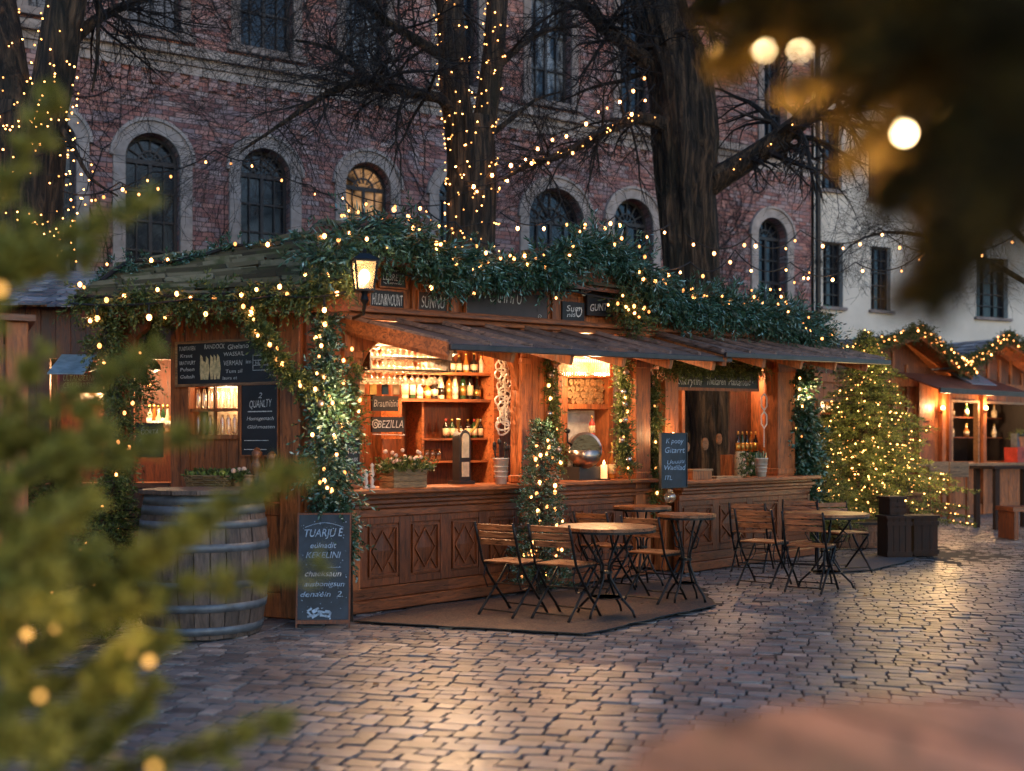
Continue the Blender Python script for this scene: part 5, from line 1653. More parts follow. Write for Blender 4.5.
# ---- middle bay: hatch frame, logs, roasting drum, candle
def hatch():
    x0, x1 = yl(560, 400, .35)[0], yl(611, 400, .35)[0]
    t_ = thing('shelf_cabinet', 'light wooden cabinet with a log niche behind the copper drum', 'cabinet', FS(((x0 + x1) / 2, .4, 1.0)), FS.a)
    zt = yl(585, 378, .35)[1]; zn = yl(585, 404, .35)[1]
    mb = MB(FS); mb.box(x0, x0 + .09, .32, .60, .0, 2.40); mb.box(x1 - .08, x1, .32, .60, .0, 2.40); mb.box(x0 + .091, x1 - .081, .32, .60, zt, zt + .05); mb.box(x0 + .091, x1 - .081, .32, .6, zn - .05, zn)
    mb.box(x0 + .09, x1 - .08, .601, .62, .9, 2.4); mb.build('carcass', M['wood'], t_)
    mb = MB(FS); mb.box(x0 + .10, x1 - .09, .52, .53, 1.1, zn - .06); mb.build('enamel_panel', M['white'], t_)
    lg = None; g_ = random.Random(2); n = 0
    xx = x0 + .12; row = 0; z = zn + .03
    while z < zt - .03:
        xx = x0 + .13 + (.03 if row % 2 else 0)
        while xx < x1 - .11:
            p = FS((xx, .33, z))
            mb = MB(FS); r = g_.uniform(.030, .042)
            mb.tube([(xx, g_.uniform(.33, .37), z), (xx + .01, .58, z + g_.uniform(-.01, .01))], r, g_.choice((3, 4, 5, 6)))
            if lg is None:
                lg = mb.build('split_log', M['log']); tag(lg, 'pale split log in the cabinet niche, leftmost of the bottom layer', 'log', 'split logs stacked in the niche')
            else:
                o = mb.build('split_log', M['log']); tag(o, 'pale split log in the cabinet niche, %s of the %s' % (['leftmost', 'second', 'third', 'fourth', 'fifth', 'sixth', 'seventh', 'eighth', 'ninth', 'tenth', 'eleventh'][min(10, n)], ['bottom layer', 'second layer', 'third layer', 'fourth layer', 'fifth layer', 'sixth layer', 'top layer'][min(6, row)]), 'log', 'split logs stacked in the niche')
            n += 1; xx += .072
        z += .062; row += 1; n = 0
    return x0, x1, zt
hx0, hx1, hzt = hatch()
def chandelier():
    x0, x1 = yl(560, 365, .1)[0], yl(606, 365, .1)[0]; zt = yl(583, 356, .1)[1]; zb = yl(583, 376, .1)[1]
    t_ = thing('fringed_lamp', 'wide warm lamp hung with glowing glass fringes above the copper drum', 'lamp', FS(((x0 + x1) / 2, .1, zb)), FS.a)
    mb = MB(FS); n = 24
    for i in range(n):
        x = x0 + (x1 - x0) * (i + .5) / n
        for yy in (.04, .14): mb.lathe((x, yy, zb), [(.002, 0), (.009, .03), (.006, .09), (.008, .13), (.003, .18)], 6)
    mb.build('glass_fringe', M['glass'], t_)
    mb = MB(FS); mb.box(x0 - .01, x1 + .01, .02, .16, zb + .185, zb + .21); mb.build('frame', M['iron'], t_)
    mb = MB(FS); mb.tube([(x0 + .03, .09, zb + .15), (x1 - .03, .09, zb + .15)], .016, 8); mb.build('bulb', M['tube'], t_)
    point_light('lamp_light', FS(((x0 + x1) / 2, -.06, zb - .02)), 14, (1, .60, .30), .06, t_)
chandelier()
def drum():
    x, z = yl(583, 455, .12); t_ = thing('roasting_drum', 'dented copper roasting drum on a black stand in the middle bay', 'roasting drum', FS((x, .12, CT)), FS.a)
    c = Vector((x, .12, CT + .30)); r = .17
    mb = MB(FS); ax = Vector((-.55, -.6, 0)).normalized(); L = .19
    pts = [c + ax * q for q in (-L, -L * .9, -.06, .06, L * .85, L, L * 1.0)]; mb.tube(pts, [r * .9, r, r * 1.02, r * 1.02, r, r * 1.04, r * .96], 22); mb.build('drum', M['copper'], t_, smooth=True)
    mb = MB(FS); mb.tube([c + ax * (L + .005), c + ax * (L + .012)], r * .9, 20); mb.build('mouth', M['b_dark'], t_)
    mb = MB(FS); mb.box(x - .2, x + .2, 0, .26, CT + .001, CT + .14)
    for s in (-1, 1): mb.bar((x + s * .17, .12, CT + .14), (x + s * .15, .12, CT + .3), .03)
    mb.build('stand', M['blackpl'], t_)
    mb = MB(FS); mb.tube([(x - .2, .1, CT + .35), (x - .3, .08, CT + .38), (x - .3, .08, CT + .46)], .01, 6); mb.ball((x - .3, .08, CT + .49), .03, 6); mb.build('crank', M['iron'], t_)
drum()
def candle(px_, y, label):
    x = yl(px_, 470, y)[0]; p = Vector(FS((x, y, CT + .01))); t_ = thing('candle', label, 'candle', p)
    mb = MB(); mb.lathe(p, [(.07, 0), (.07, .01)], 14); mb.build('saucer', M['iron'], t_)
    mb = MB(); mb.lathe(p, [(.036, .011), (.036, .16), (.028, .158), (.0001, .15)], 14); mb.build('wax', M['wax'], t_, smooth=True)
    mb = MB(); mb.lathe(p, [(.002, .155), (.010, .17), (.011, .18), (.0001, .21)], 8); mb.build('flame', M['flame'], t_)
    point_light('candle_light', p + Vector((0, 0, .24)), 2.2, (1, .5, .2), .02, t_)
candle(604, -.03, 'thick lit pillar candle on the counter right of the copper drum')
def bottle2(px_, y, zb, m_, h, label, kind=0): bottle_mesh(m_, .034, h, 'cream', 'gold', kind, FS((yl(px_, 430, y)[0], y, zb)), label, None)
mb = MB(FS); x = yl(592, 420, .28)[0]; z = yl(592, 432, .28)[1]; mb.lathe((x, .28, CT), [(.05, 0), (.05, .44), (.0001, .44)], 12); o = mb.build('canister', M['wood_bk']); tag(o, 'dark slim canister standing behind the copper drum', 'canister')
bottle2(592, .28, CT + .442, 'red', .22, 'red bottle standing on the dark canister behind the copper drum')
bottle2(612, .15, CT + .01, 'b_amber', .40, 'tall brown jug-like bottle right of the lit candle', 2)

# ---- right bay: things on the counter and behind
CR = 1.042
x, z = yl(696, 470, -.28)
t_ = thing('wooden_box', 'low red-brown wooden box next to the blue-grey chalkboard on the right counter', 'box', FS((x, -.28, CR)), FS.a)
xq0, xq1 = yl(687, 470, -.28)[0], yl(706, 470, -.28)[0]
mb = MB(FS); mb.box(xq0, xq1, -.36, -.2, CR, CR + .09); mb.build('box_body', M['wood'], t_); mb = MB(FS); mb.box(xq0 - .01, xq1 + .01, -.37, -.19, CR + .092, CR + .11); mb.build('lid', M['wood_lt'], t_)
mb = MB(FS); x0, x1 = yl(708, 474, -.2)[0], yl(733, 474, -.2)[0]; mb.box(x0, x1, -.32, -.08, CR, CR + .022); o = mb.build('cutting_board', M['wood_lt']); tag(o, 'flat pale cutting board on the right counter beside the low box', 'board')
t_, p = bucket(761, -.18, 'plain white bucket near the right post on the right counter', .22, .085, zb=CR)
mb = MB(); 
for i in range(5): mb.tube([Vector(p) + Vector((.02 * i - .04, 0, .1)), Vector(p) + Vector((.03 * i - .06, .01, .30 + .02 * (i % 2)))], .012, 6)
mb.build('rolled_cloth', M['b_green'], t_)
def wreath(fr, px_, py_, y, r, label, leaf='leaf_ol', zc=None):
    x, z = fr.at(px_, py_, y); 
    if zc: z = zc
    t_ = thing('wreath', label, 'wreath', fr((x, y, z)), fr.a)
    n = 90; g_ = np.random.default_rng(7); a = g_.uniform(0, 2 * math.pi, n)
    P = np.array([tuple(fr((x + r * math.cos(q), y, z + r * math.sin(q)))) for q in a]); D = np.array([tuple(Vector(fr((x + r * math.cos(q + .6), y - g_.uniform(-.1, .12), z + r * math.sin(q + .6)))) - Vector(fr((x + r * math.cos(q), y, z + r * math.sin(q))))) for q in a]) + g_.normal(0, .03, (n, 3))
    V, F = sprig_mesh(P, D, .09, 7, .045, .016, .8, 5); np_mesh('foliage', V, F, M[leaf], t_)
    mb = MB(fr)
    for q in range(7): mb.ball((x + r * math.cos(q * .9), y - .03, z + r * math.sin(q * .9)), .018, 6)
    mb.build('pale_berries', M['flower'], t_)
wreath(FS, 746, 468, -.22, .10, 'round green wreath with pale berries leaning on the right counter', zc=CR + .15)
for i, (px_, m_, h) in enumerate(((739, 'cream', .26), (753, 'b_green', .25))):
    x = yl(px_, 450, .1)[0]; p = FS((x, .08, CR + .004)); lathe_thing('storage_jar', [(.07, 0), (.075, .02), (.075, h), (.06, h + .02), (.06, h + .05), (.0001, h + .05)], M[m_], p, ['cream storage jar behind the wreath', 'dark green storage jar behind the white bucket'][i], 'jar')
for i in range(7):
    x = yl(738 + i * 4.4, 432, .38)[0]; bottle_mesh(['b_dark', 'b_green', 'b_dark', 'b_amber', 'b_dark', 'b_dark', 'b_green'][i], .03, .30, 'gold', 'gold', 0, FS((x, .38, CR + .24)),
      'bottle in the back row of the right bay, ' + ['leftmost', 'second from left', 'third from left', 'middle one', 'fifth from left', 'sixth from left', 'rightmost'][i], 'bottles in the back row of the right bay')
mb = MB(FS); x0, x1 = yl(734, 440, .3)[0], yl(768, 440, .3)[0]; mb.box(x0 - .04, x1 + .04, .30, .48, CR, CR + .235); o = mb.build('bottle_step', M['wood']); tag(o, 'raised wooden step carrying the bottles in the right bay', 'shelf')
mb = MB(FS); x0, x1 = yl(730, 400, .5)[0], yl(752, 400, .5)[0]; planks(mb, x0, x1, .5, .53, .06, 2.2, .15); o = mb.build('wall_board', M['wood_gr']); tag(o, 'upright greyish board panel standing inside the right bay', 'panel')
def disc(px_, py_, y, r, label):
    x, z = yl(px_, py_, y); t_ = thing('wooden_disc', label, 'ornament', FS((x, y, z)), FS.a, None)
    mb = MB(FS); mb.tube([(x, y - .01, z), (x, y + .01, z)], r, 18); mb.build('slice', M['wood_lt'], t_)
    mb = MB(FS); mb.tube([(x, y, z + r), (x, y, 2.46)], .002, 4); mb.build('thread', M['cable'], t_)
disc(687, 447, .5, .05, 'leftmost round wooden slice ornament hanging in front of the trunk in the right opening')
disc(705, 444, .5, .068, 'largest round wooden slice ornament in the right opening, between two others')
disc(719, 439, .5, .06, 'rightmost round wooden slice ornament hanging in the right opening')
def ring_sign():
    x, z = yl(764, 402, -.12); mb = MB(FS)
    for k_, zz in enumerate((z, z - .19)):
        pts = [(x + .075 * math.cos(a * math.pi / 3 + math.pi / 6), -.12, zz + .09 * math.sin(a * math.pi / 3 + math.pi / 6)) for a in range(7)]; mb.tube(pts, .009, 5)
    mb.tube([(x, -.12, z + .09), (x, -.12, 2.3)], .003, 4); mb.tube([(x, -.12, z - .09), (x, -.12, z - .10)], .006, 4); mb.tube([(x, -.12, z - .28), (x, -.12, z - .48)], .006, 4)
    o = mb.build('hexagon_ornament', M['white']); tag(o, 'pair of white wire hexagons hanging one under the other by the right post', 'ornament')
ring_sign()
x, z = yl(667, 497, -.34); mb = MB(FS); mb.ball((x, -.38, z), .065, 12); mb.lathe((x, -.38, z + .055), [(.03, 0), (.03, .03)], 10)
o = mb.build('globe_lantern', M['glass'], smooth=True); tag(o, 'small unlit glass globe hanging under the blue-grey chalkboard', 'lantern')

# ---- lanterns and sconce
def lantern(px_, pt, pb, Y, label, e=30, fr_a=0.3, bracket=None):
    pT = PX(px_, pt, Y); pB = PX(px_, pb, Y); h = pT.z - pB.z; F_ = Frame(pT.x, pT.y, fr_a)
    t_ = thing('lantern', label, 'lantern', (pT.x, pT.y, pB.z), fr_a)
    w0, w1 = h * .19, h * .26; z0, z1 = pB.z + h * .08, pB.z + h * .72
    mb = MB(F_)
    for sx_ in (-1, 1):
        for sy in (-1, 1): mb.bar((sx_ * w0, sy * w0, z0), (sx_ * w1, sy * w1, z1), .012)
    mb._box(-w0 - .01, w0 + .01, -w0 - .01, w0 + .01, z0 - .015, z0); mb._box(-w1 - .01, w1 + .01, -w1 - .01, w1 + .01, z1, z1 + .012)
    mb.add([(-w1 * 1.25, -w1 * 1.25, z1 + .013), (w1 * 1.25, -w1 * 1.25, z1 + .013), (w1 * 1.25, w1 * 1.25, z1 + .013), (-w1 * 1.25, w1 * 1.25, z1 + .013), (-.03, -.03, pT.z - .02), (.03, -.03, pT.z - .02), (.03, .03, pT.z - .02), (-.03, .03, pT.z - .02)],
           [(0, 1, 5, 4), (1, 2, 6, 5), (2, 3, 7, 6), (3, 0, 4, 7), (4, 5, 6, 7), (3, 2, 1, 0)])
    mb.lathe((0, 0, pT.z - .02), [(.015, 0), (.02, .02), (.005, .045)], 8); mb.lathe((0, 0, z0 - .12), [(.01, 0), (.035, .04), (.02, .08), (.03, .105)], 10)
    if bracket: mb.tube([(0, 0, z0 - .11), (0, .05, z0 - .18), (0, bracket, z0 - .16)], .014, 6)
    mb.build('frame', M['iron'], t_)
    mb = MB(F_)
    for sx_ in (-1, 1):
        mb.add([(sx_ * w0, -w0, z0), (sx_ * w0, w0, z0), (sx_ * w1, w1, z1), (sx_ * w1, -w1, z1)], [(0, 1, 2, 3)]); mb.add([(-w0, sx_ * w0, z0), (w0, sx_ * w0, z0), (w1, sx_ * w1, z1), (-w1, sx_ * w1, z1)], [(0, 1, 2, 3)])
    mb.build('glass_pane', M['glass'], t_)
    mb = MB(F_); mb.ball((0, 0, (z0 + z1) / 2), h * .13, 10, 1.3); mb.build('bulb', M['flame'], t_, smooth=True)
    point_light('lantern_light', F_((0, 0, (z0 + z1) / 2)), e, (1, .62, .28), h * .14, t_)
    return t_
lantern(364.5, 251, 293, 8.5, 'black four-sided lantern glowing warm on the corner of the bar stall', 90, .3, .55)
def sconce(px_, py_, fr, y, label, e=18):
    x, z = fr.at(px_, py_, y); t_ = thing('wall_lamp', label, 'wall lamp', fr((x, y, z)), fr.a)
    mb = MB(fr); mb.tube([(x, y + .10, z - .08), (x, y, z - .10), (x, y, z - .05)], .01, 6); mb.lathe((x, y, z - .06), [(.015, 0), (.04, .02), (.035, .03)], 10); mb.build('arm', M['iron'], t_)
    mb = MB(fr); mb.ball((x, y, z), .038, 10, 1.2); mb.build('bulb', M['flame'], t_, smooth=True)
    point_light('lamp_light', fr((x, y - .07, z + .02)), e, (1, .58, .26), .04, t_)
sconce(799, 397, FS, -.12, 'bright bare-bulb wall lamp on the right end post of the bar stall', 22)
sconce(673, 437, FS, -.20, 'small wall lamp on the post above the blue-grey chalkboard', 3)
point = None
# ================================================================== GARLANDS
def garland(label, path, rad, dens, leaf='leaf', seed=1, nb=0, droop=.5, L=.20, ll=.085, lw=.026, bkind='bulb', balls=0, name='garland', cluster=True, front=None, cones=0):
    P = path_pts(path, .02); g_ = np.random.default_rng(seed)
    seg = np.linalg.norm(np.diff(P, axis=0), axis=1).sum(); n = int(seg * dens)
    t_ = thing(name, label, 'garland', tuple(P[0]))
    idx = np.sort(g_.integers(0, len(P), n))
    # clumps: lumpy radius along the run
    ph = g_.uniform(0, 6, 4); u = idx * .02
    lump = 1 + .38 * np.sin(u * 3.1 + ph[0]) + .32 * np.sin(u * 7.3 + ph[1]) + .18 * np.sin(u * 13 + ph[2])
    rr = np.broadcast_to(rad, (n,)) if not hasattr(rad, '__len__') else np.interp(idx / len(P), np.linspace(0, 1, len(rad)), rad)
    off = g_.normal(size=(n, 3)); off = unit(off) * (g_.random((n, 1)) ** .6)
    C = P[idx] + off * (rr * lump)[:, None] * .62
    D = off * 1.1 + g_.normal(0, .45, (n, 3)); D[:, 2] -= droop
    V, F = sprig_mesh(C, D, L * g_.uniform(.5, 1.5, n), 14, ll * .9, lw * .72, .7, seed)
    np_mesh('foliage', V, F, M[leaf], t_)
    mb = MB(); mb.tube([Vector(p) for p in P[::4]], .02, 6); mb.build('stem', M['twig'], t_)
    if nb:
        B = []
        fv = np.array(front if front else (-.1, -1, .1)); fv = fv / np.linalg.norm(fv)
        for i in range(nb):
            j = int((i + g_.random()) / nb * (len(P) - 1)); o_ = unit(g_.normal(size=3) + fv * 1.5)
            r_ = rad if not hasattr(rad, '__len__') else np.interp(j / len(P), np.linspace(0, 1, len(rad)), rad)
            B.append(P[j] + o_ * r_ * g_.uniform(.9, 1.35))
        lt = thing('string_lights', 'warm bulbs in the ' + label, 'string lights', B[0])
        bulbs(lt, B, bkind)
    for i in range(balls):
        j = int((i + .5) / balls * (len(P) - 1)); r_ = rad if not hasattr(rad, '__len__') else rad[0]
        mb = MB(); mb.ball(P[j] + np.array([g_.normal(0, r_ * .5), -r_ * 1.15, g_.normal(0, r_ * .4)]), .035, 10)
        mb.build('bauble', M['ball' if i % 2 else 'copper'], t_, smooth=True)
    return t_

def G(px_, py_, y=-.3): 
    x, z = FS.at(px_, py_, y); return FS((x, y, z))
# roof garland in two runs
garland('thick green garland heaped over the left gable of the bar roof', [G(322, 262), G(340, 240), G(362, 228), G(385, 226), (G(410, 232)), G(430, 245), G(446, 252), G(460, 259)], [.11, .15, .18, .18, .15, .13, .11, .10], 420, 'leaf', 1, 24, .9, .26, .12, .022)
garland('bluish green garland drooping along the middle of the bar roof edge', [G(440, 256), G(470, 262), G(500, 264), G(530, 261), G(552, 256)], [.10, .12, .09, .11, .12], 420, 'leaf', 2, 16, 1.0, .19, .10, .024)
garland('green garland heaped over the right gable of the bar roof', [G(545, 268), G(563, 250), G(585, 240), G(603, 243), G(622, 256), G(645, 274), G(668, 290), G(692, 298)], [.10, .15, .18, .18, .14, .11, .09, .10], 420, 'leaf', 3, 24, .9, .26, .12, .022)
garland('leafy garland thickening at the far right end of the bar roof', [G(684, 298), G(712, 302), G(742, 304), G(768, 312), G(792, 318), G(812, 328), G(826, 340)], [.10, .13, .15, .19, .25, .24, .12], 380, 'leaf', 4, 24, .6, .26, .12, .024)
garland('yellow green cypress bush by the right gable sign', [G(618, 300, -.3), G(632, 312, -.3), G(642, 322, -.28)], .14, 420, 'leaf_ol', 5, 9, .2, .18, .05, .02)
# left roof greenery
el = [e0.lerp(e1, t) + Vector((0, -.06, .0)) for t in (0, .15, .3, .45, .6, .75, .9, 1)]
garland('green garland along the eave of the mossy left roof', [el[0] + Vector((0, 0, .02))] + el[1:6] + [el[6] + Vector((0, 0, .05)), el[7] + Vector((0, 0, .12))], [.09, .10, .09, .08, .08, .08, .10, .12], 260, 'leaf_ol', 6, 14, .8, .17, .07, .02)
garland('loose green sprigs lying over the mossy left roof', [PX(95, 285, 9.6), PX(130, 262, 10.0), PX(165, 262, 10.1), PX(200, 256, 10.3), PX(235, 246, 10.4), PX(270, 246, 10.4), PX(310, 238, 10.5)], [.07, .13, .02, .05, .10, .02, .10], 90, 'leaf', 7, 6, .1, .13, .06, .02)
# garland from the bracket down the corner pillar
garland('slim garland swinging from the left roof across the carved bracket', [PX(252, 300, 8.75), PX(256, 322, 8.72), PX(272, 350, 8.72), PX(292, 376, 8.72), PX(318, 394, 8.75)], .075, 480, 'leaf_ol', 108, 12, .3, .10, .055, .018)
garland('thick garland falling down the corner pillar of the bar stall', [PX(322, 384, 8.76), PX(330, 420, 8.78), PX(332, 455, 8.8), PX(334, 490, 8.82), PX(338, 525, 8.85), PX(345, 552, 8.88)], [.10, .18, .20, .19, .13, .05], 420, 'leaf', 8, 17, .5, .17, .07, .024, balls=4)
garland('slim garland climbing from the pillar to the lantern', [PX(324, 318, 8.85), PX(326, 345, 8.82), PX(326, 370, 8.8), PX(330, 398, 8.8)], .09, 380, 'leaf', 9, 8, .3, .14, .06, .022)
garland('bushy garland behind the pillar under the awning end', [G(350, 352, .0), G(348, 380, -.06), G(350, 410, -.06), G(352, 436, -.06)], .10, 380, 'leaf_ol', 10, 6, .3, .14, .05, .02)
garland('dark garland hanging in the gap left of the menu board', [PX(165, 300, 9.5), PX(150, 330, 9.5), PX(142, 360, 9.5), PX(136, 392, 9.5)], .11, 330, 'leaf_ol', 11, 6, .5, .15, .06, .02)
garland('dark garland round the outer post of the left roof', [PX(108, 300, 9.15), PX(106, 335, 9.15), PX(112, 370, 9.15), PX(120, 420, 9.15), PX(116, 470, 9.15), PX(114, 530, 9.15)], .12, 300, 'leaf_ol', 12, 12, .5, .15, .06, .02)
# middle bay verticals
garland('thin vine with glass baubles left of the middle bay', [G(549, 362, -.06), G(551, 395, -.06), G(553, 430, -.06), G(556, 466, -.06)], .055, 420, 'leaf_ol', 13, 6, .3, .12, .05, .018, balls=3)
garland('vine with silver baubles down the post right of the candle', [G(622, 362, -.14), G(626, 395, -.14), G(622, 425, -.14), G(628, 468, -.14)], .05, 400, 'leaf_ol', 14, 6, .3, .11, .05, .018, balls=6)
garland('mossy vine filling the gap between middle and right bay', [G(650, 372, .0), G(652, 410, 0), G(652, 450, 0), G(650, 500, -.05)], .09, 420, 'leaf_ol', 15, 5, .3, .13, .05, .018)
garland('greenery above the long sign of the right bay', [G(666, 362, -.1), G(695, 363, -.1), G(725, 364, -.1), G(760, 366, -.1)], .10, 380, 'leaf_ol', 16, 4, .5, .14, .05, .02)
garland('large glossy garland hanging outside the right end post', [G(797, 372, -.1), G(800, 420, -.1), G(802, 470, -.1), G(806, 512, -.1)], [.12, .14, .22, .24], 300, 'leaf', 17, 12, .4, .22, .11, .045)

# ================================================================== FIR TREES
def fir(name, label, loc, h, r, seed, leaf='fir', nbr=120, tiers=None, trunk_r=.05, nl=0, lk='fairy2', z0=.15, lab_l='', sl=.16, dens=1.0, pw=1.0):
    g_ = np.random.default_rng(seed); loc = np.array(loc, float)
    t_ = thing(name, label, 'fir tree', tuple(loc))
    mb = MB(); mb.tube([Vector(loc), Vector(loc + [0, 0, h * .5]), Vector(loc + [0, 0, h])], [trunk_r, trunk_r * .6, .008], 8)
    P = []; D = []; Ls = []; Lp = []
    for i in range(nbr):
        u = (i + .5) / nbr; z = z0 + (h - z0) * u ** .95; R_ = r * (1 - u) ** pw * (g_.uniform(.70, 1.18) * (1 + .10 * math.sin(u * 19 + seed) + .07 * math.sin(u * 43))) + .04; a = i * 2.39996 + g_.normal(0, .2)
        st = loc + [0, 0, z]; up = .35 - .25 * (1 - u); d = np.array([math.cos(a), math.sin(a), up * .6])
        pts = [st + d * R_ * q + np.array([0, 0, -.20 * R_ * q * q + (.12 * R_ * max(0, q - .7))]) for q in (0, .33, .66, 1.0)]
        mb.tube([Vector(p) for p in pts], [.010, .008, .006, .003], 4, False)
        m = max(4, int(R_ * 34 * dens))
        for k_ in range(m):
            q = (k_ + g_.random()) / m; q = .12 + .88 * q
            p = st + d * R_ * q + np.array([0, 0, -.20 * R_ * q * q + .12 * R_ * max(0, q - .7)])
            s = 1 if k_ % 2 else -1; side = np.array([-math.sin(a), math.cos(a), 0]) * s
            P.append(p); D.append(d * .65 + side * g_.uniform(.3, 1.0) + g_.normal(0, .2, 3) + [0, 0, -.05]); Ls.append(sl * g_.uniform(.6, 1.2) * (1.15 - .35 * q) * min(1, .5 + R_ / r))
            if g_.random() < .8: Lp.append(p + np.array([0, 0, .02]))
    mb.build('trunk', M['bark'], t_)
    V, F = sprig_mesh(np.array(P), np.array(D), np.array(Ls), 16, .045, .011, .8, seed + 1)
    np_mesh('crown', V, F, M[leaf], t_)
    if nl:
        Lp = np.array(Lp); w = np.linalg.norm((Lp - loc)[:, :2], axis=1) + .25 * r; w = w / w.sum()
        sel = g_.choice(len(Lp), min(nl, len(Lp)), replace=False, p=w); pts = [Vector(p) + Vector((0, -.03, 0)) for p in Lp[sel]]
        pts.sort(key=lambda p: p.y)
        fl_ = thing('fairy_lights', lab_l, 'fairy lights', pts[0]); bulbs(fl_, pts, lk)
    return t_
fir('christmas_tree', 'large fir covered in warm fairy lights at the right end of the bar stall', (PX(866, 448, 16.6).x, 16.6, .30), 2.86, 1.34, 61, 'fir', 290, nl=640, z0=.05, lab_l='hundreds of warm fairy lights spread over the large fir', sl=.2, pw=.95, lk='fairy2')
fl_ = [o for o in COL.objects if o.get('label') == 'hundreds of warm fairy lights spread over the large fir'][0]
for dx, dy, z in ((-.9, -.75, .7), (.75, -.95, .9), (0, -1.15, 1.2), (-.5, -.85, 1.8), (.5, -.8, 2.0), (0, -.55, 2.7), (.9, -.5, 1.2)): point_light('fairy_glow', (PX(866, 448, 16.6).x + dx, 16.6 + dy, z), 9, (1, .62, .24), .25, fl_)
fir('small_fir', 'slim lit fir standing against the counter between left and middle bay', (FS((sx(541, -.42), -.42, 0)).x, FS((sx(541, -.42), -.42, 0)).y, .0), 1.66, .27, 62, 'leaf', 120, nl=34, z0=.12, lab_l='warm lights on the slim fir between the two bays', sl=.13, pw=.8, lk='bulb')
def glow(lbl, p, e): point_light('bulb_light', p, e, (1, .56, .24), .03, [o for o in COL.objects if o.get('label') == lbl][0])
glow('warm lights on the slim fir between the two bays', FS((sx(541, -.42), -.62, 1.70)), 6)
glow('warm bulbs in the thick garland falling down the corner pillar of the bar stall', PX(342, 404, 8.5), 9)
fir('small_fir', 'low dark fir bush between the right end post and the large lit fir', (PX(812, 448, 15.3).x, 15.3, .05), 1.75, .62, 63, 'fir', 120, nl=50, z0=.1, lab_l='few warm lights on the low fir bush by the end post', sl=.17, pw=.6)
fir('small_fir', 'dark fir in a row left of the barrel', (PX(112, 448, 8.6).x, 8.6, 0), 1.15, .38, 64, 'fir', 90, nl=12, z0=.08, lab_l='few warm lights on the dark fir left of the barrel', sl=.15, pw=.6)
fir('small_fir', 'dark fir at the foot of the left timber hut', (PX(52, 448, 7.9).x, 7.9, 0), 1.3, .45, 65, 'fir', 95, nl=14, z0=.08, lab_l='few warm lights on the dark fir by the left timber hut', sl=.16, pw=.6)

# ================================================================== BARREL, A-BOARD, MATS
def barrel():
    c = PX(204, 448, 8.42); c = Vector((c.x, c.y, 0)); t_ = thing('barrel', 'big weathered oak barrel with grey-blue iron hoops used as a standing table', 'barrel', c)
    H = 1.06; r0, rm = .425, .485
    def rad(z): q = (z / H * 2 - 1); return rm - (rm - r0) * q * q
    n = 26; mb = MB()
    for i in range(n):
        a0, a1 = 2 * math.pi * (i + .03) / n, 2 * math.pi * (i + .97) / n; dr = rnd.uniform(-.003, .003); vs = []
        Z = [H * k_ / 10 for k_ in range(11)]
        for z in Z:
            r = rad(z) + dr; vs += [c + Vector((r * math.cos(a0), r * math.sin(a0), z)), c + Vector((r * math.cos((a0 + a1) / 2) * 1.004, r * math.sin((a0 + a1) / 2) * 1.004, z)), c + Vector((r * math.cos(a1), r * math.sin(a1), z)),
                                    c + Vector(((r - .03) * math.cos(a1), (r - .03) * math.sin(a1), z)), c + Vector(((r - .03) * math.cos(a0), (r - .03) * math.sin(a0), z))]
        fs = []
        for k_ in range(10):
            for q in range(5): fs.append((k_ * 5 + q, k_ * 5 + (q + 1) % 5, k_ * 5 + 5 + (q + 1) % 5, k_ * 5 + 5 + q))
        fs += [(4, 3, 2, 1, 0), (50, 51, 52, 53, 54)]; mb.add(vs, fs)
    mb.build('stave', M['wood_gr'], t_)['kind'] = 'stuff'
    for z, h in ((.03, .06), (.20, .06), (.37, .055), (.64, .06), (.81, .055), (.91, .065), (.985, .065)):
        mb = MB(); mb.lathe(c + Vector((0, 0, z)), [(rad(z) + .002, 0), (rad(z) + .007, 0), (rad(z + h) + .007, h), (rad(z + h) + .002, h)], 48); mb.build('hoop', M['hoop'], t_, smooth=True)
    mb = MB(Frame(c.x, c.y, .5)); n = 6
    for i in range(n):
        x0 = -.47 + .94 * i / n; x1 = -.47 + .94 * (i + 1) / n - .006; xm = (x0 + x1) / 2
        def yy(x): return math.sqrt(max(0, .475 ** 2 - x * x)) + .01
        mb.hexa([(x0, -yy(x0), H), (x1, -yy(x1), H), (x1, yy(x1), H), (x0, yy(x0), H)], [(x0, -yy(x0), H + .03), (x1, -yy(x1), H + .03), (x1, yy(x1), H + .03), (x0, yy(x0), H + .03)])
    mb.build('top', M['wood_gr'], t_)
barrel()

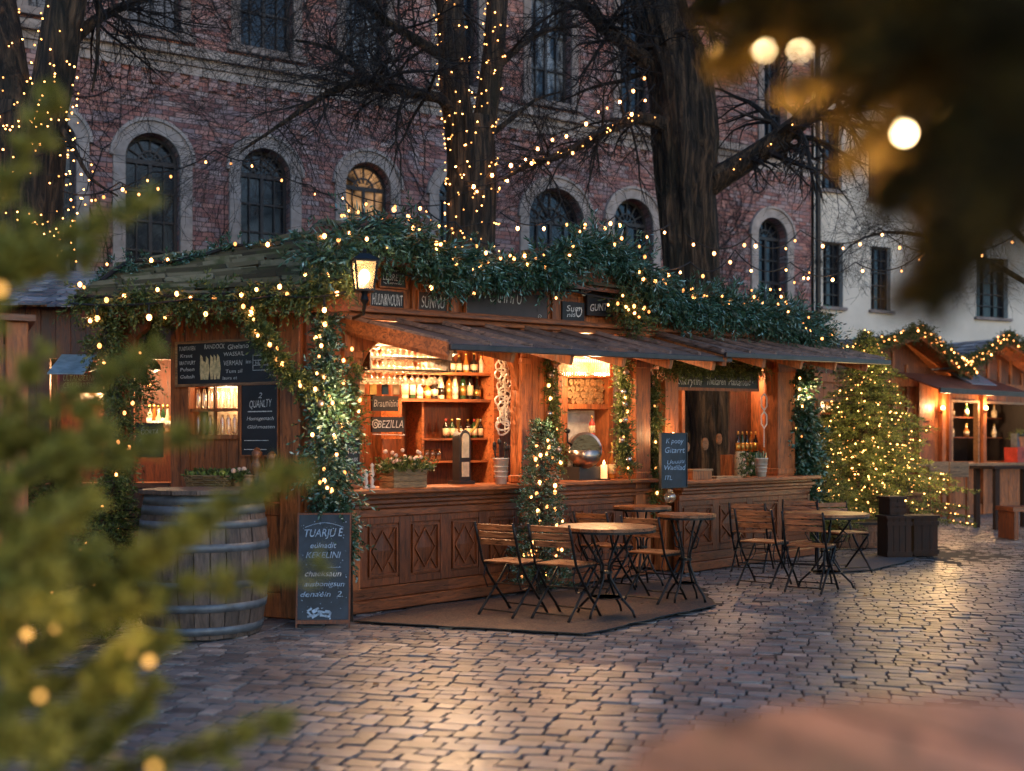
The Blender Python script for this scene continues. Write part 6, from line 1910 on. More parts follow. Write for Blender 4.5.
def aboard():
    p = PX(325, 448, 8.72); F_ = Frame(p.x, p.y, R(3)); t_ = thing('chalkboard_stand', 'blue-black pavement chalkboard reading TUARJU E in front of the corner pillar', 'chalkboard', (p.x, p.y, 0), F_.a)
    w, h = .21, .885
    def L(y, z): return (y + .12 * z / h)
    mb = MB(F_)
    def panel(mb, x0, x1, z0, z1, y0, y1, s=1):
        mb.hexa([(x0, s * L(y0, 0) + s * .12 * (z0 / h - 0), z0), (x1, s * L(y0, 0) + s * .12 * z0 / h, z0), (x1, s * L(y1, 0) + s * .12 * z0 / h, z0), (x0, s * L(y1, 0) + s * .12 * z0 / h, z0)],
                [(x0, s * y0 + s * .12 * z1 / h, z1), (x1, s * y0 + s * .12 * z1 / h, z1), (x1, s * y1 + s * .12 * z1 / h, z1), (x0, s * y1 + s * .12 * z1 / h, z1)])
    panel(mb, -w + .012, w - .012, .06, h - .012, -.150, -.135); mb.build('panel', M['chalkbd_bl'], t_)
    mb = MB(F_); panel(mb, -w + .012, w - .012, .06, h - .012, -.15 + .001, -.135); 
    mb = MB(F_); panel(mb, -w, -w + .0115, 0, h, -.158, -.13); panel(mb, w - .0115, w, 0, h, -.158, -.13); panel(mb, -w + .012, w - .012, h - .0115, h, -.158, -.13); panel(mb, -w + .012, w - .012, .03, .059, -.158, -.13)
    mb.build('frame', M['wood_dk'], t_)
    mb = MB(F_); panel(mb, -w, w, 0, h, -.15, -.135, -1); mb.build('rear_panel', M['wood_bk'], t_)
    ln = .12 / h
    for s, size, x, z, rot, wd in [('TUARJU E', .085, 0, .735, .02, .30), ('eulnadit', .06, .0, .64, 0, .20), ('KEKELINI', .065, .0, .565, 0, .27), ('~~  ___', .05, .03, .49, 0, .22), ('chaeksaun', .062, .0, .42, 0, .28), ('ausbonigsun', .055, .01, .34, 0, .31), ('denaein  2.', .058, -.01, .26, 0, .33)]:
        text_mesh(s, size, F_, x, -.1525, z, M['chalk_b' if len(s) % 3 else 'chalk'], t_, width=wd, rot=rot, shear=.25, lean=ln)
    mb = MB(F_); g_ = random.Random(4)
    for i in range(60):
        x, z, r = g_.uniform(-w + .03, w - .03), g_.uniform(.08, h - .04), g_.uniform(.0015, .004); y = -.1523 + ln * z
        mb.add([(x - r, y - ln * r, z - r), (x + r, y - ln * r, z - r), (x + r, y + ln * r, z + r), (x - r, y + ln * r, z + r)], [(0, 1, 2, 3)])
    for z in (.07, .085, .1): scribble(mb, -.12, .06, -.1524, z + .03, .07, int(z * 1000), lean=ln)
    arc = [(-.15 + .3 * i / 10, -.1525 + ln * (.775 + .035 * math.sin(math.pi * i / 10)), .775 + .035 * math.sin(math.pi * i / 10)) for i in range(11)]; mb.tube(arc, .0025, 4)
    mb.build('chalk_marks', M['chalk_b'], t_)
aboard()
def floor_mat(name, label, pts, mat, z=.004, th=.007, edge=True):
    P = [PX(a, b, CH * FPX / (b - HY)) for a, b in pts]; P = [Vector((p.x, p.y, 0)) for p in P]
    pl = []
    for a_, b_ in zip(P, P[1:] + P[:1]):
        m_ = max(1, int((b_ - a_).length / .12)); pl += [tuple(a_.lerp(b_, q / m_)) for q in range(m_)]
    mb = MB(); n = len(pl); g_ = random.Random(2)
    pl = [Vector((p[0] + g_.gauss(0, .008), p[1] + g_.gauss(0, .008), 0)) for p in pl]
    mb.add([(p.x, p.y, z) for p in pl] + [(p.x, p.y, z + th) for p in pl], [tuple(range(n, 2 * n))] + [(i, (i + 1) % n, (i + 1) % n + n, i + n) for i in range(n)])
    o = mb.build(name, mat, origin=(P[0].x, P[0].y, 0)); tag(o, label, 'mat'); 
    if edge:
        mb = MB(); mb.tube([(p.x, p.y, z + th * .6) for p in pl] + [(pl[0].x, pl[0].y, z + th * .6)], .006, 6); mb.build('border_cord', M['cable'], o)
floor_mat('floor_mat', 'large brown woven mat with black edge under the left group of tables and chairs', [(352, 622), (586, 635), (716, 606), (690, 578), (560, 592), (430, 606)], M['mat'])
floor_mat('floor_mat', 'grey mat strip behind the right group of chairs, beside the planter boxes', [(815, 574), (868, 571), (905, 563), (915, 558), (880, 554), (830, 560)], M['mat_grey'])

# ================================================================== BISTRO FURNITURE
def make_chair():
    t_ = thing('bistro_chair', 'x', 'chair')
    mb = MB()
    for i in range(3): mb._box(-.19, .19, -.205 - .02 * i, -.19 - .02 * i, .585 + i * .062, .635 + i * .062)
    mb.build('backrest', M['slat'], t_, bevel=.004)
    mb = MB()
    for i in range(7): mb._box(-.19, .19, -.16 + i * .048, -.16 + i * .048 + .042, .432, .449)
    mb.build('seat', M['slat'], t_, bevel=.004)
    for s in (-1, 1):
        x = .20 * s
        mb = MB(); mb.tube([(x, -.262, .775), (x, -.225, .66), (x, -.195, .56), (x, -.16, .45), (x, -.08, .33), (x, .04, .19), (x, .14, .09), (x, .215, .0)], .012, 6); mb.build('leg', M['iron'], t_, smooth=True)
        mb = MB(); x2 = .178 * s; mb.tube([(x2, .19, .425), (x2, .12, .36), (x2, .02, .25), (x2, -.09, .15), (x2, -.17, .07), (x2, -.24, .0)], .012, 6); mb.build('leg', M['iron'], t_, smooth=True)
        mb = MB(); mb.bar((x2 * .98, -.17, .422), (x2 * .98, .19, .422), .008, .018)
        mb.tube([(x2, .16, .41), (x2, .18, .33), (x2, .13, .26), (x2, .06, .235)], .006, 5); mb.tube([(x2, -.14, .41), (x2, -.17, .32), (x2, -.12, .22), (x2, -.03, .22)], .006, 5)
        mb.build('side_brace', M['iron'], t_)
    for q in (((-.2, .17, .055), (.2, .17, .055)), ((-.178, -.2, .045), (.178, -.2, .045)), ((-.2, -.01, .245), (.2, -.01, .245))):
        mb = MB(); mb.tube(q, .007, 5); mb.build('stretcher', M['iron'], t_)
    return t_
ch0 = make_chair(); used = [False]
def chair(px_, Y, deg, label, grp):
    p = PX(px_, 448, Y); p = Vector((p.x, p.y, .012))
    if not used[0]:
        ch0.location = p; ch0.rotation_euler = (0, 0, R(deg)); ch0['label'] = label; ch0['group'] = grp; used[0] = True
    else: dup(ch0, p, R(deg), label, grp)
GL, GR = 'bistro chairs around the left tables', 'bistro chairs around the right table'
chair(513, 9.25, -38, 'folding slatted chair farthest left in the left group of tables', GL)
chair(566, 9.05, -36, 'folding slatted chair nearest the viewer, pulled up to the left bistro table', GL)
chair(606, 10.75, -42, 'folding slatted chair behind the left bistro table, close to the counter', GL)
chair(655, 10.05, -40, 'folding slatted chair between the left bistro table and the two tall round tables', GL)
chair(764, 11.2, -38, 'folding slatted chair at the left front of the right group', GR)
chair(752, 12.55, -25, 'folding slatted chair farthest left in the right group, against the panelled counter', GR)
chair(800, 12.85, 165, 'folding slatted chair behind the right table facing the square', GR)
chair(811, 10.75, -34, 'folding slatted chair nearest the viewer in the right group', GR)
chair(845, 12.4, 200, 'folding slatted chair behind the right table in front of the lit fir', GR)

def make_table(h, r, label, px_, Y, rz=0, thick=.024, spread=.27, group=None, cat='table'):
    p = PX(px_, 448, Y); p = Vector((p.x, p.y, .012)); F_ = Frame(p.x, p.y, rz, 0, .012); t_ = thing('bistro_table', label, cat, p, rz, group)
    mb = MB(F_); n = 7
    for i in range(n):
        x0 = -r + 2 * r * i / n; x1 = -r + 2 * r * (i + 1) / n - .004
        def yy(x): return math.sqrt(max(0.0, r * r - x * x)) * .98 + .012
        mb.hexa([(x0, -yy(x0), h - thick), (x1, -yy(x1), h - thick), (x1, yy(x1), h - thick), (x0, yy(x0), h - thick)], [(x0, -yy(x0), h), (x1, -yy(x1), h), (x1, yy(x1), h), (x0, yy(x0), h)])
    mb.build('tabletop', M['slat'], t_)
    mb = MB(F_); mb.lathe((0, 0, h - thick - .02), [(r * .97, 0), (r * .985, 0), (r * .985, .018), (r * .97, .018)], 28); mb.build('rim', M['iron'], t_)
    for k_ in range(4):
        a = math.pi / 4 + k_ * math.pi / 2; b = a + math.pi * .0
        def Q(rr, z, da=0): return (rr * math.cos(a + da), rr * math.sin(a + da), z)
        q = r * .62
        mb = MB(F_); mb.tube([Q(q, h - thick - .005), Q(q * .75, h * .82), Q(.045, h * .56), Q(.04, h * .42), Q(spread * .55, h * .2), Q(spread * .92, h * .07), Q(spread, .0)], .011, 6)
        mb.tube([Q(q * .5, h * .80), Q(q * .8, h * .72), Q(q * .65, h * .62), Q(.06, h * .60)], .007, 5)
        mb.build('leg', M['iron'], t_, smooth=True)
    mb = MB(F_); mb.lathe((0, 0, h * .47), [(.045, 0), (.055, 0), (.055, .02), (.045, .02)], 14); mb.build('ring', M['iron'], t_); mb = MB(F_); mb.lathe((0, 0, h * .2), [(spread * .55, 0), (spread * .55 + .01, .005), (spread * .55, .01), (spread * .55 - .01, .005), (spread * .55, 0)], 18); mb.build('ring', M['iron'], t_)
make_table(.74, .42, 'round slatted bistro table in the middle of the left group', 606, 9.15, .2)
make_table(.79, .27, 'small tall round table at the right edge of the brown mat', 686, 10.0, .1, spread=.2)
make_table(.80, .30, 'small round table behind the tall one, close to the blue-grey chalkboard', 642, 11.15, .4, spread=.22)
make_table(.74, .42, 'round slatted bistro table in the middle of the right group', 826, 11.0, .3)

# ---- planter boxes around the big fir
def chest(label, px0, px1, pyb, h, dep, rz=-.2, mat='box', lid=True, z=0, name='wooden_box', Y=None):
    Y = Y or CH * FPX / (pyb - HY); a, b = PX(px0, 448, Y), PX(px1, 448, Y); w = (b.x - a.x); F_ = Frame((a.x + b.x) / 2, Y, rz, 0, z)
    t_ = thing(name, label, 'box', (F_.o[0], F_.o[1], z), rz)
    mb = MB(F_); planks(mb, -w / 2, w / 2, 0, .02, .0, h, .09); planks(mb, -w / 2, w / 2, dep - .02, dep, .0, h, .09)
    mb._box(-w / 2, -w / 2 + .02, .021, dep - .021, 0, h); mb._box(w / 2 - .02, w / 2, .021, dep - .021, 0, h); mb.build('side_boards', M[mat], t_)
    mb = MB(F_)
    for zz in (.03, h - .09):
        mb = MB(F_); mb._box(-w / 2 - .01, w / 2 + .01, -.014, -.004, zz, zz + .05); mb.build('batten', M[mat], t_)
    mb = MB(F_); mb._box(-w / 2 - .02, w / 2 + .02, -.02, dep + .02, h + .001, h + .035); mb.build('lid', M[mat if lid else 'joint'], t_)
chest('dark wooden chest at the foot of the lit fir, left of the front pair', 887, 912, 558, .50, .30, .12)
chest('dark wooden chest at the outer right of the front pair', 914, 938, 556, .49, .32, .0)
chest('small dark box standing on the left chest of the front pair', 889, 906, 558, .20, .26, .25, z=.54, Y=14.15)
chest('taller blackened crate standing behind the front pair of chests', 905, 922, 546, .72, .3, .1)
chest('reddish wooden planter trough holding the large lit fir', 838, 893, 548, .32, .95, .12, 'fence', False, name='planter_trough')
mb = MB(); c_ = PX(866, 448, 16.6); 

# ================================================================== RIGHT-HAND STALLS
FR = Frame(8.06, 22.0, R(36))
def rx(px_, y=0.0): return FR.at(px_, 448, y)[0]
def small_stall(label, x0, x1, peak_px, peak_py, eave_h, label_g, seed, openings, awn=None, gl=70):
    t_ = thing('market_hut', label, 'market hut', FR((x0, 0, 0)), FR.a)
    xp, zp = FR.at(peak_px, peak_py, 0)
    hz = 2.75
    mb = MB(FR); cur = x0
    for (a, b, zb, zt) in openings:
        planks(mb, cur, a, 0, .05, 0, hz, .16); planks(mb, a, b, 0, .05, 0, zb, .16); planks(mb, a, b, 0, .05, zt, hz, .16); cur = b
    planks(mb, cur, x1, 0, .05, 0, hz, .16)
    mb.build('wall', M['wood'], t_)
    for q in ((x0, x1, 1.9, 1.95), (x0, x0 + .05, .051, 1.899), (x1 - .05, x1, .051, 1.899)): mb = MB(FR); mb.box(q[0], q[1], q[2], q[3], 0, hz); mb.build('wall', M['wood_bk'], t_)
    mb = MB(FR); mb.prism([(x0, hz), (x1, hz), (xp, zp - .1)], .0, .04)
    mb.build('gable', M['wood_dk'], t_)
    g_ = random.Random(seed); mb = MB(FR)
    for e in (x0 - .3, x1 + .25):
        shingle_roof(mb, (e, -.45, eave_h), (e, 4.6, eave_h), (xp, -.45, zp), (xp, 4.6, zp), 8, 16, g_, .03)
    rf_ = mb.build('roof', M['slate'], t_)
    mb = MB(FR)
    for e in (x0 - .3, x1 + .25):
        mb.bar((e, -.45, eave_h - .06), (xp, -.45, zp - .06), .05, .14)
        mb.hexa([(e, -.42, eave_h - .06), (xp, -.42, zp - .06), (xp, 4.6, zp - .06), (e, 4.6, eave_h - .06)], [(e, -.42, eave_h - .03), (xp, -.42, zp - .03), (xp, 4.6, zp - .03), (e, 4.6, eave_h - .03)])
    mb.build('barge_board', M['wood'], rf_)
    for a, b, zb, zt in openings:
        mb = MB(FR)
        for xx in (a - .06, b): mb.box(xx, xx + .06, -.05, .06, zb - .05, zt + .05)
        mb.box(a, b, -.05, .06, zt, zt + .05); mb.build('window_frame', M['wood_lt'], t_)
        mb = MB(FR); mb.box(a, b, .9, .95, zb + .5, zb + .53); mb.box(a, b, .9, 1.0, zb + .95, zb + .98); mb.build('shelf', M['wood_dk'], t_)
    garland(label_g, [FR((x0 - .35, -.5, eave_h + .02)), FR(((x0 + xp) / 2, -.5, (eave_h + zp) / 2 + .06)), FR((xp, -.5, zp + .06))], .10, 300, 'leaf_ol', seed, gl // 2, .2, .14, .06, .02, 'bulb')
    garland(label_g.replace('left slope', 'right slope'), [FR((xp, -.5, zp + .06)), FR(((x1 + xp) / 2, -.5, (eave_h + zp) / 2 + .06)), FR((x1 + .3, -.5, eave_h + .02))], .10, 300, 'leaf_ol', seed + 1, gl // 2, .2, .14, .06, .02, 'bulb')
    return t_
wA = (rx(818), rx(876), 1.12, 2.25)
hutA = small_stall('timber market hut with slate gable and rust-red awning behind the lit fir', rx(803), rx(945), 900, 334, 2.92, 'garland on the left slope of the gable behind the fir', 71, [wA], gl=70)
wB1, wB2 = (rx(951), rx(976), 1.12, 2.35), (rx(984), rx(1040), 1.12, 2.35)
hutB = small_stall('timber market hut with glazed bay and red crate at the right edge', rx(947), rx(1046), 985, 340, 3.0, 'garland on the left slope of the right-edge gable', 73, [wB1, wB2], gl=60)
# counters, awning of the huts
mb = MB(FR); mb.box(rx(803), rx(945), -.25, -.001, 1.04, 1.08); mb.build('counter_top', M['wood_lt'], hutA)
mb = MB(FR); mb.box(rx(947), rx(1046), -.45, -.001, 1.04, 1.09); mb.build('counter_top', M['wood_lt'], hutB)
mb = MB(FR)
for i in range(4): planks(mb, rx(917) + i * .26, rx(917) + i * .26 + .2, -.03, -.002, .2, .95, .2); 
for z in (1.15, 1.55, 1.95): mb.box(rx(914), rx(930), -.03, -.002, z, z + .33)
mb.build('door_panel', M['wood'], hutA)
mb = MB(FR); n = 14; xa_, xb_ = rx(893), rx(985)
for i in range(n):
    a, b = xa_ + (xb_ - xa_) * i / n, xa_ + (xb_ - xa_) * (i + 1) / n
    mb.hexa([(a + .004, -1.0, 2.50), (b - .004, -1.0, 2.50), (b - .004, -.06, 2.86), (a + .004, -.06, 2.86)], [(a + .004, -1.0, 2.53), (b - .004, -1.0, 2.53), (b - .004, -.06, 2.89), (a + .004, -.06, 2.89)])
aw = mb.build('awning', M['awn_red'], hutA)
mb = MB(FR); mb.box(xa_, xb_, -1.04, -1.0, 2.44, 2.54); mb.build('edge_trim', M['edge'], aw)
mb = MB(FR)
for px_ in (915, 938, 979): 
    x = rx(px_); mb.box(x, x + .12, -.10, -.003, 0, 2.8)
mb.build('post', M['wood'], hutA)
for hut, ps in ((hutA, (806, 878, 891, 905)), (hutB, (947, 1044))):
    for px_ in ps:
        mb = MB(FR); x = rx(px_); mb.box(x, x + .09, -.05, -.003, 0, 2.75); mb.build('stud', M['wood_dk'], hut)
for hut, xa_, xb_ in ((hutA, rx(803), rx(945)), (hutB, rx(947), rx(1046))):
    mb = MB(FR); mb.box(xa_, xb_, -.07, -.052, 2.62, 2.78); mb.build('rail', M['wood'], hut); mb = MB(FR); mb.box(xa_, xb_, -.068, -.052, .0, .22); mb.build('rail', M['wood'], hut)
    xm = (xa_ + xb_) / 2
    for dx in (-.9, -.45, 0, .45, .9):
        mb = MB(FR); mb.box(xm + dx - .04, xm + dx + .04, -.03, -.002, 2.79, 3.05 + (.25 if abs(dx) < .5 else 0)); mb.build('gable_stud', M['wood'], hut)
for i, px_ in enumerate((822, 834, 858, 868)):
    p = FR((rx(px_), -.12, 1.082)); bottle_mesh(('b_green', 'b_amber', 'b_pale', 'b_dark')[i], .05, .32, 'cream', 'gold', i % 3, p, ('green', 'amber', 'pale', 'dark')[i] + ' bottle on the hut counter behind the lit fir', 'bottles on the hut counter')
mb = MB(FR); mb.hexa([(rx(945), -.6, 2.66), (rx(970), -.6, 2.66), (rx(970), -.02, 3.0), (rx(945), -.02, 3.0)], [(rx(945), -.6, 2.70), (rx(970), -.6, 2.70), (rx(970), -.02, 3.04), (rx(945), -.02, 3.04)]); mb.build('door_hood', M['slate'], hutB)
# interior light of the huts
ceiling_lamp('warm lamp inside the hut behind the lit fir', FR, rx(850), .8, 2.4, 60, .05, (1, .66, .38))
ceiling_lamp('warm lamp inside the hut at the right edge', FR, rx(1005), .7, 2.4, 34)
sconce(943, 408, FR, -.14, 'glowing bulb lamp on the hut wall left of the dark doorway', 26)
sconce(986, 408, FR, -.14, 'glowing bulb lamp on the hut wall right of the dark doorway', 18)
g = random.Random(14)
for i in range(9):
    x = wA[0] + .25 + (wA[1] - wA[0] - .5) * i / 8; bottle_mesh(g.choice(['b_pale', 'b_amber', 'cream' if False else 'b_pale']), .05, .3 + .03 * (i % 3), 'white', 'gold', i % 3, FR((x, .95, 1.12 + .981)),
        'pale bottle on the back shelf of the hut behind the fir, ' + ['leftmost', 'second', 'third', 'fourth', 'middle', 'sixth', 'seventh', 'eighth', 'rightmost'][i], 'bottles in the hut behind the fir')
for i in range(8):
    for k_, zz in enumerate((1.12 + .531, 1.12 + .981)):
        w_ = (wB1, wB2)[i // 4]; x = w_[0] + (w_[1] - w_[0]) * ((i % 4) + .5) / 4
        bottle_mesh(['b_pale', 'b_amber', 'b_green', 'b_pale'][(i + k_) % 4], .05, .3, 'cream', 'gold', (i + k_) % 3, FR((x, .93, zz)),
            'bottle on the %s shelf of the right-edge hut, %s window, %s' % (('lower', 'upper')[k_], ('left', 'right')[i // 4], ('leftmost', 'second', 'third', 'rightmost')[i % 4]), 'bottles in the right-edge hut')
# red crate with writing, goods on the hut counter
x0, x1 = rx(999), rx(1036); zb = 1.092
t_ = thing('red_crate', 'bright red crate lettered BLIN on the right-edge hut counter', 'crate', FR((x0, -.4, zb)), FR.a)
mb = MB(FR); mb.box(x0, x1, -.42, -.12, zb, zb + .32); mb.build('crate_body', M['red'], t_)
mb = MB(FR); 
for z in (zb + .30, zb + .02): mb.box(x0 - .01, x1 + .01, -.432, -.421, z, z + .03)
mb.build('rim', M['red'], t_)
text_mesh('B L I N', .22, FR, x0 + (x1 - x0) * .35, -.4235, zb + .16, M['redbrown'], t_, width=.75)
mb = MB(FR); xm = rx(1005); mb.box(xm - .12, xm + .14, -.35, -.2, zb + .325, zb + .62); o = mb.build('grey_tin', M['hoop']); tag(o, 'grey square tin standing on the red crate', 'tin')
flowers(1020, FR, -.3, zb + .325, .3, .45, 'leafy green plant standing on the red crate', seed=9, fl=False)
# stools and crates in front of the huts
def wood_chair(px_, Y, rz, label):
    p = PX(px_, 448, Y); F_ = Frame(p.x, Y, rz); t_ = thing('wooden_chair', label, 'chair', (p.x, Y, 0), rz, 'wooden chairs by the right huts')
    mb = MB(F_); mb._box(-.22, .22, -.2, .22, .60, .64); mb.build('seat', M['wood'], t_)
    mb = MB(F_); mb._box(-.21, .21, -.23, -.201, .86, 1.14); mb.build('backrest', M['wood_lt'], t_)
    for sx_ in (-1, 1):
        for yy in (-.2, .2):
            mb = MB(F_); mb.bar((sx_ * .19, yy, 0), (sx_ * .19, yy + (-.015 if yy < 0 else 0), .86 if yy < 0 else .598), .045); mb.build('leg', M['wood'], t_)
    mb = MB(F_); mb._box(-.168, .168, .18, .21, .2, .235); mb.build('stretcher', M['wood'], t_); mb = MB(F_); mb._box(-.168, .168, -.21, -.18, .25, .285); mb.build('stretcher', M['wood'], t_)
wood_chair(951, 20.6, .3, 'high-backed wooden chair in front of the doorway, nearer to the viewer')
wood_chair(934, 21.5, .1, 'high-backed wooden chair farther back beside the hut wall')
def open_crate(px0, px1, pyb, h, label):
    Y = CH * FPX / (pyb - HY); a, b = PX(px0, 448, Y), PX(px1, 448, Y); w = b.x - a.x; F_ = Frame((a.x + b.x) / 2, Y, .3); t_ = thing('slatted_crate', label, 'crate', (F_.o[0], Y, 0), .3)
    mb = MB(F_)
    for y in (0, .3):
        for i in range(4): z = i * (h - .06) / 3; mb._box(-w / 2, w / 2, y, y + .015, z, z + .06)
        for i in range(4): x = -w / 2 + i * (w - .05) / 3; mb._box(x, x + .05, y + (.016 if y == 0 else -.011), y + (.026 if y == 0 else -.001), 0, h)
    for i in range(4): z = i * (h - .06) / 3; mb._box(-w / 2, -w / 2 + .015, .03, .285, z, z + .06); mb._box(w / 2 - .015, w / 2, .03, .285, z, z + .06)
    mb.build('slats', M['wood_lt'], t_)
open_crate(986, 1007, 512, .5, 'pale slatted crate standing on the paving under the hut counter')
def bench(px0, px1, Y, h, label):
    a, b = PX(px0, 448, Y), PX(px1, 448, Y); w = b.x - a.x; F_ = Frame((a.x + b.x) / 2, Y, .1); t_ = thing('wooden_bench', label, 'bench', (F_.o[0], Y, 0), .1)
    mb = MB(F_); mb._box(-w / 2, w / 2, 0, .5, h - .07, h); mb.build('seat', M['wood_dkh'], t_)
    mb = MB(F_); mb._box(-w / 2 + .03, -w / 2 + .1, .02, .48, 0, h - .071); mb.build('leg', M['wood_dk'], t_); mb = MB(F_); mb._box(w / 2 - .1, w / 2 - .03, .02, .48, 0, h - .071); mb.build('leg', M['wood_dk'], t_)
bench(1011, 1100, 16.8, .50, 'dark heavy wooden bench cut by the right edge of the view')
def tall_table(px_, Y, label):
    p = PX(px_, 448, Y); F_ = Frame(p.x, Y, .2); t_ = thing('standing_table', label, 'table', (p.x, Y, 0), .2)
    mb = MB(F_); mb._box(-.55, .55, -.35, .35, 1.04, 1.09); mb.build('tabletop', M['box'], t_)
    for s in (-1, 1):
        for q in (-1, 1): mb = MB(F_); mb.bar((s * .46, q * .27, 0), (s * .46, q * .27, 1.039), .08); mb.build('leg', M['box'], t_)
tall_table(1010, 19.2, 'dark standing table in front of the hut with the red crate')

# ================================================================== LEFT BACKGROUND BOOTH AND HUT
FK = Frame(PX(-20, 448, 11.6).x, 11.6, R(6))
bk = thing('market_booth', 'dim back booth with a red sign and pale blue canvas behind the left tree branches', 'market booth', (FK.o[0], FK.o[1], 0), FK.a)
kx = lambda p: FK.at(p, 448, 0)[0]
mb = MB(FK); planks(mb, kx(-20), kx(172), .0, .05, 0, 1.0, .15); planks(mb, kx(-20), kx(50), 0, .05, 1.0, 2.6, .15); planks(mb, kx(104), kx(134), 0, .05, 1.0, 2.6, .15); planks(mb, kx(-20), kx(175), 0, .05, 2.35, 2.9, .15)
mb.box(kx(-20), kx(190), 1.4, 1.45, 0, 3.0); mb.build('wall', M['wood_dk'], bk)
mb = MB(FK); shingle_roof(mb, (kx(-40), -.4, 2.85), (kx(120), -.4, 2.85), (kx(-40), 1.4, 3.5), (kx(120), 1.4, 3.5), 9, 14, random.Random(3), .03); mb.build('roof', M['slate'], bk)
mb = MB(FK); mb.hexa([(kx(62), -.5, 2.15), (kx(97), -.5, 2.15), (kx(97), -.01, 2.38), (kx(62), -.01, 2.38)], [(kx(62), -.5, 2.165), (kx(97), -.5, 2.165), (kx(97), -.01, 2.395), (kx(62), -.01, 2.395)]); mb.build('canvas_awning', M['tarp'], bk)
mb = MB(FK); mb.box(kx(50), kx(104), -.2, .2, .98, 1.03); mb.box(kx(134), kx(170), -.05, .3, .98, 1.03); mb.box(kx(134), kx(170), .35, .55, 1.55, 1.58); mb.box(kx(52), kx(102), .5, .75, 1.85, 1.88); mb.build('shelf', M['woodh'], bk)
t_, a, b, c, d = pxboard('shop_sign', 'red-brown sign with two rows of pale capitals in the back booth on the left', FK, (60, 373, 101, 391), -.08, bmat='redbrown', fmat='red', ft=.02, cat='sign')
lines(t_, FK, -.089, [('ULTANBERNIN', .09, (a + b) / 2, d - (d - c) * .3, 0, (b - a) * .85), ('CRIT HARTINO', .09, (a + b) / 2, c + (d - c) * .28, 0, (b - a) * .85)], 'cream' if False else 'chalk_y')
t_, a, b, c, d = pxboard('chalk_sign', 'small black sign reading CORTA on the shelf of the narrow lit niche', FK, (137, 424, 162, 456), -.12, fmat='wood_bk', ft=.012)
lines(t_, FK, -.129, [('CORTA', .08, (a + b) / 2, d - .09, 0, (b - a) * .7), ('Glühstaa', .06, (a + b) / 2, d - .18, 0, (b - a) * .8), ('Wurst', .06, (a + b) / 2, d - .27, 0, (b - a) * .6)])
ceiling_lamp('warm lamp inside the narrow niche left of the menu board', FK, kx(150), .25, 2.25, 36)
ceiling_lamp('warm lamp under the pale blue canvas of the back booth', FK, kx(80), .5, 2.25, 24)
g = random.Random(19)
for i in range(6):
    x = kx(138) + (kx(166) - kx(138)) * (i + .5) / 6; bottle_mesh(['b_pale', 'b_amber', 'b_pale', 'b_green', 'b_pale', 'b_amber'][i], .032, .3, 'white', 'gold', i % 3, FK((x, .45, 1.582)), 'bottle in the narrow lit niche, ' + ['leftmost', 'second', 'third', 'fourth', 'fifth', 'rightmost'][i], 'bottles in the narrow lit niche')
for i in range(7):
    x = kx(56) + (kx(99) - kx(56)) * (i + .5) / 7; bottle_mesh(['b_dark', 'b_pale', 'b_green', 'b_amber', 'b_dark', 'b_pale', 'b_amber'][i], .04, .26, 'white', 'gold', i % 2, FK((x, .6, 1.882)), 'bottle on the shelf of the back booth, ' + ['leftmost', 'second', 'third', 'fourth', 'fifth', 'sixth', 'rightmost'][i], 'bottles in the back booth')
FH = Frame(PX(28, 448, 7.0).x, 7.0, R(27))
ht = thing('timber_hut', 'red-brown timber hut corner cut by the left edge of the view', 'hut', (FH.o[0], FH.o[1], 0), FH.a)
mb = MB(FH); planks(mb, -2.2, -.14, 0, .04, 0, 2.18, .14); mb.box(-.04, 0, .05, 1.6, 0, 2.18); mb.build('wall', M['wood'], ht)
mb = MB(FH); mb.box(-.13, 0, -.03, .10, 0, 2.2); mb.build('corner_post', M['wood'], ht, bevel=.008)
mb = MB(FH); mb._box(-2.4, .04, -.08, 1.7, 2.201, 2.24); mb.build('roof', M['wood_dkh'], ht)

# ================================================================== STRING LIGHTS OVER THE SQUARE
def pp(*a): return [PX(x, y, Y) for x, y, Y in a]
string_lights('string of bulbs from the left tree past the first arched windows to the middle tree', pp((75, 195, 12.5), (152, 172, 13.2), (215, 150, 13.8), (262, 158, 14.2), (310, 185, 14.4), (345, 192, 14.6), (440, 205, 14.8)), 13, .08)
string_lights('string of bulbs low over the mossy left roof', pp((60, 190, 12.4), (120, 182, 12.8), (165, 178, 13), ), 6, .1)
string_lights('string of bulbs looping from the middle tree over the left gable', pp((345, 200, 12.0), (375, 210, 12.0), (420, 202, 12.2), (455, 222, 12.3), (500, 245, 12.4)), 12, .08)
string_lights('string of bulbs rising from the middle tree to the massive tree', pp((462, 180, 14.6), (500, 160, 14.8), (545, 135, 15.2), (600, 105, 15.8), (650, 66, 16.4)), 13, .12, 'big')
string_lights('second string of bulbs rising to the massive tree, just below the first', pp((465, 186, 14.6), (530, 158, 15.0), (590, 134, 15.6), (655, 84, 16.3)), 9, .12, 'big')
string_lights('string of bulbs crossing in front of the arched windows right of the middle tree', pp((500, 212, 13.5), (560, 214, 13.7), (615, 216, 14.2), (670, 224, 14.8)), 8, .15, 'big')
string_lights('string of bulbs from the right gable to the massive tree trunk', pp((560, 236, 12.3), (600, 232, 12.8), (640, 262, 13.4), (690, 262, 14.6)), 6, .1, 'big')
string_lights('string of large bulbs from the massive tree across the cream building', pp((684, 232, 16.0), (750, 236, 16.0), (800, 230, 16.2), (880, 228, 16.4), (960, 245, 16.4)), 13, .22, 'big')
string_lights('second string of large bulbs across the cream building, lower one', pp((690, 262, 14.5), (735, 250, 14.6), (790, 262, 15.2), (855, 262, 15.6), (925, 250, 15.8), (1030, 225, 16)), 12, .2, 'big')
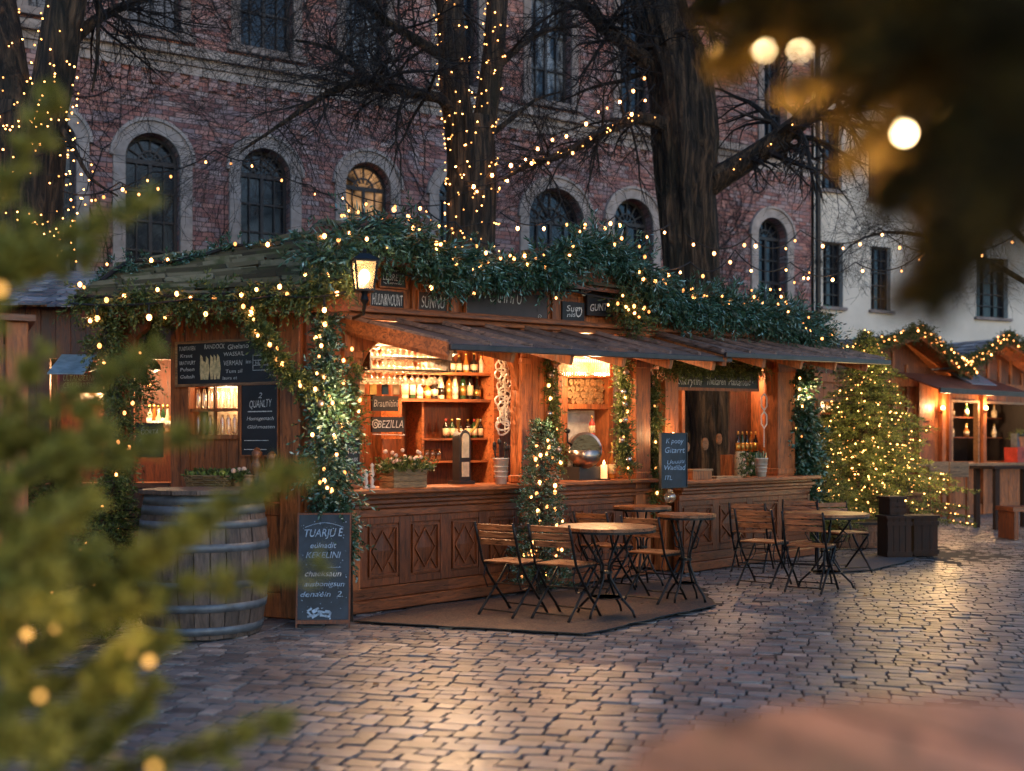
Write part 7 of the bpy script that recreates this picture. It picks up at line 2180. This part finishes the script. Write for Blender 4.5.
string_lights('string of bulbs drooping over the right end of the bar roof', pp((690, 300, 13.3), (735, 298, 13.8), (770, 284, 14.2), (800, 272, 14.4), (812, 262, 14.6)), 12, .06, 'bulb')
string_lights('row of bulbs hanging under the left eave', [el[0] + Vector((0, -.1, -.05)), el[3] + Vector((0, -.1, -.04)), el[5] + Vector((0, -.1, -.03)), el[7] + Vector((0, -.1, -.02))], 5, .03, 'big', drop=.09)
string_lights('row of bulbs hanging from the beam above the awning', [FS((.2, -.22, 2.9)), FS((2.5, -.3, 2.88)), FS((5.0, -.3, 2.88)), FS((7.2, -.3, 2.9))], 9, .05, 'bulb')

def cord(lbl, pts, rad, pitch=.42):
    P = path_pts(pts, .05); n = len(P); rads = np.interp(np.linspace(0, 1, n), np.linspace(0, 1, len(rad)), rad); out = []
    for j in range(n):
        a = j * .05 / pitch * 2 * math.pi; out.append(Vector(P[j]) + Vector((math.cos(a), math.sin(a), 0)) * (rads[j] * 1.07 + .012))
    mb = MB(); mb.tube(out, .006, 4, False); mb.build('wire', M['cable'], [o for o in COL.objects if o.get('label') == lbl][0])
cord('net of tiny warm lights wound round the double-stemmed middle tree', WOUND2, [.34, .33, .33, .31])
cord('thick tangle of tiny warm lights on the forked left-hand tree', WOUND1, [.40, .37, .38, .36])
cord('small warm lights wound along the low limb of the massive tree', sp_, [.11, .085, .07, .07, .06, .05, .03], .3)

# ================================================================== NEAR FOREGROUND (out of focus)
def near_branch(P0, P1, L0, seed, nl=.028, dens=900, sag=.0):
    """one fir branch with dense needles on side twigs"""
    g_ = np.random.default_rng(seed); P0, P1 = np.array(P0), np.array(P1); L = np.linalg.norm(P1 - P0); d = (P1 - P0) / L
    tw = []; n = int(L / .035) + 2
    for i in range(n):
        q = (i + .5) / n; p = P0 + (P1 - P0) * q + np.array([0, 0, -sag * 4 * q * (1 - q)])
        s = 1 if i % 2 else -1; side = np.cross(d, [0, 0, 1]); side /= np.linalg.norm(side) + 1e-9
        ax = unit((d * .8 + side * s * .75 + g_.normal(0, .25, 3))[None])[0]; tw.append((p, ax, L0 * (1.05 - .75 * q) * g_.uniform(.7, 1.15)))
    tw += [(P0 + (P1 - P0) * q, d, L / 6) for q in np.linspace(0, .84, 6)]
    P, D, Ls = [], [], []
    for p, ax, l in tw: P.append(p); D.append(ax); Ls.append(l)
    return np.array(P), np.array(D), np.array(Ls)
def near_fir(name, label, branches, trunk, mat, seed, L0=.12, nn=46, nl=.026, nw=.0026):
    t_ = thing(name, label, 'fir tree', (trunk[0][0], trunk[0][1], 0))
    mb = MB(); mb.tube([Vector(p) for p in trunk], [.06, .05, .03][:len(trunk)], 8)
    Ps, Ds, Lss = [], [], []
    for i, (a, b) in enumerate(branches):
        mb.tube([Vector(a), (Vector(a) + Vector(b)) / 2, Vector(b)], [.007, .005, .002], 5)
        P, D, L_ = near_branch(a, b, L0, seed + i); Ps.append(P); Ds.append(D); Lss.append(L_)
    mb.build('trunk', M['bark'], t_)
    V, F = sprig_mesh(np.concatenate(Ps), np.concatenate(Ds), np.concatenate(Lss), nn, nl, nw, .8, seed, up=.1)
    np_mesh('crown', V, F, mat, t_); return t_
N1 = 1.25
tx, ty = PX(-330, 448, 1.5).x, 1.5
br = []
def B(a, b, ya, yb_): br.append((tuple(PX(a[0], a[1], ya)), tuple(PX(b[0], b[1], yb_))))
B((-60, 300), (60, 88), 1.25, 1.2); B((-120, 330), (150, 196), 1.3, 1.2); B((-100, 300), (95, 250), 1.35, 1.3)
B((-160, 520), (155, 350), 1.35, 1.25); B((-80, 500), (205, 432), 1.3, 1.2)
B((-100, 640), (318, 566), 1.3, 1.12); B((-60, 520), (110, 430), 1.2, 1.15); B((-140, 430), (70, 440), 1.4, 1.3)
B((40, 640), (200, 520), 1.2, 1.15); B((-80, 700), (150, 600), 1.15, 1.1); B((-60, 780), (130, 680), 1.1, 1.05)
B((60, 790), (285, 722), 1.15, 1.1); B((-50, 620), (90, 500), 1.1, 1.05); B((-80, 560), (60, 610), 1.05, 1.0); B((30, 800), (130, 640), 1.1, 1.05); B((-60, 740), (60, 740), 1.0, 1.0)
B((-100, 640), (40, 560), 1.2, 1.2); B((-80, 600), (40, 350), 1.3, 1.25); B((40, 600), (90, 400), 1.3, 1.25); B((-20, 720), (170, 640), 1.2, 1.15)
_g = random.Random(12); _b = list(br)
for a, b in _b:
    A, Bv = Vector(a), Vector(b); d = Bv - A
    for _ in range(1):
        t = _g.uniform(.25, .8); o = Vector((_g.uniform(-.05, .05), _g.uniform(-.06, .06), _g.uniform(-.06, .06)))
        br.append((tuple(A + d * (t - .25) + o * .4), tuple(A + d * (t - .25) + o * .4 + (d * _g.uniform(.3, .5)) + o * 1.4)))
br = [(tuple((Vector(a) - Vector((0, 0, CH))) * 1.6 + Vector((0, 0, CH))), tuple((Vector(b) - Vector((0, 0, CH))) * 1.6 + Vector((0, 0, CH)))) for a, b in br]
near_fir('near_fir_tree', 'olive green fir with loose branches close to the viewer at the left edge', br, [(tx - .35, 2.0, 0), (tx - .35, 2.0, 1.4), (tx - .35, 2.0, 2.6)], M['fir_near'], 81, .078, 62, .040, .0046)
nb_ = [PX(40, 696, 1.6), PX(55, 629, 1.9), PX(27, 634, 1.9), PX(149, 661, 1.75), PX(0, 289, 1.6), PX(130, 652, 1.85), PX(154, 768, 1.4)]
BM['near'] = ico('bulb', .0075, M['near_dim'], 2); BM['nearb'] = ico('bulb', .0055, M['near_bulb'], 2)
fl = thing('fairy_lights', 'few round out-of-focus lights in the near left fir', 'fairy lights', nb_[0]); bulbs(fl, nb_, 'near')
for q in (0, 3, 4): point_light('bulb_light', nb_[q] + Vector((.03, -.15, .08)), .28, (1, .62, .22), .01, fl)

# overhanging dark branches at the upper right
br = []
B((1150, -120), (860, 60), .75, .8); B((1150, 0), (880, 200), .75, .85); B((1160, 60), (930, 300), .7, .8); B((1120, -160), (790, -10), 1.3, 1.35); pass
B((1100, -60), (850, 160), 1.3, 1.35); B((1160, -80), (960, 120), .6, .66); B((1150, 0), (980, 180), .6, .66); B((1120, -100), (715, 70), 1.4, 1.45); B((1150, -200), (800, -10), .7, .8)
B((1200, -40), (1000, 60), .5, .55); B((1200, 60), (1000, 160), .5, .55); B((1200, -140), (920, -20), .5, .58); B((1150, -60), (930, 60), .75, .8)
B((1100, -120), (800, 95), 1.25, 1.3); B((1100, -200), (900, 40), .6, .7); B((1180, 0), (940, 40), .6, .7); B((900, -60), (705, 12), 1.0, 1.05); B((960, -40), (730, 40), 1.0, 1.05); B((900, -80), (770, 20), 1.25, 1.3); B((1000, 0), (860, 110), 1.0, 1.05); B((1040, 60), (925, 185), 1.0, 1.05); B((1040, 40), (880, 165), 1.2, 1.25); B((980, -30), (830, 30), 1.0, 1.0); B((1060, 100), (935, 240), .9, .95); B((1120, 100), (905, 290), .9, .95); B((1150, 80), (880, 190), 1.25, 1.3); B((1150, -10), (840, 75), 1.25, 1.3)
tX = PX(1330, 448, .8).x
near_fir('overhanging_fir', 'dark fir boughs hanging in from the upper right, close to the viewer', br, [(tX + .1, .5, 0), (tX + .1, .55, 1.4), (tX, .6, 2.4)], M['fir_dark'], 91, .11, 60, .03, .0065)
for p, r_, nm in ((PX(763, 48, 1.15), .0075, 'left one of the bright pair'), (PX(799, 48, 1.15), .0075, 'right one of the bright pair'), (PX(904, 133, 1.15), .006, 'single bright one below the pair')):
    t_ = thing('hanging_bulb', 'round glowing bulb hanging among the upper right boughs, ' + nm, 'bulb', p)
    o = bpy.data.objects.new('bulb', BM['nearb']); link(o); o.parent = t_
    mb = MB(); mb.tube([p + Vector((0, 0, .008)), p + Vector((0, 0, .05)), p + Vector((.1, 0, .6))], .0015, 4); mb.build('wire', M['cable'], t_)
    point_light('bulb_light', p + Vector((-.03, .04, -.05)), 1.2, (1, .6, .22), .01, t_)
nb_ = [PX(848, 54, 1.2), PX(716, 50, 1.6), PX(830, 75, 1.3), PX(870, 20, 1.1), PX(925, 180, 1.2), PX(905, 60, 1.1), PX(940, 110, 1.0)]
fl = thing('fairy_lights', 'faint out-of-focus lights among the upper right boughs', 'fairy lights', nb_[0]); bulbs(fl, nb_, 'near')

# round bar table close to the viewer
p = Vector((.44, .83, 0)); t_ = thing('standing_table', 'round brown wooden table top close to the viewer at the lower right', 'table', p)
M['near_wood'] = wood('near_table_wood', (0.50, 0.235, 0.135), (5, 1.0, 5), .4, .5)
F_ = Frame(p.x, p.y, .55); mb = MB(F_); n = 5; rr_ = .36
for i in range(n):
    x0 = -rr_ + 2 * rr_ * i / n; x1 = -rr_ + 2 * rr_ * (i + 1) / n - .003; cols = 8
    for j in range(cols):
        a, b = x0 + (x1 - x0) * j / cols, x0 + (x1 - x0) * (j + 1) / cols
        ya, yb_ = [math.sqrt(max(0.0, rr_ * rr_ - q * q)) + .004 * math.sin(q * 60) for q in (a, b)]
        dz = -.006 * math.cos(math.pi * (j + .5) / cols * 2) ; t0 = 1.128 + .002 * (i % 2)
        mb.hexa([(a, -ya, 1.085), (b, -yb_, 1.085), (b, yb_, 1.085), (a, ya, 1.085)], [(a, -ya, t0), (b, -yb_, t0), (b, yb_, t0), (a, ya, t0)])
mb.build('tabletop', M['near_wood'], t_)
mb = MB(); mb.lathe(p, [(.26, 0), (.26, .02), (.035, .05), (.03, 1.06), (.12, 1.083)], 20); mb.build('pedestal', M['iron'], t_, smooth=True)
# a few fallen leaves on the setts
g_ = np.random.default_rng(77); n = 260
X = g_.uniform(-5, 12, n); Yv = g_.uniform(4.5, 22, n)
V = []
for x, y in zip(X, Yv):
    a = g_.uniform(0, 6.28); s_ = g_.uniform(.018, .038); c_, d_ = math.cos(a), math.sin(a)
    for u, v, w in ((-1, 0, .0), (0, -.55, .012), (1, 0, .004), (0, .55, .012)): V.append((x + (u * c_ - v * d_) * s_, y + (u * d_ + v * c_) * s_, .003 + w * g_.uniform(.3, 1.2)))
lf = np_mesh('fallen_leaves', V, np.arange(4 * n).reshape(-1, 4), leafmat('dry_leaf', [(0, (.10, .04, .015)), (.6, (.22, .10, .03)), (1, (.12, .11, .03))], .8, .1), origin=(0, 0, 0))
tag(lf, 'small dry leaves scattered over the stone setts', 'fallen leaves', kind='stuff')
